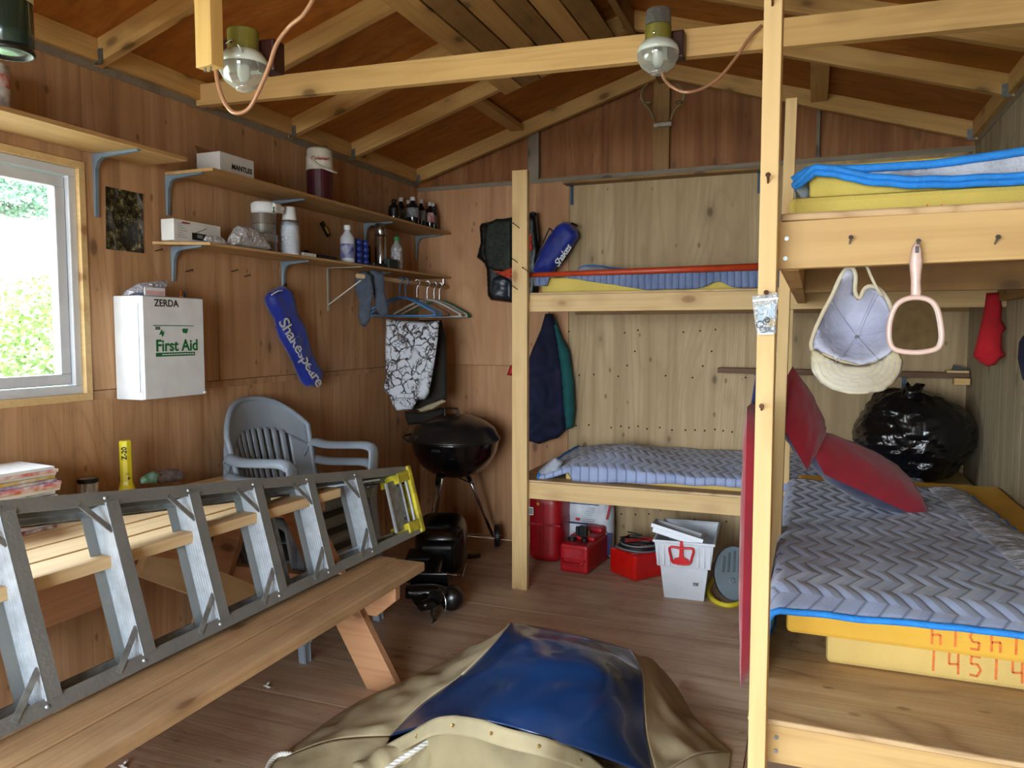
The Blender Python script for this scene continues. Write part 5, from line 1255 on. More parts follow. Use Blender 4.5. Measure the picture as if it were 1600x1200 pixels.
# ============================================================ HANGING THINGS, LEFT REAR CORNER AND REAR BUNK
cb2 = thing('closet_bracket', 'white triangular closet bracket with rod under the lower shelf', 'bracket', (.01, 3.77, 1.8))
M_CRM = plain('cream_steel', '#BDB7A6', .4, .2)
BY = 3.775
bm = bmesh.new(); bar(bm, (.004, BY, 1.812), (.004, BY, 1.565), .018, .004, up=(1, 0, 0)); bar(bm, (.004, BY, 1.811), (.235, BY, 1.811), .018, .004); put('frame', bm, M_CRM, cb2)
bm = bmesh.new(); bar(bm, (.006, BY, 1.60), (.225, BY, 1.735), .010, .005); put('strut', bm, plain('bright_strut', '#D6D3C8', .3), cb2)
RX, RZ = .235, 1.757
rod = thing('hanging_rod', 'pale wooden clothes rod running along the wall below the lower shelf', 'rod', (RX, 4.3, RZ))
put('rod', tube([(RX, 3.72, RZ), (RX, YB - .006, RZ + .0)], .013, seg=18), plain('pale_dowel', '#CDAE82', .55), rod, smooth=True)
put('end_hook', tube(catmull([(RX, 4.80, RZ + .014), (RX - .0, 4.80, 1.808)], 2), .004), M_SS, rod)
def hang_path(y, w=.40, drop=.0, tilt=0.0, x0=RX):
    """clothes hanger seen in its own plane, local x across, y up, hook at 0,0"""
    return [(-w / 2, -.20), (-w / 2 + .01, -.185), (0, -.10), (w / 2 - .01, -.185), (w / 2, -.20), (w / 2 - .02, -.212), (-w / 2 + .02, -.212)]
def hanger(label, y, rz, mat, w=.40, th=.005, tilt=0, group='clothes hangers on the rod', drop=0):
    t = thing('clothes_hanger', label, 'hanger', (RX, y, RZ - .0 - drop), 0, group=group)
    c, s = math.cos(rz), math.sin(rz)
    P = lambda x, z: Vector((RX + x * c, y + x * s, RZ - drop + z))
    pts = [P(a, b) for a, b in hang_path(y, w)]
    put('frame', tube(catmull(pts, 5, closed=True), th, closed=True, seg=8), mat, t, smooth=True)
    hk = [P(.0, -.10), P(0, -.03), P(.012, -.012), P(.018, .006), P(.008, .02), P(-.006, .019), P(-.016, .006)]
    put('hook', tube(catmull(hk, 5), .0025 if th < .006 else .004, seg=8), M_SS if mat is not M_HB else M_HB, t, smooth=True)
    return t
M_HB = plain('blue_hanger_plastic', '#2A6FA8', .35); M_HW = plain('white_hanger_plastic', '#C8CAC4', .4); M_HG = plain('green_hanger_plastic', '#1E7A50', .4)
hA = math.radians(16)
hanger('blue plastic hanger, nearest on the rod, holding the camouflage trousers', 4.20, hA, M_HB, .42, .0065)
hanger('second blue plastic hanger just behind the nearest one', 4.27, hA + .12, M_HB, .42, .006)
hanger('dark wire hanger between the blue and white hangers', 4.42, hA + .1, plain('brown_wire', '#4A3028', .5), .40, .003)
hanger('white plastic hanger behind the blue ones', 4.56, hA + .15, M_HW, .42, .007)
hanger('white tubular hanger next to the green one', 4.66, hA + .2, M_HW, .42, .006)
hanger('green plastic hanger, last on the rod', 4.74, hA + .2, M_HG, .40, .006)
# socks / gloves over the rod's near end
M_SLATE = plain('slate_knit', '#4A5462', .95, 0, .2, 20, bump=.6, bscale=90)
sk = thing('wool_socks', 'grey-blue knit socks draped over the near end of the rod', 'socks', (RX, 3.79, RZ))
m1 = MY(3.80)
OUT1 = [(556, 432), (562, 424), (572, 424), (580, 430), (584, 455), (581, 480), (578, 500), (571, 511), (564, 508), (560, 495), (562, 470), (555, 455)]
OUT2 = [(573, 424), (585, 421), (600, 428), (601, 455), (606, 475), (607, 490), (598, 497), (588, 486), (585, 465), (580, 445)]
put('near_sock', inflate(pxo(OUT1, 'y', 3.80, m1), m1, .018, step=.010, wr=.006, ws=25), M_SLATE, sk, smooth=True)
m1b = MY(3.86); put('far_sock', inflate(pxo(OUT2, 'y', 3.86, m1b), m1b, .018, step=.010, wr=.006, ws=25), M_SLATE, sk, smooth=True)
# camouflage trousers folded over a hanger
def camo():
    t = NT('winter_branch_camouflage')
    co = t.coords(scale=(1, 1, 1), rnd=False); nsn = t.n('TexNoise', Vector=co, Scale=9.0, Detail=4.0)
    w = t.n('VectorMath', operation='MULTIPLY_ADD'); t.l(nsn.outputs['Color'], w.inputs[0]); w.inputs[1].default_value = (.12, .12, .12); t.l(co, w.inputs[2])
    v = t.n('TexVoronoi', Vector=w.outputs[0], Scale=14.0, feature='DISTANCE_TO_EDGE'); v2 = t.n('TexVoronoi', Vector=w.outputs[0], Scale=38.0, feature='DISTANCE_TO_EDGE')
    l1 = t.ramp(v.outputs['Distance'], [(0, (1, 1, 1, 1)), (.035, (.9, .9, .9, 1)), (.06, (0, 0, 0, 1))])
    l2 = t.ramp(v2.outputs['Distance'], [(0, (1, 1, 1, 1)), (.06, (.9, .9, .9, 1)), (.11, (0, 0, 0, 1))])
    msk = t.ramp(t.n('TexNoise', Vector=co, Scale=11.0, Detail=1.0).outputs[0], [(.48, (0, 0, 0, 1)), (.56, (1, 1, 1, 1))])
    msk1 = t.ramp(t.n('TexNoise', Vector=co, Scale=5.0, Detail=1.0).outputs[0], [(.40, (0, 0, 0, 1)), (.46, (1, 1, 1, 1))])
    c = t.mix(t.math('MULTIPLY', l1, msk1), '#C3C8D2', '#2E2622'); c = t.mix(t.math('MULTIPLY', l2, msk), c, '#3A302A')
    t.l(c, t.b.inputs['Base Color']); t.b.inputs['Roughness'].default_value = .85
    t.bump(t.n('TexNoise', Vector=co, Scale=12.0, Detail=3.0).outputs[0], .5, .02); return t.m
tr_ = thing('camouflage_trousers', 'folded white trousers with dark branch camouflage on blue hanger', 'trousers', (.28, 4.2, 1.5))
mt = MY(4.22); O = [(603, 498), (618, 500), (640, 502), (665, 503), (686, 501), (684, 530), (680, 560), (675, 590), (670, 615), (663, 625), (651, 626), (645, 640), (618, 642), (611, 625), (599, 606), (603, 590), (602, 550)]
put('folded_legs', inflate(pxo(O, 'y', 4.22, mt), mt, .022, rim=.03, step=.013, wr=.014, ws=10), camo(), tr_, smooth=True)
mt2 = MY(4.19); put('hem', inflate(pxo([(612, 622), (630, 621), (648, 622), (650, 630), (643, 640), (620, 642), (613, 632)], 'y', 4.19, mt2), mt2, .010, step=.012, wr=.004), camo(), tr_, smooth=True)
gz2 = thing('dark_trousers', 'dark olive-grey trousers hanging behind the camouflage pair', 'trousers', (.3, 4.4, 1.4))
mt3 = MY(4.40); O = [(655, 500), (690, 500), (697, 530), (698, 575), (698, 622), (660, 640), (650, 643), (630, 640), (655, 600)]
M_OLIVE = plain('dark_olive_cloth', '#2C2820', .9, 0, .25, 8, bump=.4, bscale=12)
put('cloth', inflate(pxo(O, 'y', 4.40, mt3), mt3, .03, rim=.03, step=.018, wr=.01, ws=9), M_OLIVE, gz2, smooth=True)
put('hem', inflate(pxo([(650, 640), (668, 632), (690, 624), (697, 627), (675, 640), (658, 644)], 'y', 4.37, MY(4.37)), MY(4.37), .006, step=.01), plain('beige_hem', '#A89A7C', .9), gz2, smooth=True)
jk0 = thing('dark_jacket_end', 'dark brown garment end hanging above the grill lid', 'clothing', (.3, 4.56, 1.0))
mt4 = MY(4.60); put('cloth', inflate(pxo([(632, 643), (660, 645), (688, 636), (696, 640), (690, 655), (672, 662), (655, 662), (638, 664), (634, 655)], 'y', 4.60, mt4), mt4, .02, rim=.03, step=.014, wr=.006), M_OLIVE, jk0, smooth=True)
# black camouflage folding seat pinned to the rear wall
fs = thing('folded_camp_chair', 'black and camouflage folded hunting chair hung behind the bunk post', 'chair', (.75, 4.83, 1.65))
ms = MY(4.83)
def camod():
    t = NT('dark_green_camouflage'); co = t.coords(rnd=False)
    n1 = t.n('TexNoise', Vector=co, Scale=34.0, Detail=3.0, Distortion=1.5).outputs[0]
    t.l(t.ramp(n1, [(.40, '#08090A'), (.52, '#12180F'), (.58, '#26331E'), (.66, '#0E120C')]), t.b.inputs['Base Color']); t.b.inputs['Roughness'].default_value = .7; return t.m
put('shell', inflate(pxo([(749, 355), (752, 349), (800, 339), (832, 334), (838, 336), (843, 390), (842, 430), (838, 470), (800, 473), (767, 469), (762, 462), (760, 420), (757, 412), (745, 402), (751, 378)], 'y', 4.83, ms), ms, .03, rim=.02, step=.02, wr=.004), plain('black_nylon', '#0C0D0F', .4, 0, .3, 10, bump=.3, bscale=20), fs, smooth=True)
ms2 = MY(4.80)
put('camouflage_panel', inflate(pxo([(758, 352), (775, 342), (800, 342), (800, 425), (775, 424), (762, 418), (756, 395)], 'y', 4.80, ms2), ms2, .012, rim=.02, step=.016, wr=.004), camod(), fs, smooth=True)
ms3 = MY(4.785)
M_BLAZE = plain('blaze_orange', '#D8431A', .7, 0, .4, 60, dark='#6E1E0C')
put('orange_trim', inflate(pxo([(770, 423), (785, 424), (800, 418), (800, 436), (785, 431)], 'y', 4.785, ms3), ms3, .006, step=.01, wr=.004, ws=60), M_BLAZE, fs)
put('orange_patch', inflate(pxo([(826, 370), (830, 365), (832, 390), (829, 392), (826, 392)], 'y', 4.785, ms3), ms3, .006, step=.01), M_BLAZE, fs)
put('pouch', inflate(pxo([(770, 435), (782, 430), (800, 440), (800, 468), (772, 466), (767, 455)], 'y', 4.785, ms3), ms3, .012, step=.014, wr=.01, ws=25), plain('slate_nylon', '#2C3640', .35, 0, .4, 12), fs, smooth=True)
put('carry_loop', tube(catmull([A(828, 340, 'y', 4.80), A(829, 334, 'y', 4.78), A(835, 333, 'y', 4.78), A(838, 340, 'y', 4.80), A(842, 380, 'y', 4.80)], 4), .008), M_BLACK, fs, smooth=True)
nail('nail', A(806, 353, 'y', 4.70), (0, 1, 0), .12, fs, mat=M_BLKM)
# second blue chair bag on the rear wall
cbg = thing('chair_bag', 'royal blue drawstring bag tilted right on rear wall by the post', 'bag', (1.05, 4.79, 1.8))
mc = MY(4.78); O = [(832, 428), (835, 415), (846, 390), (858, 368), (870, 352), (882, 346), (890, 348), (902, 360), (905, 370), (898, 380), (885, 400), (872, 415), (864, 428)]
put('bag', inflate(pxo(O, 'y', 4.78, mc), mc, .06, step=.016, wr=.008), M_SHB, cbg, smooth=True)
put('toggle', tube([A(893, 349, 'y', 4.74), A(902, 353, 'y', 4.74)], .008), M_BLACK, cbg)
put('strap', tube(catmull([A(864, 362, 'y', 4.76), A(859, 357, 'y', 4.75), A(856, 362, 'y', 4.75), A(846, 385, 'y', 4.75), A(838, 405, 'y', 4.76)], 4), .005), M_BLACK, cbg, smooth=True)
a0 = A(872, 418, 'y', 4.725); a1 = A(895, 384, 'y', 4.725); dv_ = (a1 - a0).normalized()
text('Shakes', .062, a0, dv_, Vector((-dv_.z, 0, dv_.x)), M_WHITE, cbg, shear=.35, bold=.001, space=.9)
# navy and teal jacket
M_NAVY = plain('navy_cloth', '#131A3E', .85, 0, .25, 8, bump=.4, bscale=10); M_TEAL = plain('teal_cloth', '#0F5A5C', .85, 0, .2, 8, bump=.4, bscale=10)
jk = thing('jacket', 'navy jacket with teal side hanging on rear wall under the bunk', 'jacket', (1.0, 4.8, .8))
mj = MY(4.80); O = [(852, 490), (864, 490), (872, 530), (882, 580), (884, 640), (884, 672), (872, 684), (858, 688), (842, 694), (830, 690), (812, 690), (812, 600), (832, 545), (845, 515)]
put('front', inflate(pxo(O, 'y', 4.79, MY(4.79)), MY(4.79), .05, rim=.06, step=.018, wr=.05, ws=12), M_NAVY, jk, smooth=True)
O = [(862, 492), (868, 500), (880, 530), (890, 548), (897, 600), (899, 640), (896, 668), (884, 672), (880, 640), (876, 590), (870, 540)]
put('teal_side', inflate(pxo(O, 'y', 4.80, mj), mj, .045, rim=.05, step=.02, wr=.015, ws=9), M_TEAL, jk, smooth=True)
put('hanging_loop', tube([A(858, 492, 'y', 4.79), A(858, 484, 'y', 4.84)], .004), M_BLACK, jk)
rh = thing('red_strap_end', 'small red strap end peeking left of the bunk post on rear wall', 'strap', A(797, 582, 'y', 4.86))
put('strap', inflate(pxo([(792, 586), (797, 572), (803, 568), (806, 588)], 'y', 4.86, MY(4.86)), MY(4.86), .01, step=.01), M_RED, rh, smooth=True)
# shelf plank under the gable ledge and the low plank behind the right bunk
gs = thing('wall_plank', 'narrow wooden plank shelf high on the rear wall under the gable', 'shelf', (1.7, 4.82, 2.39))
put('board', B((1.10, 2.40, YB - .10, YB - .001, 2.392, 2.408)), M_OLD, gs, bevel=.002)
for xx in (1.135, 2.30):
    bm = bmesh.new(); bar(bm, (xx, YB - .004, 2.391), (xx, YB - .004, 2.27), .02, .004, up=(0, 1, 0)); bar(bm, (xx, YB - .004, 2.389), (xx, YB - .09, 2.389), .02, .004); put('bracket', bm, plain('blue_painted_steel', '#1C4258', .4), gs)
ls = thing('wall_plank', 'low dark wooden plank on blue brackets behind the right bunk', 'shelf', (2.8, 4.8, 1.2))
x0_ = A(1122, 577, 'y', 4.8).x
stick('board', (x0_, YB - .06, 1.212), (RW - .004, YB - .06, 1.205), .11, .03, plywood('walnut_board', '#7A5C44', '#634832', '#3E2A1C', 'x', .3), ls)
for px in (1182, 1412, 1523):
    xx = A(px, 610, 'y', YB - .01).x; bm = bmesh.new(); bar(bm, (xx, YB - .004, 1.19), (xx, YB - .004, 1.06), .022, .004, up=(0, 1, 0)); bar(bm, (xx, YB - .004, 1.187), (xx, YB - .10, 1.187), .022, .004); put('bracket', bm, plain('blue_painted_steel', '#1C4258', .4), ls)
bk1 = thing('wood_block', 'short pale wooden offcut at the right end of low plank', 'wood', (3.2, 4.76, 1.2))
xa, xb = A(1490, 590, 'y', 4.72).x, A(1536, 590, 'y', 4.72).x; xb = min(xb, RW - .01)
bm = B((xa, xb, 4.70, 4.76, 1.160, 1.195)); put('block', bm, M_TIE, bk1, bevel=.003)
bk2 = thing('wood_block', 'thin flat offcut lying on the low plank right end', 'wood', (3.2, 4.8, 1.2205))
put('block', B((xa - .03, xb, 4.74, 4.82, 1.2215, 1.235)), M_STUD, bk2, bevel=.002)
bk3 = thing('black_wedge', 'small black triangular piece on the low plank offcut', 'wedge', (3.25, 4.78, 1.2355))
bm = bmesh.new(); prism([(0, 0), (.10, .0), (.01, .028)], .03, axes((xa + .0, 4.81, 1.2356), (1, 0, 0), (0, 0, 1)), bm); put('wedge', bm, M_BLACK, bk3)
# white/orange jagged marks along the gable ledge: old insulation dust
# rope hook with two curved prongs on the gable stud
M_TANP = plain('tan_painted_metal', '#8E7A50', .5, .2)
hk_ = thing('double_hook', 'tan two-pronged wall hook on the gable centre stud', 'hook', A(1035, 195, 'y', 4.80))
for s, pp in ((-1, ((1022, 188), (1015, 172), (1005, 160), (1001, 150), (1005, 138), (1013, 130))), (1, ((1048, 188), (1054, 172), (1066, 160), (1069, 148), (1064, 137), (1056, 130)))):
    put('prong', tube(catmull([A(a, b, 'y', 4.80 - .012 * i) for i, (a, b) in enumerate(pp)], 5), [.009] * 5 + [.008] * 10 + [.006] * 11, seg=10), M_TANP, hk_, smooth=True)
    p = A(1011 if s < 0 else 1059, 160, 'y', 4.76); put('prong_cup', inflate([(-.03, 0), (.0, .012), (.03, .008), (.025, -.008), (0, -.012)], MY(4.76) @ Matrix.Translation((p.x, p.z, 0)), .008, step=.008), M_TANP, hk_, smooth=True)
p = A(1035, 194, 'y', 4.83)
put('clamp_band', B((p.x - .055, p.x + .055, 4.825, 4.86, p.z - .012, p.z + .010)), M_CRM, hk_, bevel=.003)

# old nail holes in the tan rear wall sheets
for px, py in ((889, 518), (976, 520), (997, 516), (1068, 519), (1094, 517), (1118, 515), (905, 586), (928, 585), (966, 588), (992, 549), (980, 571), (1040, 587), (1082, 590), (1098, 572), (1112, 549), (1165, 590), (900, 665), (920, 664), (955, 668), (970, 666), (983, 668), (997, 666), (1011, 670), (1031, 668), (1050, 672), (1071, 672), (1086, 672), (1101, 673), (1117, 671), (1130, 673), (1144, 675), (971, 803), (993, 804), (1014, 803), (1085, 812), (1135, 815)):
    p = A(px, py, 'y', YB - .0004); put('nail_hole', lathe([(.006, 0), (.0045, .0006), (0, .0008)], p, seg=8, m=Matrix.Rotation(PI / 2, 4, 'X')), plain('dark_hole', '#2A1E14', .9), wb)
# ============================================================ THINGS UNDER THE REAR BUNK
def cbox(c, sx, sy, sz, rz=0, z0=0.0):
    q = B((-sx / 2, sx / 2, -sy / 2, sy / 2, 0, sz)); q.transform(Matrix.Translation((c[0], c[1], z0)) @ Matrix.Rotation(rz, 4, 'Z')); return q
gc = thing('fuel_can', 'tall rounded red fuel can on the floor behind the bunk post', 'fuel can', (1.08, 4.62, 0))
def canp(u, v):
    th_ = u * 2 * PI; zz = v * .47; k = 1 - .5 * max(0, (v - .80) / .2) ** 2; sq = lambda t, f: math.copysign(abs(f(t)) ** .6, f(t)); k *= 1 - .25 * max(0, (.05 - v) / .05)
    return Vector((1.08 + .115 * k * sq(th_, math.cos), 4.62 + .15 * k * sq(th_, math.sin), .001 + zz))
bm = bmesh.new(); surf(canp, 36, 24, bm, wrapu=True); bm.faces.new([v for v in bm.verts if v.co.z > .4705]) if False else None
M_RED2 = plain('deep_red_plastic', '#A30E18', .4, 0, .15)
put('body', bm, M_RED2, gc, smooth=True)
put('top_plate', lathe([(.06, .455), (.055, .472), (.0, .474)], (1.08, 4.62, 0)), M_RED2, gc, smooth=True)
q = B((1.075, 1.087, 4.462, 4.478, .12, .38)); put('moulded_rib', q, M_RED2, gc, bevel=.005)
q = B((.975, 1.195, 4.466, 4.472, .235, .25)); put('moulded_seam', q, M_RED2, gc, bevel=.003)
p = A(829, 797, 'y', 4.466); put('warning_label', B((p.x - .012, p.x + .02, 4.462, 4.465, p.z - .03, p.z + .02)), M_CARD, gc)
bm = bmesh.new(); 
for k in range(3): B((p.x - .008, p.x + .014, 4.4612, 4.4618, p.z - .02 + k * .012, p.z - .014 + k * .012), bm=bm)
put('label_print', bm, M_INK, gc)
p = A(841, 787, 'y', 4.466); bm = bmesh.new(); prism([(0, -.013), (.013, 0), (0, .013), (-.013, 0)], .001, axes((p.x, 4.463, p.z), (1, 0, 0), (0, 0, 1)), bm); put('warning_diamond', bm, plain('amber_label', '#E0A020', .5), gc)
# printed bag of dry goods
pb = thing('paper_sack', 'white printed sack with navy lower part behind the red fuel tank', 'sack', (1.40, 4.74, 0))
M_SACK = plain('white_printed_sack', '#C9CFD8', .45, 0, .1, 10, bump=.5, bscale=14); M_NV = plain('navy_print', '#17245A', .45, 0, .15)
SX0, SX1 = A(881, 800, 'y', 4.70).x, A(957, 800, 'y', 4.70).x
ms_ = MY(4.74)
put('sack', inflate([(SX0, .002), (SX1, .002), (SX1 + .005, .2), (SX1 - .005, .50), (SX0 - .005, .50), (SX0 - .008, .2)], ms_, .07, rim=.06, step=.02, wr=.012, ws=12), M_SACK, pb, smooth=True)
def onsack(px0, px1, py0, py1, y=4.668):
    a = A(px0, py0, 'y', y); b = A(px1, py1, 'y', y); return (min(a.x, b.x), max(a.x, b.x), y, y + .002, min(a.z, b.z), max(a.z, b.z))
bm = B(onsack(884, 936, 786, 789)); put('printed_stripe', bm, M_NV, pb)
bm = B(onsack(886, 934, 817, 819)); put('printed_stripe', bm, M_NV, pb)
for k in range(8):
    put('printed_text_line', B(onsack(884 + (k % 3), 898 + (k * 5) % 7, 793 + k * 3.0, 794.1 + k * 3.0)), plain('grey_print', '#8A8F96', .6), pb)
    put('printed_text_line', B(onsack(908, 930 - (k * 7) % 6, 793 + k * 3.0, 794.1 + k * 3.0)), plain('grey_print', '#8A8F96', .6), pb)
for (px, py), m_ in (((903, 798), M_INK), ((903, 804), plain('grey_print', '#8A8F96', .6)), ((903, 811), M_RED)):
    p = A(px, py, 'y', 4.667); put('printed_emblem', lathe([(.017, 0), (.017, .001), (0, .001)], (p.x, p.y, p.z), seg=20, m=Matrix.Rotation(PI / 2, 4, 'X') @ Matrix.Scale(.6, 4, (0, 1, 0))), m_, pb)
q = B(onsack(940, 955, 832, 868, 4.664)); put('navy_side', q, M_NV, pb)
bm = bmesh.new(); bar(bm, A(948, 812, 'y', 4.664), A(953, 790, 'y', 4.664), .012, .003, up=(0, 1, 0)); put('red_curve_print', bm, M_RED, pb)
bm = bmesh.new()
for k in range(7):
    p = A(946, 834 + k * 4.2, 'y', 4.662); B((p.x - .008, p.x + .008, 4.661, 4.662, p.z - .0055, p.z + .0055), bm=bm)
put('white_lettering', bm, M_WHITE, pb)
# portable fuel tank
ft_ = thing('fuel_tank', 'low red portable fuel tank with black caps under the bunk', 'fuel tank', (1.33, 4.55, 0))
fa0 = A(873, 893, 'z', 0); fa1 = A(918, 900, 'z', 0); fb1 = A(941, 862, 'z', 0)
dx_ = (fa1 - fa0).normalized(); wdt = (fa1 - fa0).length; dy_ = Vector((-dx_.y, dx_.x, 0)); 
mft = axes(fa0, dx_, dy_)
def tpt(u, v):
    pass
hF = .175; Ld = .38
bm = B((.003, wdt - .003, .002, Ld, .001, hF)); bm.transform(mft); bd = put('body', bm, M_RED, ft_, bevel=.018)
bm = B((.01, wdt - .01, .13, Ld - .01, hF - .01, hF + .022)); bm.transform(mft); put('raised_top', bm, M_RED, bd, bevel=.015)
bm = B((.045, wdt - .01, Ld - .12, Ld - .02, hF + .01, hF + .05)); bm.transform(mft); put('moulded_hump', bm, M_RED, bd, bevel=.018)
hp = [mft @ Vector(p) for p in ((.02, -.002, .085), (.03, -.014, .070), (.05, -.018, .064), (wdt / 2, -.019, .062), (wdt - .05, -.018, .064), (wdt - .03, -.014, .072), (wdt - .02, -.002, .088))]
put('front_handle', tube(catmull(hp, 4), .007), M_RED, ft_, smooth=True)
bm = B((.03, wdt - .03, -.001, .002, .095, .15)); bm.transform(mft); put('moulded_panel', bm, M_RED, bd, bevel=.001)
bm = bmesh.new()
for k in range(6):
    q = B((.035 + (k % 2) * .008, wdt - .035 - (k % 3) * .008, -.0016, -.0008, .098 + k * .009, .1005 + k * .009)); q.transform(mft); me_ = bpy.data.meshes.new('t'); q.to_mesh(me_); bm.from_mesh(me_); q.free(); bpy.data.meshes.remove(me_)
put('moulded_text', bm, plain('pinkish_moulding', '#C8505A', .5), bd)
for u, v, r_, h_ in ((.045, .10, .026, .016), (.125, .10, .02, .018)):
    put('filler_cap', lathe([(0, 0), (r_, 0), (r_, h_), (r_ * .8, h_ + .004), (0, h_ + .004)], mft @ Vector((u, v, hF)), seg=22), M_BLACK, ft_, bevel=.002)
bm = B((.075, .125, .125, .165, hF + .015, hF + .085)); bm.transform(mft); put('hose_connector', bm, M_BLACK, ft_, bevel=.006)
put('fuel_gauge', lathe([(.012, 0), (.012, .05), (.008, .055), (0, .055)], mft @ Vector((.06, .15, hF + .02)), seg=14), M_BLACK, ft_)
put('brass_fitting', lathe([(.005, 0), (.005, .035), (0, .035)], mft @ Vector((.135, .15, hF + .02)), seg=10), plain('brass', '#B08A3A', .3, .9), ft_)
# red metal box with jumper cables
rbx2 = thing('metal_box', 'bright red metal box on the floor carrying coiled jumper cables', 'box', (1.75, 4.3, 0))
ra = A(952, 894, 'z', 0); rb_ = A(992, 910, 'z', 0); rc = A(1036, 900, 'z', 0); rd = ra + (rc - rb_)
bm = bmesh.new(); hR = .155
for z_, k in ((0.001, 1), (hR, 1)):
    pass
Pq = [ra, rb_, rc, rd]; lo = [bm.verts.new((p.x, p.y, .001)) for p in Pq]; hi = [bm.verts.new((p.x, p.y, hR)) for p in Pq]
bm.faces.new(lo[::-1]); bm.faces.new(hi)
for i in range(4): bm.faces.new((lo[i], lo[(i + 1) % 4], hi[(i + 1) % 4], hi[i]))
M_BRED = plain('bright_red_enamel', '#CE1610', .25, 0, .08, coat=.4)
bx_ = put('body', bm, M_BRED, rbx2, bevel=.014)
put('latch', lathe([(.006, 0), (.006, .004), (0, .004)], rb_.lerp(ra, .45) + Vector((0, 0, .115)), seg=12, m=(ra - rb_).cross(Vector((0, 0, 1))).to_track_quat('Z', 'Y').to_matrix().to_4x4()), M_BRED, rbx2)
jc = thing('jumper_cables', 'coiled grey jumper cables with red and black clamps on red box', 'cables', ((ra.x + rc.x) / 2, (ra.y + rc.y) / 2, hR))
cc_ = (ra + rb_ + rc + rd) / 4
M_CBL = plain('grey_cable', '#6E7478', .45); 
for k in range(4):
    r1 = .115 - k * .008; pts = [cc_ + Vector((r1 * 1.05 * math.cos(t) + .01 * math.sin(k), r1 * .75 * math.sin(t) + .006 * k, hR + .007 + k * .0115 + .003 * math.sin(t * 2 + k))) for t in [j * 2 * PI / 30 for j in range(30)]]
    put('cable_loop', tube(pts, .006, closed=True), M_CBL if k % 2 == 0 else M_BLACK, jc, smooth=True)
def clamp(p, a, mat, nm='clamp'):
    d = Vector((math.cos(a), math.sin(a), 0)); s = Vector((-d.y, d.x, 0)); bm = bmesh.new()
    bar(bm, p - d * .05 + Vector((0, 0, .012)), p + d * .045 + Vector((0, 0, .004)), .014, .006); bar(bm, p - d * .05 - Vector((0, 0, .006)), p + d * .045 + Vector((0, 0, -.0)), .014, .006)
    return put(nm, bm, mat, jc, bevel=.003, label='%s cable clamp' % ('red' if mat is M_RED else 'black'))
zt2 = hR + .058
clamp(cc_ + Vector((-.01, -.04, zt2)), .5, M_RED); clamp(cc_ + Vector((.08, .0, zt2 + .004)), .3, M_RED); clamp(cc_ + Vector((-.07, .0, zt2)), 1.2, M_BLACK); clamp(cc_ + Vector((-.02, .06, zt2 + .008)), -.2, M_BLACK)
# white bin with nested tray and red latch
wb2 = thing('storage_bin', 'white plastic bin with ribbed rim and red latch under the bunk', 'bin', (2.0, 4.25, 0))
M_BIN = plain('white_bin_plastic', '#D3D9E2', .35, 0, .04)
na = A(1036, 934, 'z', 0.0); nb_ = A(1101, 941, 'z', 0.0); bdx = (nb_ - na).normalized(); bw = (nb_ - na).length; mbn = axes(na, bdx, (-bdx.y, bdx.x, 0)); bd_ = .40
def taper(z0, z1, e0_, e1_, name, parent, wall=True, mat=M_BIN, inset=0.0):
    bm = bmesh.new(); rings = []
    for z_, e in ((z0, e0_), (z1, e1_)) + (((z1, e1_ - .006), (z0 + .01, e0_ - .006)) if wall else ()):
        rings.append([bm.verts.new(mbn @ Vector(p)) for p in ((-e, -e, z_), (bw + e, -e, z_), (bw + e, bd_ + e, z_), (-e, bd_ + e, z_))])
    for a, b in zip(rings, rings[1:]):
        for i in range(4): bm.faces.new((a[i], a[(i + 1) % 4], b[(i + 1) % 4], b[i]))
    bm.faces.new(rings[0][::-1]); bm.faces.new(rings[-1])
    return put(name, bm, mat, parent, bevel=.006)
taper(.001, .205, -.005, .018, 'lower_body', wb2)
taper(.185, .325, .030, .045, 'upper_band', wb2)
bm = bmesh.new()
def rot_box(b_, bm_):
    q = B(b_); q.transform(mbn); me_ = bpy.data.meshes.new('t'); q.to_mesh(me_); bm_.from_mesh(me_); q.free(); bpy.data.meshes.remove(me_)
e = .045
rb1 = bmesh.new()
for b_ in ((-e - .008, bw + e + .008, -e - .008, -e + .004, .318, .332), (-e - .008, bw + e + .008, bd_ + e - .004, bd_ + e + .008, .318, .332), (-e - .008, -e + .004, -e, bd_ + e, .318, .332), (bw + e - .004, bw + e + .008, -e, bd_ + e, .318, .332)): rot_box(b_, rb1)
put('rolled_rim', rb1, M_BIN, wb2, bevel=.003)
for k in range(10):
    if 3 <= k <= 6: continue
    q = bmesh.new(); u = -.025 + k * (bw + .05) / 9; rot_box((u - .006, u + .006, -.044, -.034, .195, .310), q); put('rib', q, M_BIN, wb2, bevel=.003)
mL = axes(mbn @ Vector((bw * .45, -.048, .25)), bdx, (0, 0, 1))
ring = [(-.062, .045), (-.055, .0), (-.038, -.035), (.038, -.035), (.055, .0), (.062, .045), (.03, .05), (0, .046), (-.03, .05)]
M_LRED = plain('red_latch_plastic', '#D01420', .35)
put('red_latch', tube([mL @ Vector((a, b, .006)) for a, b in catmull([(a, b, 0) for a, b in ring], 3, closed=True) and [(q.x, q.y) for q in catmull([(a, b, 0) for a, b in ring], 3, closed=True)]], .0065, closed=True), M_LRED, wb2, smooth=True)
bm = bmesh.new(); prism([(-.045, -.042), (.045, -.042), (.036, -.010), (.012, -.002), (.008, .085), (-.008, .085), (-.012, -.002), (-.036, -.010)], .007, mL, bm); put('latch_plate', bm, M_LRED, wb2, bevel=.002)
bm = bmesh.new(); m_ = mbn @ Matrix.Translation((bw * .62, -.0, .09)) ; 
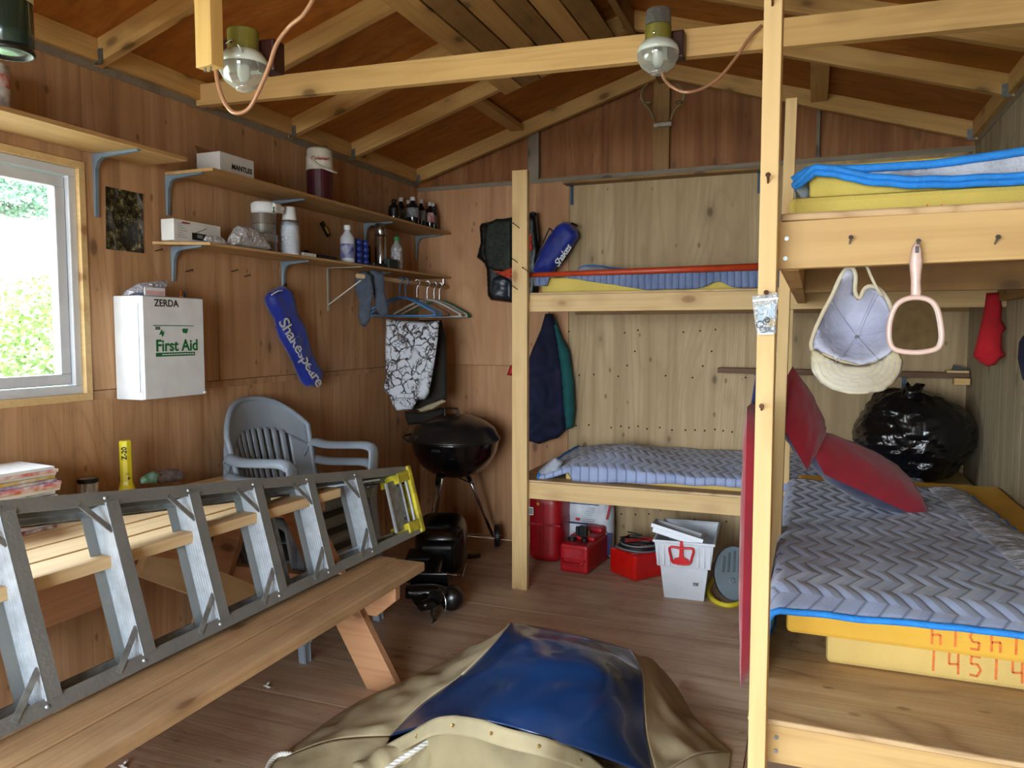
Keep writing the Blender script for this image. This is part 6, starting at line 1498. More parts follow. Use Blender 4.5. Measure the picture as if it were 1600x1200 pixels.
q = bmesh.new(); rot_box((bw * .72, bw * .72 + .028, -.0065, -.004, .085, .115), q); put('care_sticker', q, plain('grey_sticker', '#8E959C', .5, 0, .7, 120), wb2)
tyy = thing('plastic_tray', 'white plastic tray tilted across the top of the bin', 'tray', (1.97, 4.2, .33))
mty = mbn @ Matrix.Translation((-.060, -.050, .418)) @ Matrix.Rotation(math.radians(14), 4, 'Y') @ Matrix.Rotation(math.radians(-6), 4, 'X')
tw, tl, thh = .28, .19, .045
def tray_box(bs, nm, bev=.003, mat=M_BIN):
    q = B(*bs); q.transform(mty); return put(nm, q, mat, tyy, bevel=bev)
tray_box([(.02, tw - .02, .02, tl - .02, -thh, -thh + .004)], 'tray_base')
for nm, b_ in (('tray_side', (.012, tw - .012, .012, .018, -thh, 0)), ('tray_side', (.012, tw - .012, tl - .018, tl - .012, -thh, 0)), ('tray_side', (.012, .018, .012, tl - .012, -thh, 0)), ('tray_side', (tw - .018, tw - .012, .012, tl - .012, -thh, 0))): tray_box([b_], nm)
tray_box([(0, tw, 0, .018, -.004, .003), (0, tw, tl - .018, tl, -.004, .003), (0, .018, .018, tl - .018, -.004, .003), (tw - .018, tw, .018, tl - .018, -.004, .003)], 'tray_rim')
tray_box([(0, tw, -.003, 0, -.018, .003)], 'tray_lip')
# bellows foot pump with yellow hose
fp = thing('foot_pump', 'grey ribbed bellows foot pump leaning beside the bin', 'foot pump', (2.27, 4.22, 0))
M_PUMP = plain('slate_grey_plastic', '#5F6E78', .45, 0, .08); 
pmx = axes(A(1149, 938, 'z', 0.004), (1, .25, 0), (-.12, .30, .95))
oval = [(-.105 + .105 * math.cos(t) + .10, .14 + .145 * math.sin(t)) for t in [k * 2 * PI / 40 for k in range(40)]]
bm = bmesh.new(); prism(oval, .03, pmx, bm); put('foot_plate', bm, M_PUMP, fp, bevel=.006)
for k in range(6):
    bm = bmesh.new(); x_ = -.07 + k * .027; h1 = .14 + .13 * math.sqrt(max(0, 1 - (x_ / .105 + .0) ** 2)) * .92
    prism([(x_ + .0, .145), (x_ + .012, .145), (x_ + .012 + .01, h1), (x_ + .01, h1)], .008, pmx @ Matrix.Translation((0, 0, .029)), bm); put('grip_rib', bm, plain('dark_slate_plastic', '#46535C', .5), fp, bevel=.002)
put('valve', lathe([(.016, 0), (.016, .008), (.008, .009), (0, .006)], pmx @ Vector((-.02, .10, .03)), seg=18, m=pmx.to_3x3().to_4x4()), M_PUMP, fp, smooth=False)
bm = bmesh.new(); prism([(p[0] * 1.0, p[1]) for p in oval], -.03, pmx @ Matrix.Translation((0, 0, -.0)), bm); put('bellows', bm, M_BLACK, fp, bevel=.008)
M_YH = plain('yellow_hose', '#E0D030', .4, 0, .08)
hs = [A(1160, 941, 'z', .012), A(1140, 946, 'z', .012), A(1120, 941, 'z', .012), A(1109, 930, 'z', .012), A(1108, 918, 'z', .012), A(1116, 905, 'z', .012), A(1128, 902, 'z', .012)]
put('hose', tube(catmull(hs, 6), .013, seg=12), M_YH, fp, smooth=True)
hs = [pmx @ Vector(p) for p in ((.055, .21, .05), (.04, .18, .055), (.045, .13, .055), (.07, .11, .05), (.09, .07, .02))]
put('hose', tube(catmull(hs, 6), .013, seg=12), M_YH, fp, smooth=True)
# ============================================================ RIGHT SIDE: cushions, sack, cap, mirror; LAMPS; BOAT CANVAS
# two-tone cushions
M_CRIM = plain('crimson_canvas', '#9C1228', .8, 0, .12, 8, bump=.35, bscale=14, sheen=.2); M_NVY = plain('navy_canvas', '#14205C', .8, 0, .12, 8, bump=.3, bscale=14, sheen=.2)
cu = thing('folding_cushion', 'folding cushion, crimson above and navy below, resting on right bunk', 'cushion', (2.75, 3.0, .8))
def pillow(name, m, L, Wd, H, mat, half, parent, nl=26, nw=16, e=.55):
    bm = bmesh.new()
    def f(u, v):
        a = (u - .5) * 2; b = (v - .5) * 2; prof = max(0, (1 - abs(a) ** 2.6)) ** e * max(0, (1 - abs(b) ** 2.6)) ** e
        w = .006 * nz(a * 3, b * 3, half * 3.0, 1.6)
        pin = 1 - .07 * (1 - abs(b)) * 0 - .05 * (a * a) * (b * b) * -1
        return m @ Vector((a * L / 2 * (1 - .06 * (1 - a * a) * 0 - .04 * (1 - b * b) * 0), b * Wd / 2, half * (H / 2 * prof) + (w if prof > .05 else 0)))
    surf(f, nl, nw, bm); return put(name, bm, mat, parent, smooth=True)
# lying section: from the tip at px(1428,778) back-left, rising
tip = A(1426, 777, 'z', .80); m0 = A(1272, 705, 'y', 3.0)
ctr = (tip + m0) / 2; xd = (tip - m0).normalized(); yd = Vector((.2, .85, .10)); yd2 = Vector((.35, .9, .3))
mlow = axes(ctr + Vector((-.0, .0, .0)), xd, yd)
Ll = (tip - m0).length
pillow('lying_section_top', mlow, Ll * 1.06, .26, .16, M_CRIM, 1, cu); pillow('lying_section_underside', mlow, Ll * 1.06, .26, .15, M_NVY, -1, cu)
pa = A(1224, 606, 'y', 2.85); pb_ = A(1275, 698, 'y', 2.95)
xd2 = (pa - pb_).normalized(); mup = axes((pa + pb_) / 2 , xd2, yd2)
pillow('raised_section_top', mup, (pa - pb_).length * 1.08, .25, .085, M_CRIM, -1, cu); pillow('raised_section_underside', mup, (pa - pb_).length * 1.08, .25, .09, M_NVY, 1, cu)
hc = thing('folding_cushion', 'long crimson cushion hanging outside the right bunk behind front post', 'cushion', (2.44, 2.5, .45))
q0 = A(1163, 640, 'y', 2.5); 
mh = axes((2.452, 2.42, .83), (0, .03, 1), (0, 1, 0))
pillow('outer_face', mh, .80, .40, .115, M_CRIM, -1, hc, 30, 16, .42); pillow('inner_face', mh, .80, .40, .04, M_CRIM, 1, hc)
put('hanging_strap', tube(catmull([(2.452, 2.42, 1.21), (2.465, 2.55, 1.35), (2.49, 2.72, 1.50)], 4), .006), M_NVY, hc)
# black refuse sack
sack = thing('refuse_sack', 'full glossy black plastic refuse sack, knotted, in the rear right corner', 'sack', (3.11, 4.5, .67))
def blk():
    t = NT('black_refuse_plastic'); b = t.b.inputs; b['Base Color'].default_value = (.004, .004, .005, 1); b['Roughness'].default_value = .22; b['Specular IOR Level'].default_value = .6
    co = t.coords(rnd=False, scale=(1, 1, 1.0)); w = t.n('TexNoise', Vector=co, Scale=3.0, Detail=3.0, Roughness=.5, Distortion=1.6).outputs[0]
    v = t.n('TexVoronoi', Vector=t.coords(rnd=False, scale=(1.2, 1.2, 3.2)), Scale=6.0, feature='SMOOTH_F1').outputs['Distance']
    t.bump(t.math('ADD', w, t.math('MULTIPLY', v, .6)), .8, .05); return t.m
M_BLKB = blk(); sc0 = Vector((3.115, 4.50, .90))
def sk_(u, v):
    th_ = u * 2 * PI; ph_ = (v - .5) * PI; d = Vector((math.cos(ph_) * math.cos(th_), math.cos(ph_) * math.sin(th_), math.sin(ph_)))
    f_ = 1 + .10 * nz(d.x * 1.6, d.y * 1.6, d.z * 1.6 + 4) + .07 * abs(nz(d.x * 3.4, d.y * 3.4, d.z * 6 + 9)) + .03 * abs(nz(d.x * 9, d.y * 9, d.z * 14))
    p = sc0 + Vector((d.x * .282 * f_, d.y * .27 * f_, d.z * .245 * f_)); p.z = max(p.z, .69 + .01 * abs(nz(d.x * 4, d.y * 4, 1)))
    top = max(0, d.z) ** 6; p.x += (-.02) * top; p.x = min(p.x, RW - .012); return p
put('filled_body', surf(sk_, 90, 60, wrapu=True), M_BLKB, sack, smooth=True)
kp = A(1428, 618, 'y', 4.40)
put('knot', inflate(pxo([(1408, 626), (1412, 606), (1418, 596), (1425, 604), (1432, 598), (1446, 600), (1440, 612), (1442, 626), (1430, 634), (1416, 634)], 'y', 4.38, MY(4.38)), MY(4.38), .035, step=.014, wr=.02, ws=30), M_BLKB, sack, smooth=True)
# things hung by the right wall
rs = thing('red_cloth', 'crumpled bright red cloth hanging near the right wall', 'cloth', A(1545, 515, 'y', 4.1))
yR = 3.95; o = pxo([(1541, 458), (1562, 457), (1566, 480), (1565, 500), (1572, 513), (1566, 522), (1566, 545), (1571, 556), (1560, 563), (1556, 570), (1543, 573), (1530, 565), (1520, 557), (1527, 530), (1534, 500), (1539, 475)], 'y', yR, MY(yR))
put('cloth', inflate(o, MY(yR), .022, rim=.03, step=.012, wr=.02, ws=18), plain('bright_red_cloth', '#B40F1E', .9, 0, .15, 10, bump=.5, bscale=14), rs, smooth=True)
nh = thing('navy_cap', 'navy cloth hat hanging at the right edge of the view', 'hat', A(1600, 565, 'y', 3.4))
yN = 3.2; o = pxo([(1590, 560), (1592, 535), (1598, 525), (1612, 520), (1640, 530), (1645, 570), (1632, 605), (1610, 606), (1597, 592)], 'y', yN, MY(yN)); put('crown', inflate(o, MY(yN), .05, step=.014, wr=.006), M_NAVY, nh, smooth=True)
put('loop', tube([A(1618, 525, 'y', yN), A(1620, 440, 'y', yN)], .003), M_NAVY, nh)
# white cap hung crown-in, seen from inside
CY_ = 1.86
cpx = thing('baseball_cap', 'soiled white baseball cap hanging upside down under the upper bunk', 'cap', A(1340, 520, 'y', CY_))
M_CAP = plain('off_white_cotton', '#BDB7A3', .9, 0, .12, 9, bump=.3, bscale=70, dark='#A09476'); M_CAPI = plain('cap_lining', '#A6A9BA', .92, 0, .2, 8, bump=.35, bscale=50, dark='#8E91AC')
mC = MY(CY_)
crown = [(1268, 545), (1272, 520), (1285, 490), (1300, 462), (1312, 435), (1322, 420), (1332, 419), (1337, 432), (1336, 455), (1343, 466), (1350, 452), (1360, 447), (1374, 452), (1388, 470), (1396, 495), (1400, 530), (1396, 552), (1380, 562), (1350, 572), (1318, 566), (1290, 555)]
oc = pxo(crown, 'y', CY_, mC); cxm = sum(p[0] for p in oc) / len(oc); czm = sum(p[1] for p in oc) / len(oc)
def bowl(x, y):
    r = math.hypot((x - cxm - .003) / .085, (y - czm + .01) / .095); return -.10 * max(0, 1 - r ** 2.2) + .006 * nz(x, y, 3, 30)
put('crown', inflate(oc, mC, .003, rim=.01, step=.008, wr=.003, ws=40, fn=bowl), M_CAPI, cpx, smooth=True)
rimp = [mC @ Vector((a, b, .002)) for a, b in oc]
put('sweatband', tube(catmull(rimp, 3, closed=True), .0028, closed=True, flat=1.6), M_CAP, cpx, smooth=True)
mC2 = axes((0, CY_ - .004, 0), (1, 0, 0), (0, -.10, 1))
brim = [(1268, 545), (1266, 560), (1268, 580), (1280, 597), (1300, 607), (1325, 613), (1350, 613), (1378, 609), (1397, 598), (1408, 582), (1411, 565), (1406, 552), (1396, 546), (1385, 556), (1365, 567), (1340, 571), (1315, 567), (1293, 557), (1278, 547)]
ob = pxo(brim, 'y', CY_ - .004, MY(CY_ - .004)); mbr = MY(CY_ - .004)
bcx = A(1338, 580, 'y', CY_).x; bzz = A(1338, 560, 'y', CY_).z
put('brim', inflate(ob, mbr, .0035, rim=.008, step=.007, fn=lambda x, y: .035 * max(0, (bzz - y)) / .05 - 3.2 * (x - bcx) ** 2 * max(0, (bzz - y)) / .05), M_CAP, cpx, smooth=True)
for k in range(5):
    s_ = 1 - k * .13; pts = []
    for a, b in [(1270, 568), (1278, 590), (1300, 605), (1338, 610), (1378, 604), (1400, 588), (1408, 566)]:
        p = A(1338 + (a - 1338) * s_, 552 + (b - 552) * (s_ * .78 + .2), 'y', CY_ - .004); x_, z_ = p.x, p.z
        pts.append(Vector((x_, CY_ - .004 - .0040 - (.035 * max(0, (bzz - z_)) / .05 - 3.2 * (x_ - bcx) ** 2 * max(0, (bzz - z_)) / .05), z_)))
    put('brim_stitching', tube(catmull(pts, 5), .0006, seg=5), M_CAPI, cpx)
p = mC @ Vector((A(1342, 527, 'y', CY_).x, A(1342, 527, 'y', CY_).z, 0)); bp_ = bowl(p.x, p.z)
put('crown_button', lathe([(0, 0), (.005, 0), (.0045, .003), (0, .003)], (p.x, p.y - bp_ * 1.0 - .006, p.z), seg=14, axis='y', m=Matrix.Rotation(PI / 2, 4, 'X')), M_BLACK, cpx)
bx0, bz0 = p.x, p.z
for k, (ax_, az_) in enumerate(((1300, 470), (1275, 530), (1310, 562), (1370, 560), (1398, 515), (1372, 458))):
    e_ = A(ax_, az_, 'y', CY_); pts = []
    for j in range(9):
        x_ = bx0 + (e_.x - bx0) * j / 8; z_ = bz0 + (e_.z - bz0) * j / 8; pts.append(Vector((x_, CY_ - bowl(x_, z_) - .0045, z_)))
    put('seam_tape', tube(pts, .0035, seg=6, flat=.4), M_CAPI, cpx, smooth=True)
put('strap', tube(catmull([A(1378, 462, 'y', CY_ - .01), A(1370, 450, 'y', CY_ - .02), A(1361, 432, 'y', CY_ - .015), A(1354, 416, 'y', CY_), A(1345, 405, 'y', CY_ + .01), A(1330, 412, 'y', CY_)], 5), .004, flat=.5), M_CAP, cpx, smooth=True)
# hand mirror on its nail
YM = 1.772
hm = thing('hand_mirror', 'pale pink hand mirror hanging by its handle from a nail', 'mirror', A(1430, 480, 'y', YM))
M_PINK = plain('pale_pink_plastic', '#CDB2A8', .3, 0, .04); mm_ = MY(YM)
hd_ = catmull([(a, b, 0) for a, b in pxo([(1386, 525), (1388, 500), (1396, 478), (1410, 466), (1432, 462), (1454, 467), (1466, 482), (1472, 510), (1473, 530), (1468, 544), (1455, 550), (1430, 553), (1402, 550), (1390, 542)], 'y', YM, mm_)], 4, closed=True)
hd2 = [(q.x, q.y) for q in hd_]; ci = (sum(a for a, b in hd2) / len(hd2), sum(b for a, b in hd2) / len(hd2))
bm = bmesh.new(); prism(hd2, .006, mm_, bm); put('backing', bm, M_PINK, hm, bevel=.002)
ringp = [mm_ @ Vector((ci[0] + (a - ci[0]) * .94, ci[1] + (b - ci[1]) * .94, .007)) for a, b in hd2]
put('frame', tube(ringp, .0056, closed=True, seg=10), M_PINK, hm, smooth=True)
gl_ = NT('mirror_silver'); gl_.b.inputs['Metallic'].default_value = 1; gl_.b.inputs['Roughness'].default_value = .04
ns = gl_.n('TexNoise', Vector=gl_.coords(), Scale=60.0).outputs[0]; gl_.l(gl_.ramp(ns, [(.4, '#C2C6C4'), (.8, '#A8ACAA')]), gl_.b.inputs['Base Color'])
bm = bmesh.new(); prism([(ci[0] + (a - ci[0]) * .87, ci[1] + (b - ci[1]) * .87) for a, b in hd2], .001, mm_ @ Matrix.Translation((0, 0, .0065)), bm); put('glass', bm, gl_.m, hm)
ho = pxo([(1422, 466), (1423, 440), (1420, 410), (1424, 388), (1430, 378), (1436, 377), (1440, 388), (1442, 410), (1439, 440), (1441, 466)], 'y', YM, mm_)
put('handle', inflate(ho, mm_ @ Matrix.Translation((0, 0, .004)), .006, rim=.008, step=.005), M_PINK, hm, smooth=True)
p = A(1433, 389, 'y', YM - .010); put('hanging_hole', B((p.x - .0035, p.x + .0035, YM - .0115, YM - .0095, p.z - .008, p.z + .006)), plain('grey_hole', '#5A5458', .6), hm, bevel=.002)
nail('nail', A(1433, 382, 'y', 1.765), (.05, -1, .35), .016, rt, mat=M_STEEL)
# zip bag of rubber rings on the front post
YZ = 1.690
zb = thing('zip_bag', 'small clear zip bag of dark rubber rings nailed to front post', 'bag', A(1196, 490, 'y', YZ))
mz_ = MY(YZ)
bm = bmesh.new(); prism(pxo([(1175, 463), (1216, 457), (1213, 505), (1212, 522), (1184, 524), (1180, 505)], 'y', YZ, mz_), .010, mz_, bm); put('bag_film', bm, film('zip_bag_film', '#EAF2FA', .72, .08, .6, 60), zb, bevel=.003)
bm = bmesh.new(); bar(bm, A(1176, 470, 'y', YZ - .011), A(1216, 466, 'y', YZ - .011), .004, .003, up=(0, 1, 0)); put('zip_strip', bm, M_WHITE, zb)
bm = bmesh.new(); prism(pxo([(1183, 478), (1211, 476), (1210, 519), (1186, 520)], 'y', YZ + .0, mz_), .001, mz_ @ Matrix.Translation((0, 0, .001)), bm); put('paper_card', bm, plain('pale_blue_card', '#C4DCE8', .7), zb)
bm = bmesh.new(); bar(bm, A(1186, 522, 'y', YZ - .011), A(1209, 521, 'y', YZ - .011), .003, .003, up=(0, 1, 0)); put('bottom_strip', bm, M_WHITE, zb)
M_RUB = plain('black_rubber', '#14181E', .4)
rr_ = random.Random(5)
for k in range(9):
    c_ = A(1187 + rr_.random() * 20, 499 + rr_.random() * 17, 'y', YZ - .005 - .002 * (k % 3)); r_ = .004 + .003 * rr_.random()
    put('rubber_ring', tube([c_ + Vector((r_ * math.cos(t), 0, r_ * math.sin(t))) for t in [j * PI / 6 for j in range(12)]], .0014, closed=True, seg=6), M_RUB, zb, smooth=True)
c_ = A(1190, 485, 'y', YZ - .005); put('wire_ring', tube([c_ + Vector((.008 * math.cos(t), 0, .009 * math.sin(t))) for t in [j * PI / 8 for j in range(16)]], .0006, closed=True, seg=5), M_STEEL, zb)
for k in range(3):
    c_ = A(1206, 501 + k * 2.5, 'y', YZ - .0075 - k * .001); put('washer', tube([c_ + Vector((.0068 * math.cos(t), 0, .0045 * math.sin(t))) for t in [j * PI / 8 for j in range(16)]], .0009, closed=True, seg=6), plain('brass', '#B08A3A', .3, .9), zb, smooth=True)
nail('nail', A(1198, 464, 'y', 1.70), (0, -1, .4), .022, rt, r=.0025, head=.0055)
# --- propane-style wall lamps
M_OLV = plain('olive_enamel', '#7E7832', .4, 0, .12); M_BRN = plain('brown_bakelite', '#3A1A12', .4)
M_OPAL = plain('opal_glass', '#D3DCD2', .2, 0, .05, coat=.3); M_MANT = plain('white_mantle', '#DDE4E4', .8)
M_PIPE = plain('tan_gas_tube', '#B98A68', .35, .2, .1)
GLS = film('lamp_glass', '#F2F6F2', .80, .04, 0)
def lamp(label, c, olive_h, glass_cap, S=1.0, tilt=0):
    """hanging gas lamp: valve body above, opal reflector dome, clear glass bowl with a mantle inside; c = centre of dome rim"""
    t = thing('gas_lamp', label, 'lamp', c); c = Vector(c)
    R = .072 * S
    put('reflector_dome', lathe([(R * .45, R * .62), (R * .75, R * .52), (R * .95, R * .26), (R, 0), (R * .97, 0), (R * .90, R * .24), (R * .70, R * .47), (R * .42, R * .57)], c, seg=40), M_OPAL, t, smooth=True)
    put('glass_bowl', lathe([(R * .98, 0), (R * .96, -R * .22), (R * .80, -R * .55), (R * .50, -R * .80), (R * .34, -R * .84)], c, seg=40), GLS, t, smooth=True)
    put('glass_foot', lathe([(R * .36, -R * .82), (R * .36, -R * .90), (R * .32, -R * .95), (R * .1, -R * .95)], c, seg=30), GLS, t, smooth=True)
    put('mantle', lathe([(0, -R * .62), (R * .16, -R * .58), (R * .25, -R * .40), (R * .25, -R * .05), (R * .19, R * .08), (0, R * .10)], c, seg=20), M_MANT, t, smooth=True)
    put('burner', lathe([(R * .2, R * .08), (R * .22, R * .2), (R * .12, R * .5)], c, seg=18), M_STEEL, t, smooth=True)
    put('valve_body', lathe([(R * .60, R * .55), (R * .62, R * .6), (R * .62, R * .6 + olive_h), (R * .58, R * .6 + olive_h + .004), (0, R * .6 + olive_h + .004)], c, seg=32), M_OLV, t, bevel=.001)
    if glass_cap:
        z_ = R * .6 + olive_h + .004; put('glass_chimney', lathe([(R * .60, z_), (R * .60, z_ + .042), (R * .55, z_ + .052), (R * .2, z_ + .055)], c, seg=32), film('smoky_glass', '#8E9A9C', .6, .08, 0), t, smooth=True)
    put('knob', lathe([(0, 0), (.004, 0), (.004, .008), (0, .009)], c + Vector((-.005, -R * .64, R * .75)), seg=10, axis='y', m=Matrix.Rotation(PI / 2, 4, 'X')), M_SS, t)
    put('mounting_plate', B((c.x + R * .35, c.x + R * 1.15, c.y + .03, c.y + .085, c.z - .01, c.z + R * 1.15)), M_BRN, t, bevel=.006)
    return t
def dzp(px, py, D):
    d = _f + (px - 800) / 1200 * _r + (600 - py) / 1200 * _u; return CAM + d * D
lc = A(1028, 84, 'y', 2.70)
l2 = lamp('gas lamp with clear bowl hanging on the tie beam by the hook', lc, .045, True, 1.0)
pts = [A(1034, 111, 'y', 2.70), A(1038, 124, 'y', 2.69), A(1052, 137, 'y', 2.67), A(1072, 144, 'y', 2.66), A(1098, 138, 'y', 2.68), A(1125, 120, 'y', 2.70), A(1150, 90, 'y', 2.73), A(1172, 58, 'y', 2.75), A(1190, 40, 'y', 2.77)]
put('gas_tube', tube(catmull(pts, 6), .0055, seg=8), M_PIPE, l2, smooth=True)
lc1 = dzp(381, 104, 2.25)
l1 = lamp('gas lamp beside the hanging wooden block near the ceiling, left', lc1, .055, False, 1.0)
put('plate_arm', B((lc1.x - .115, lc1.x + .0, lc1.y + .035, lc1.y + .075, lc1.z + .01, lc1.z + .105)), M_BRN, l1, bevel=.008)
pts = [dzp(337, 104, 2.14), dzp(340, 128, 2.14), dzp(350, 158, 2.14), dzp(366, 176, 2.13), dzp(388, 170, 2.12), dzp(405, 140, 2.10), dzp(420, 105, 2.06), dzp(432, 70, 2.02), dzp(452, 42, 1.98), dzp(475, 22, 1.94), dzp(492, -10, 1.90), dzp(500, -60, 1.88)]
put('gas_tube', tube(catmull(pts, 6), .0058, seg=8), M_PIPE, l1, smooth=True)
put('wire_bail', tube(catmull([dzp(353, 68, 2.2), dzp(364, 62, 2.18), dzp(372, 70, 2.17), dzp(378, 82, 2.18)], 4), .0015), M_SS, l1)
put('mirror_disc', lathe([(0, 0), (.018, 0), (.018, .004), (0, .004)], dzp(402, 72, 2.33), seg=20, m=Matrix.Rotation(1.2, 4, 'X')), M_SS, l1)
hb0 = dzp(318, 103, 2.10); hbk = thing('hanging_block', 'pale pine upright hanging down from the roof beside the left lamp', 'timber', (hb0.x + .02, hb0.y, hb0.z))
bm = bmesh.new(); yw = math.radians(-14)
q = B((-.032, .032, 0, .042, 0, .62)); q.transform(Matrix.Translation((hb0.x, hb0.y, hb0.z)) @ Matrix.Rotation(math.radians(21.3 - 30), 4, 'Z')); put('timber', q, lumber('hanging_pine', '#DDB872', '#B98E48', axis='z', knots=.3), hbk, bevel=.002)
for dx in (-.005, .014):
    nail('nail', (hb0.x + dx, hb0.y + .012, hb0.z), (0, 0, -1), .010, hbk, mat=M_STEEL)
# gas canister hanging top left
cy_c = dzp(12, 60, 1.75)
gcn = thing('gas_canister', 'dark green gas canister hanging at the top left corner', 'canister', cy_c)
M_DG = plain('dark_green_enamel', '#0C2A24', .25, 0, .15, coat=.4)
put('body', lathe([(.046, .012), (.052, .018), (.053, .05), (.052, .20), (.03, .24), (0, .245)], cy_c + Vector((0, 0, -.035)), seg=36), M_DG, gcn, smooth=True)
put('foot_ring', lathe([(.046, .014), (.053, .012), (.0545, .004), (.052, 0), (.047, .0), (.044, .012)], cy_c + Vector((0, 0, -.035)), seg=36), M_BLACK, gcn, smooth=True)
put('recessed_base', lathe([(.046, .010), (.03, .004), (.008, .001), (0, .001)], cy_c + Vector((0, 0, -.035)), seg=36), plain('green_steel_base', '#7A9488', .25, .7), gcn, smooth=True)
put('hanging_wire', tube([cy_c + Vector((0, 0, .20)), cy_c + Vector((0, 0, .55))], .002), M_STEEL, gcn)
put('cream_stripe', lathe([(.0535, .115), (.0535, .13)], cy_c + Vector((0, 0, -.035)), seg=36), M_CREAM, gcn, smooth=True)
# --- boat canvas on the floor
M_BEIGE = plain('beige_canvas', '#A89B7C', .85, 0, .22, 5, bump=.45, bscale=9, dark='#8B7E60'); M_BEIGE2 = plain('cream_canvas', '#AA9E7C', .8, 0, .15, 6, bump=.4, bscale=12)
def blu():
    t = NT('glossy_blue_vinyl'); b = t.b.inputs; b['Roughness'].default_value = .28; b['Specular IOR Level'].default_value = .5; b['Coat Weight'].default_value = .25
    ns_ = t.n('TexNoise', Vector=t.coords(), Scale=5.0, Detail=3.0).outputs[0]; t.l(t.ramp(ns_, [(.3, '#09284F'), (.7, '#0B305E')]), b['Base Color'])
    bn = t.n('TexNoise', Vector=t.coords(), Scale=3.0, Detail=1.5, Distortion=.4).outputs[0]; t.bump(bn, .5, .05); return t.m
M_BLUE = blu()
bc_ = thing('boat_canvas', 'blue and beige boat canvas cover lying humped on the floor', 'canvas cover', (1.7, 2.5, 0))
def G(rows): return [[A(px, py, 'z', z_) for px, py, z_ in r] for r in rows]
def patch(rows, nu, nv, wr=.006, ws=9, seed=0, bm=None):
    R = [catmull(r, 12) for r in rows]; n_c = len(R[0]); bm = bm or bmesh.new()
    cols = [catmull([R[i][j] for i in range(len(R))], 10) for j in range(n_c)]
    g = [[None] * len(cols[0]) for _ in cols]
    for j, c_ in enumerate(cols):
        for i, p in enumerate(c_):
            q = Vector(p); ed_ = min(1, 4 * min(i, len(c_) - 1 - i, j, n_c - 1 - j) / 12); q.z = max(.006, q.z + ed_ * wr * nz(q.x, q.y, seed, ws)); g[j][i] = bm.verts.new(q)
    for j in range(len(g) - 1):
        for i in range(len(g[0]) - 1): bm.faces.new((g[j][i], g[j + 1][i], g[j + 1][i + 1], g[j][i + 1]))
    return bm, cols
bluerows = [[(798, 974, .27), (850, 982, .30), (920, 997, .30), (985, 1015, .27)],
            [(768, 1010, .27), (842, 1014, .37), (935, 1030, .37), (1003, 1050, .27)],
            [(722, 1055, .22), (815, 1058, .34), (930, 1075, .35), (1006, 1100, .22)],
            [(660, 1100, .16), (785, 1096, .31), (905, 1120, .31), (1010, 1150, .15)],
            [(610, 1150, .11), (730, 1124, .27), (862, 1156, .27), (1026, 1215, .09)]]
bluerows = G(bluerows)
bm, cols = patch(bluerows, 0, 0, .018, 7, 1)
put('blue_panel', bm, M_BLUE, bc_, smooth=True, solid=.004)
# beige sides: from the panel's edges down to the floor
ledge = [r[0] for r in bluerows]; redge = [r[-1] for r in bluerows]
ext_l = A(555, 1205, 'z', .05)
lo_l = [ledge[0] + Vector((-.035, .015, -.10)), A(752, 1012, 'z', .03), A(680, 1045, 'z', .012), A(560, 1097, 'z', .010), A(425, 1192, 'z', .01)]
md_l = [(a * .5 + b * .5) + Vector((0, 0, .03 if i else -.005)) for i, (a, b) in enumerate(zip(ledge, lo_l))]
bm, _ = patch([lo_l, md_l, ledge], 0, 0, .022, 11, 5); put('beige_side', bm, M_BEIGE, bc_, smooth=True, solid=.004)
lo_r = [redge[0] + Vector((.035, .01, -.10)), A(1026, 1040, 'z', .08), A(1058, 1075, 'z', .012), A(1085, 1120, 'z', .02), A(1142, 1175, 'z', .01)]
md_r = [(a * .5 + b * .5) + Vector((0, 0, .03 if i else -.005)) for i, (a, b) in enumerate(zip(redge, lo_r))]
bm, _ = patch([redge, md_r, lo_r], 0, 0, .022, 12, 8); put('beige_side', bm, M_BEIGE, bc_, smooth=True, solid=.004)
# continuation towards the camera below the frame, both sides
nl = [lo_l[-1], md_l[-1], ledge[-1]]; f1_ = [p + Vector((.05, -.22, -p.z * .6)) for p in nl]; f2_ = [p + Vector((.12, -.42, -p.z + .01)) for p in nl]
bm, _ = patch([nl, f1_, f2_], 0, 0, .012, 12, 9); put('beige_front_fold', bm, M_BEIGE, bc_, smooth=True, solid=.004)
nr = [redge[-1], md_r[-1], lo_r[-1]]; f1_ = [p + Vector((.0, -.2, -p.z * .6)) for p in nr]; f2_ = [p + Vector((-.05, -.36, -p.z + .01)) for p in nr]
bm, _ = patch([nr, f1_, f2_], 0, 0, .012, 12, 10); put('beige_front_fold', bm, M_BEIGE, bc_, smooth=True, solid=.004)
# back edge tucked to the floor
bk_ = bluerows[0]; bk2_ = [p + Vector((0, .06, -p.z * .5)) for p in bk_]; bk3_ = [p + Vector((0, .09, -p.z + .006)) for p in bk_]
bm, _ = patch([bk_, bk2_, bk3_], 0, 0, .004, 12, 11); put('beige_back', bm, M_BEIGE, bc_, smooth=True, solid=.004)
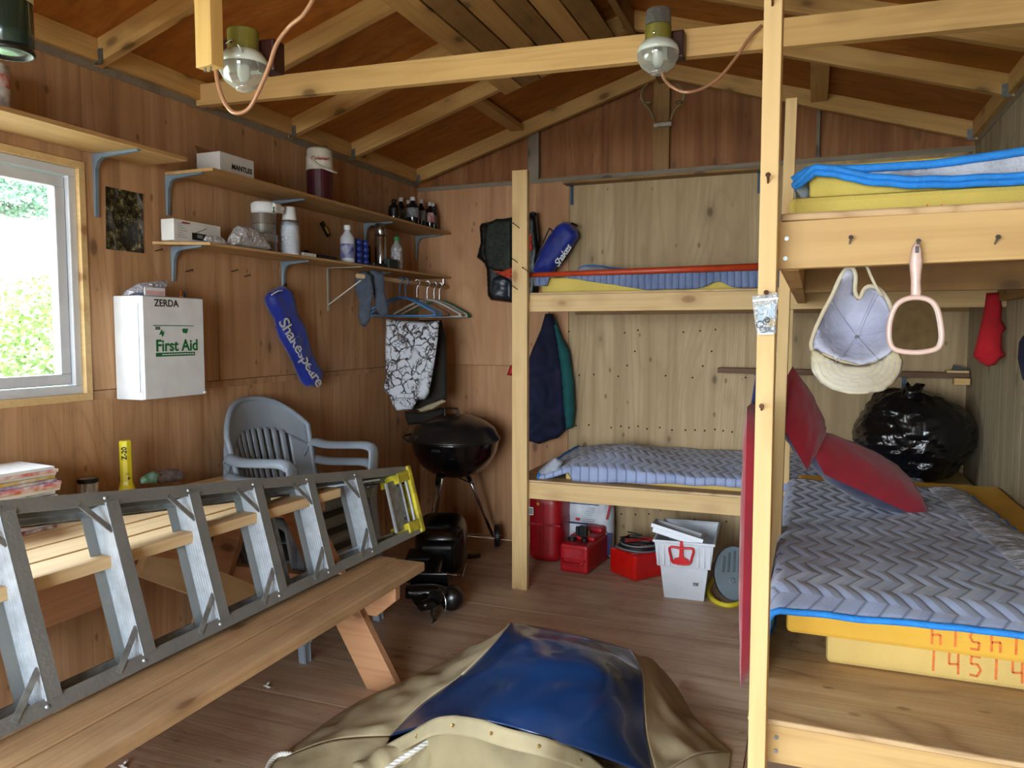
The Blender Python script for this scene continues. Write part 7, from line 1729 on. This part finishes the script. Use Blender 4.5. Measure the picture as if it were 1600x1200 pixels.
# binding along the top-left edge and the front hem band with eyelets
put('edge_binding', tube(catmull(ledge[:3], 6), .006), M_BEIGE2, bc_, smooth=True)
hem = catmull([A(px, py, 'z', z_) for px, py, z_ in ((552, 1212, .05), (590, 1178, .10), (640, 1146, .18), (690, 1123, .27), (740, 1124, .28), (800, 1142, .28), (862, 1158, .27), (915, 1180, .18), (960, 1215, .08))], 7)
def hemf(u, v):
    p = hem[min(len(hem) - 1, int(u * (len(hem) - 1) + .5))]; return p + Vector((.004 * math.sin(u * 30), -.028 * v - .002, -.040 * v * (1 - .4 * abs(u - .5)) + .006 * (1 - v)))
put('hem_band', surf(hemf, len(hem), 6), M_BEIGE2, bc_, smooth=True, solid=.005)
for i in (8, 16, 24, 32, 40, 48):
    if i < len(hem):
        u = i / (len(hem) - 1); c_ = hemf(u, .5) + Vector((0, -.004, .001)); put('eyelet', lathe([(.0028, 0), (.0055, 0), (.0055, .001), (.0028, .0015)], c_, seg=14, m=Vector((0, -.7, .7)).to_track_quat('Z', 'Y').to_matrix().to_4x4()), plain('brass', '#B08A3A', .3, .9), bc_)
# the inside under the hem: pleated cream lining
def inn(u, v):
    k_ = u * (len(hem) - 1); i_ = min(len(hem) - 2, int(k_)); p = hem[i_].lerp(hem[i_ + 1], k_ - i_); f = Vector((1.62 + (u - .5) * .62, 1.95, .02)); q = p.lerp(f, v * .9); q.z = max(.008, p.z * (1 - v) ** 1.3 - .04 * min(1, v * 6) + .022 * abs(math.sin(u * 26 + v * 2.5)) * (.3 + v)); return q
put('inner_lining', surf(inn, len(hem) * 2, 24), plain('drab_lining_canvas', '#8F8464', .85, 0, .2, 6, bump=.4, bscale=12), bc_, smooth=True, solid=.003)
# crumpled roll of canvas with white rope at the left front
rl = catmull([A(560, 1215, 'z', .08), A(600, 1190, 'z', .10), (A(650, 1168, 'z', .12)), A(690, 1158, 'z', .13), A(700, 1172, 'z', .10)], 6)
put('rolled_fold', tube(rl, [.045 + .008 * math.sin(i * 1.3) for i in range(len(rl))], seg=14, flat=.8), M_BEIGE2, bc_, smooth=True)
def rope(name, pts, r, parent):
    P = catmull(pts, 10); bm = bmesh.new(); 
    for s in range(3):
        q = []
        for i, p in enumerate(P):
            a = P[max(0, i - 1)]; b = P[min(len(P) - 1, i + 1)]; d = (b - a).normalized(); y = Vector((0, 0, 1)).cross(d); y = y.normalized() if y.length > .01 else Vector((1, 0, 0)); z_ = d.cross(y)
            t_ = i * .9 + s * 2 * PI / 3; q.append(p + (y * math.cos(t_) + z_ * math.sin(t_)) * r * .5)
        tube(q, r * .62, bm, seg=7)
    return put(name, bm, M_ROPE, parent, smooth=True)
M_ROPE = plain('white_rope', '#D6D6D0', .8, 0, .1, 60)
rp = thing('rope', 'white twisted rope looping over the canvas front fold', 'rope', A(640, 1170, 'z', .17))
rope('rope', [A(590, 1215, 'z', .14), A(618, 1192, 'z', .155), A(650, 1172, 'z', .175), A(680, 1152, 'z', .185), A(700, 1143, 'z', .175), A(716, 1146, 'z', .15), A(716, 1158, 'z', .12), A(703, 1168, 'z', .09)], .0085, rp)
rp2 = thing('rope', 'white rope loop lying on the floor at the canvas left corner', 'rope', A(440, 1190, 'z', .02))
rope('rope', [A(415, 1215, 'z', .02), A(420, 1196, 'z', .02), A(432, 1181, 'z', .03), A(450, 1178, 'z', .035), A(468, 1186, 'z', .03), A(485, 1205, 'z', .02), A(492, 1230, 'z', .02)], .0085, rp2)
bk_c = thing('buckle', 'dark metal buckle on the canvas below the rope loop', 'buckle', A(680, 1195, 'z', .10))
p = A(682, 1196, 'z', .12); put('buckle', tube([p + Vector((.016 * math.cos(t), .012 * math.sin(t), .006 * math.cos(t))) for t in [j * PI / 8 for j in range(16)]], .004, closed=True), M_BLKM, bk_c, smooth=True)
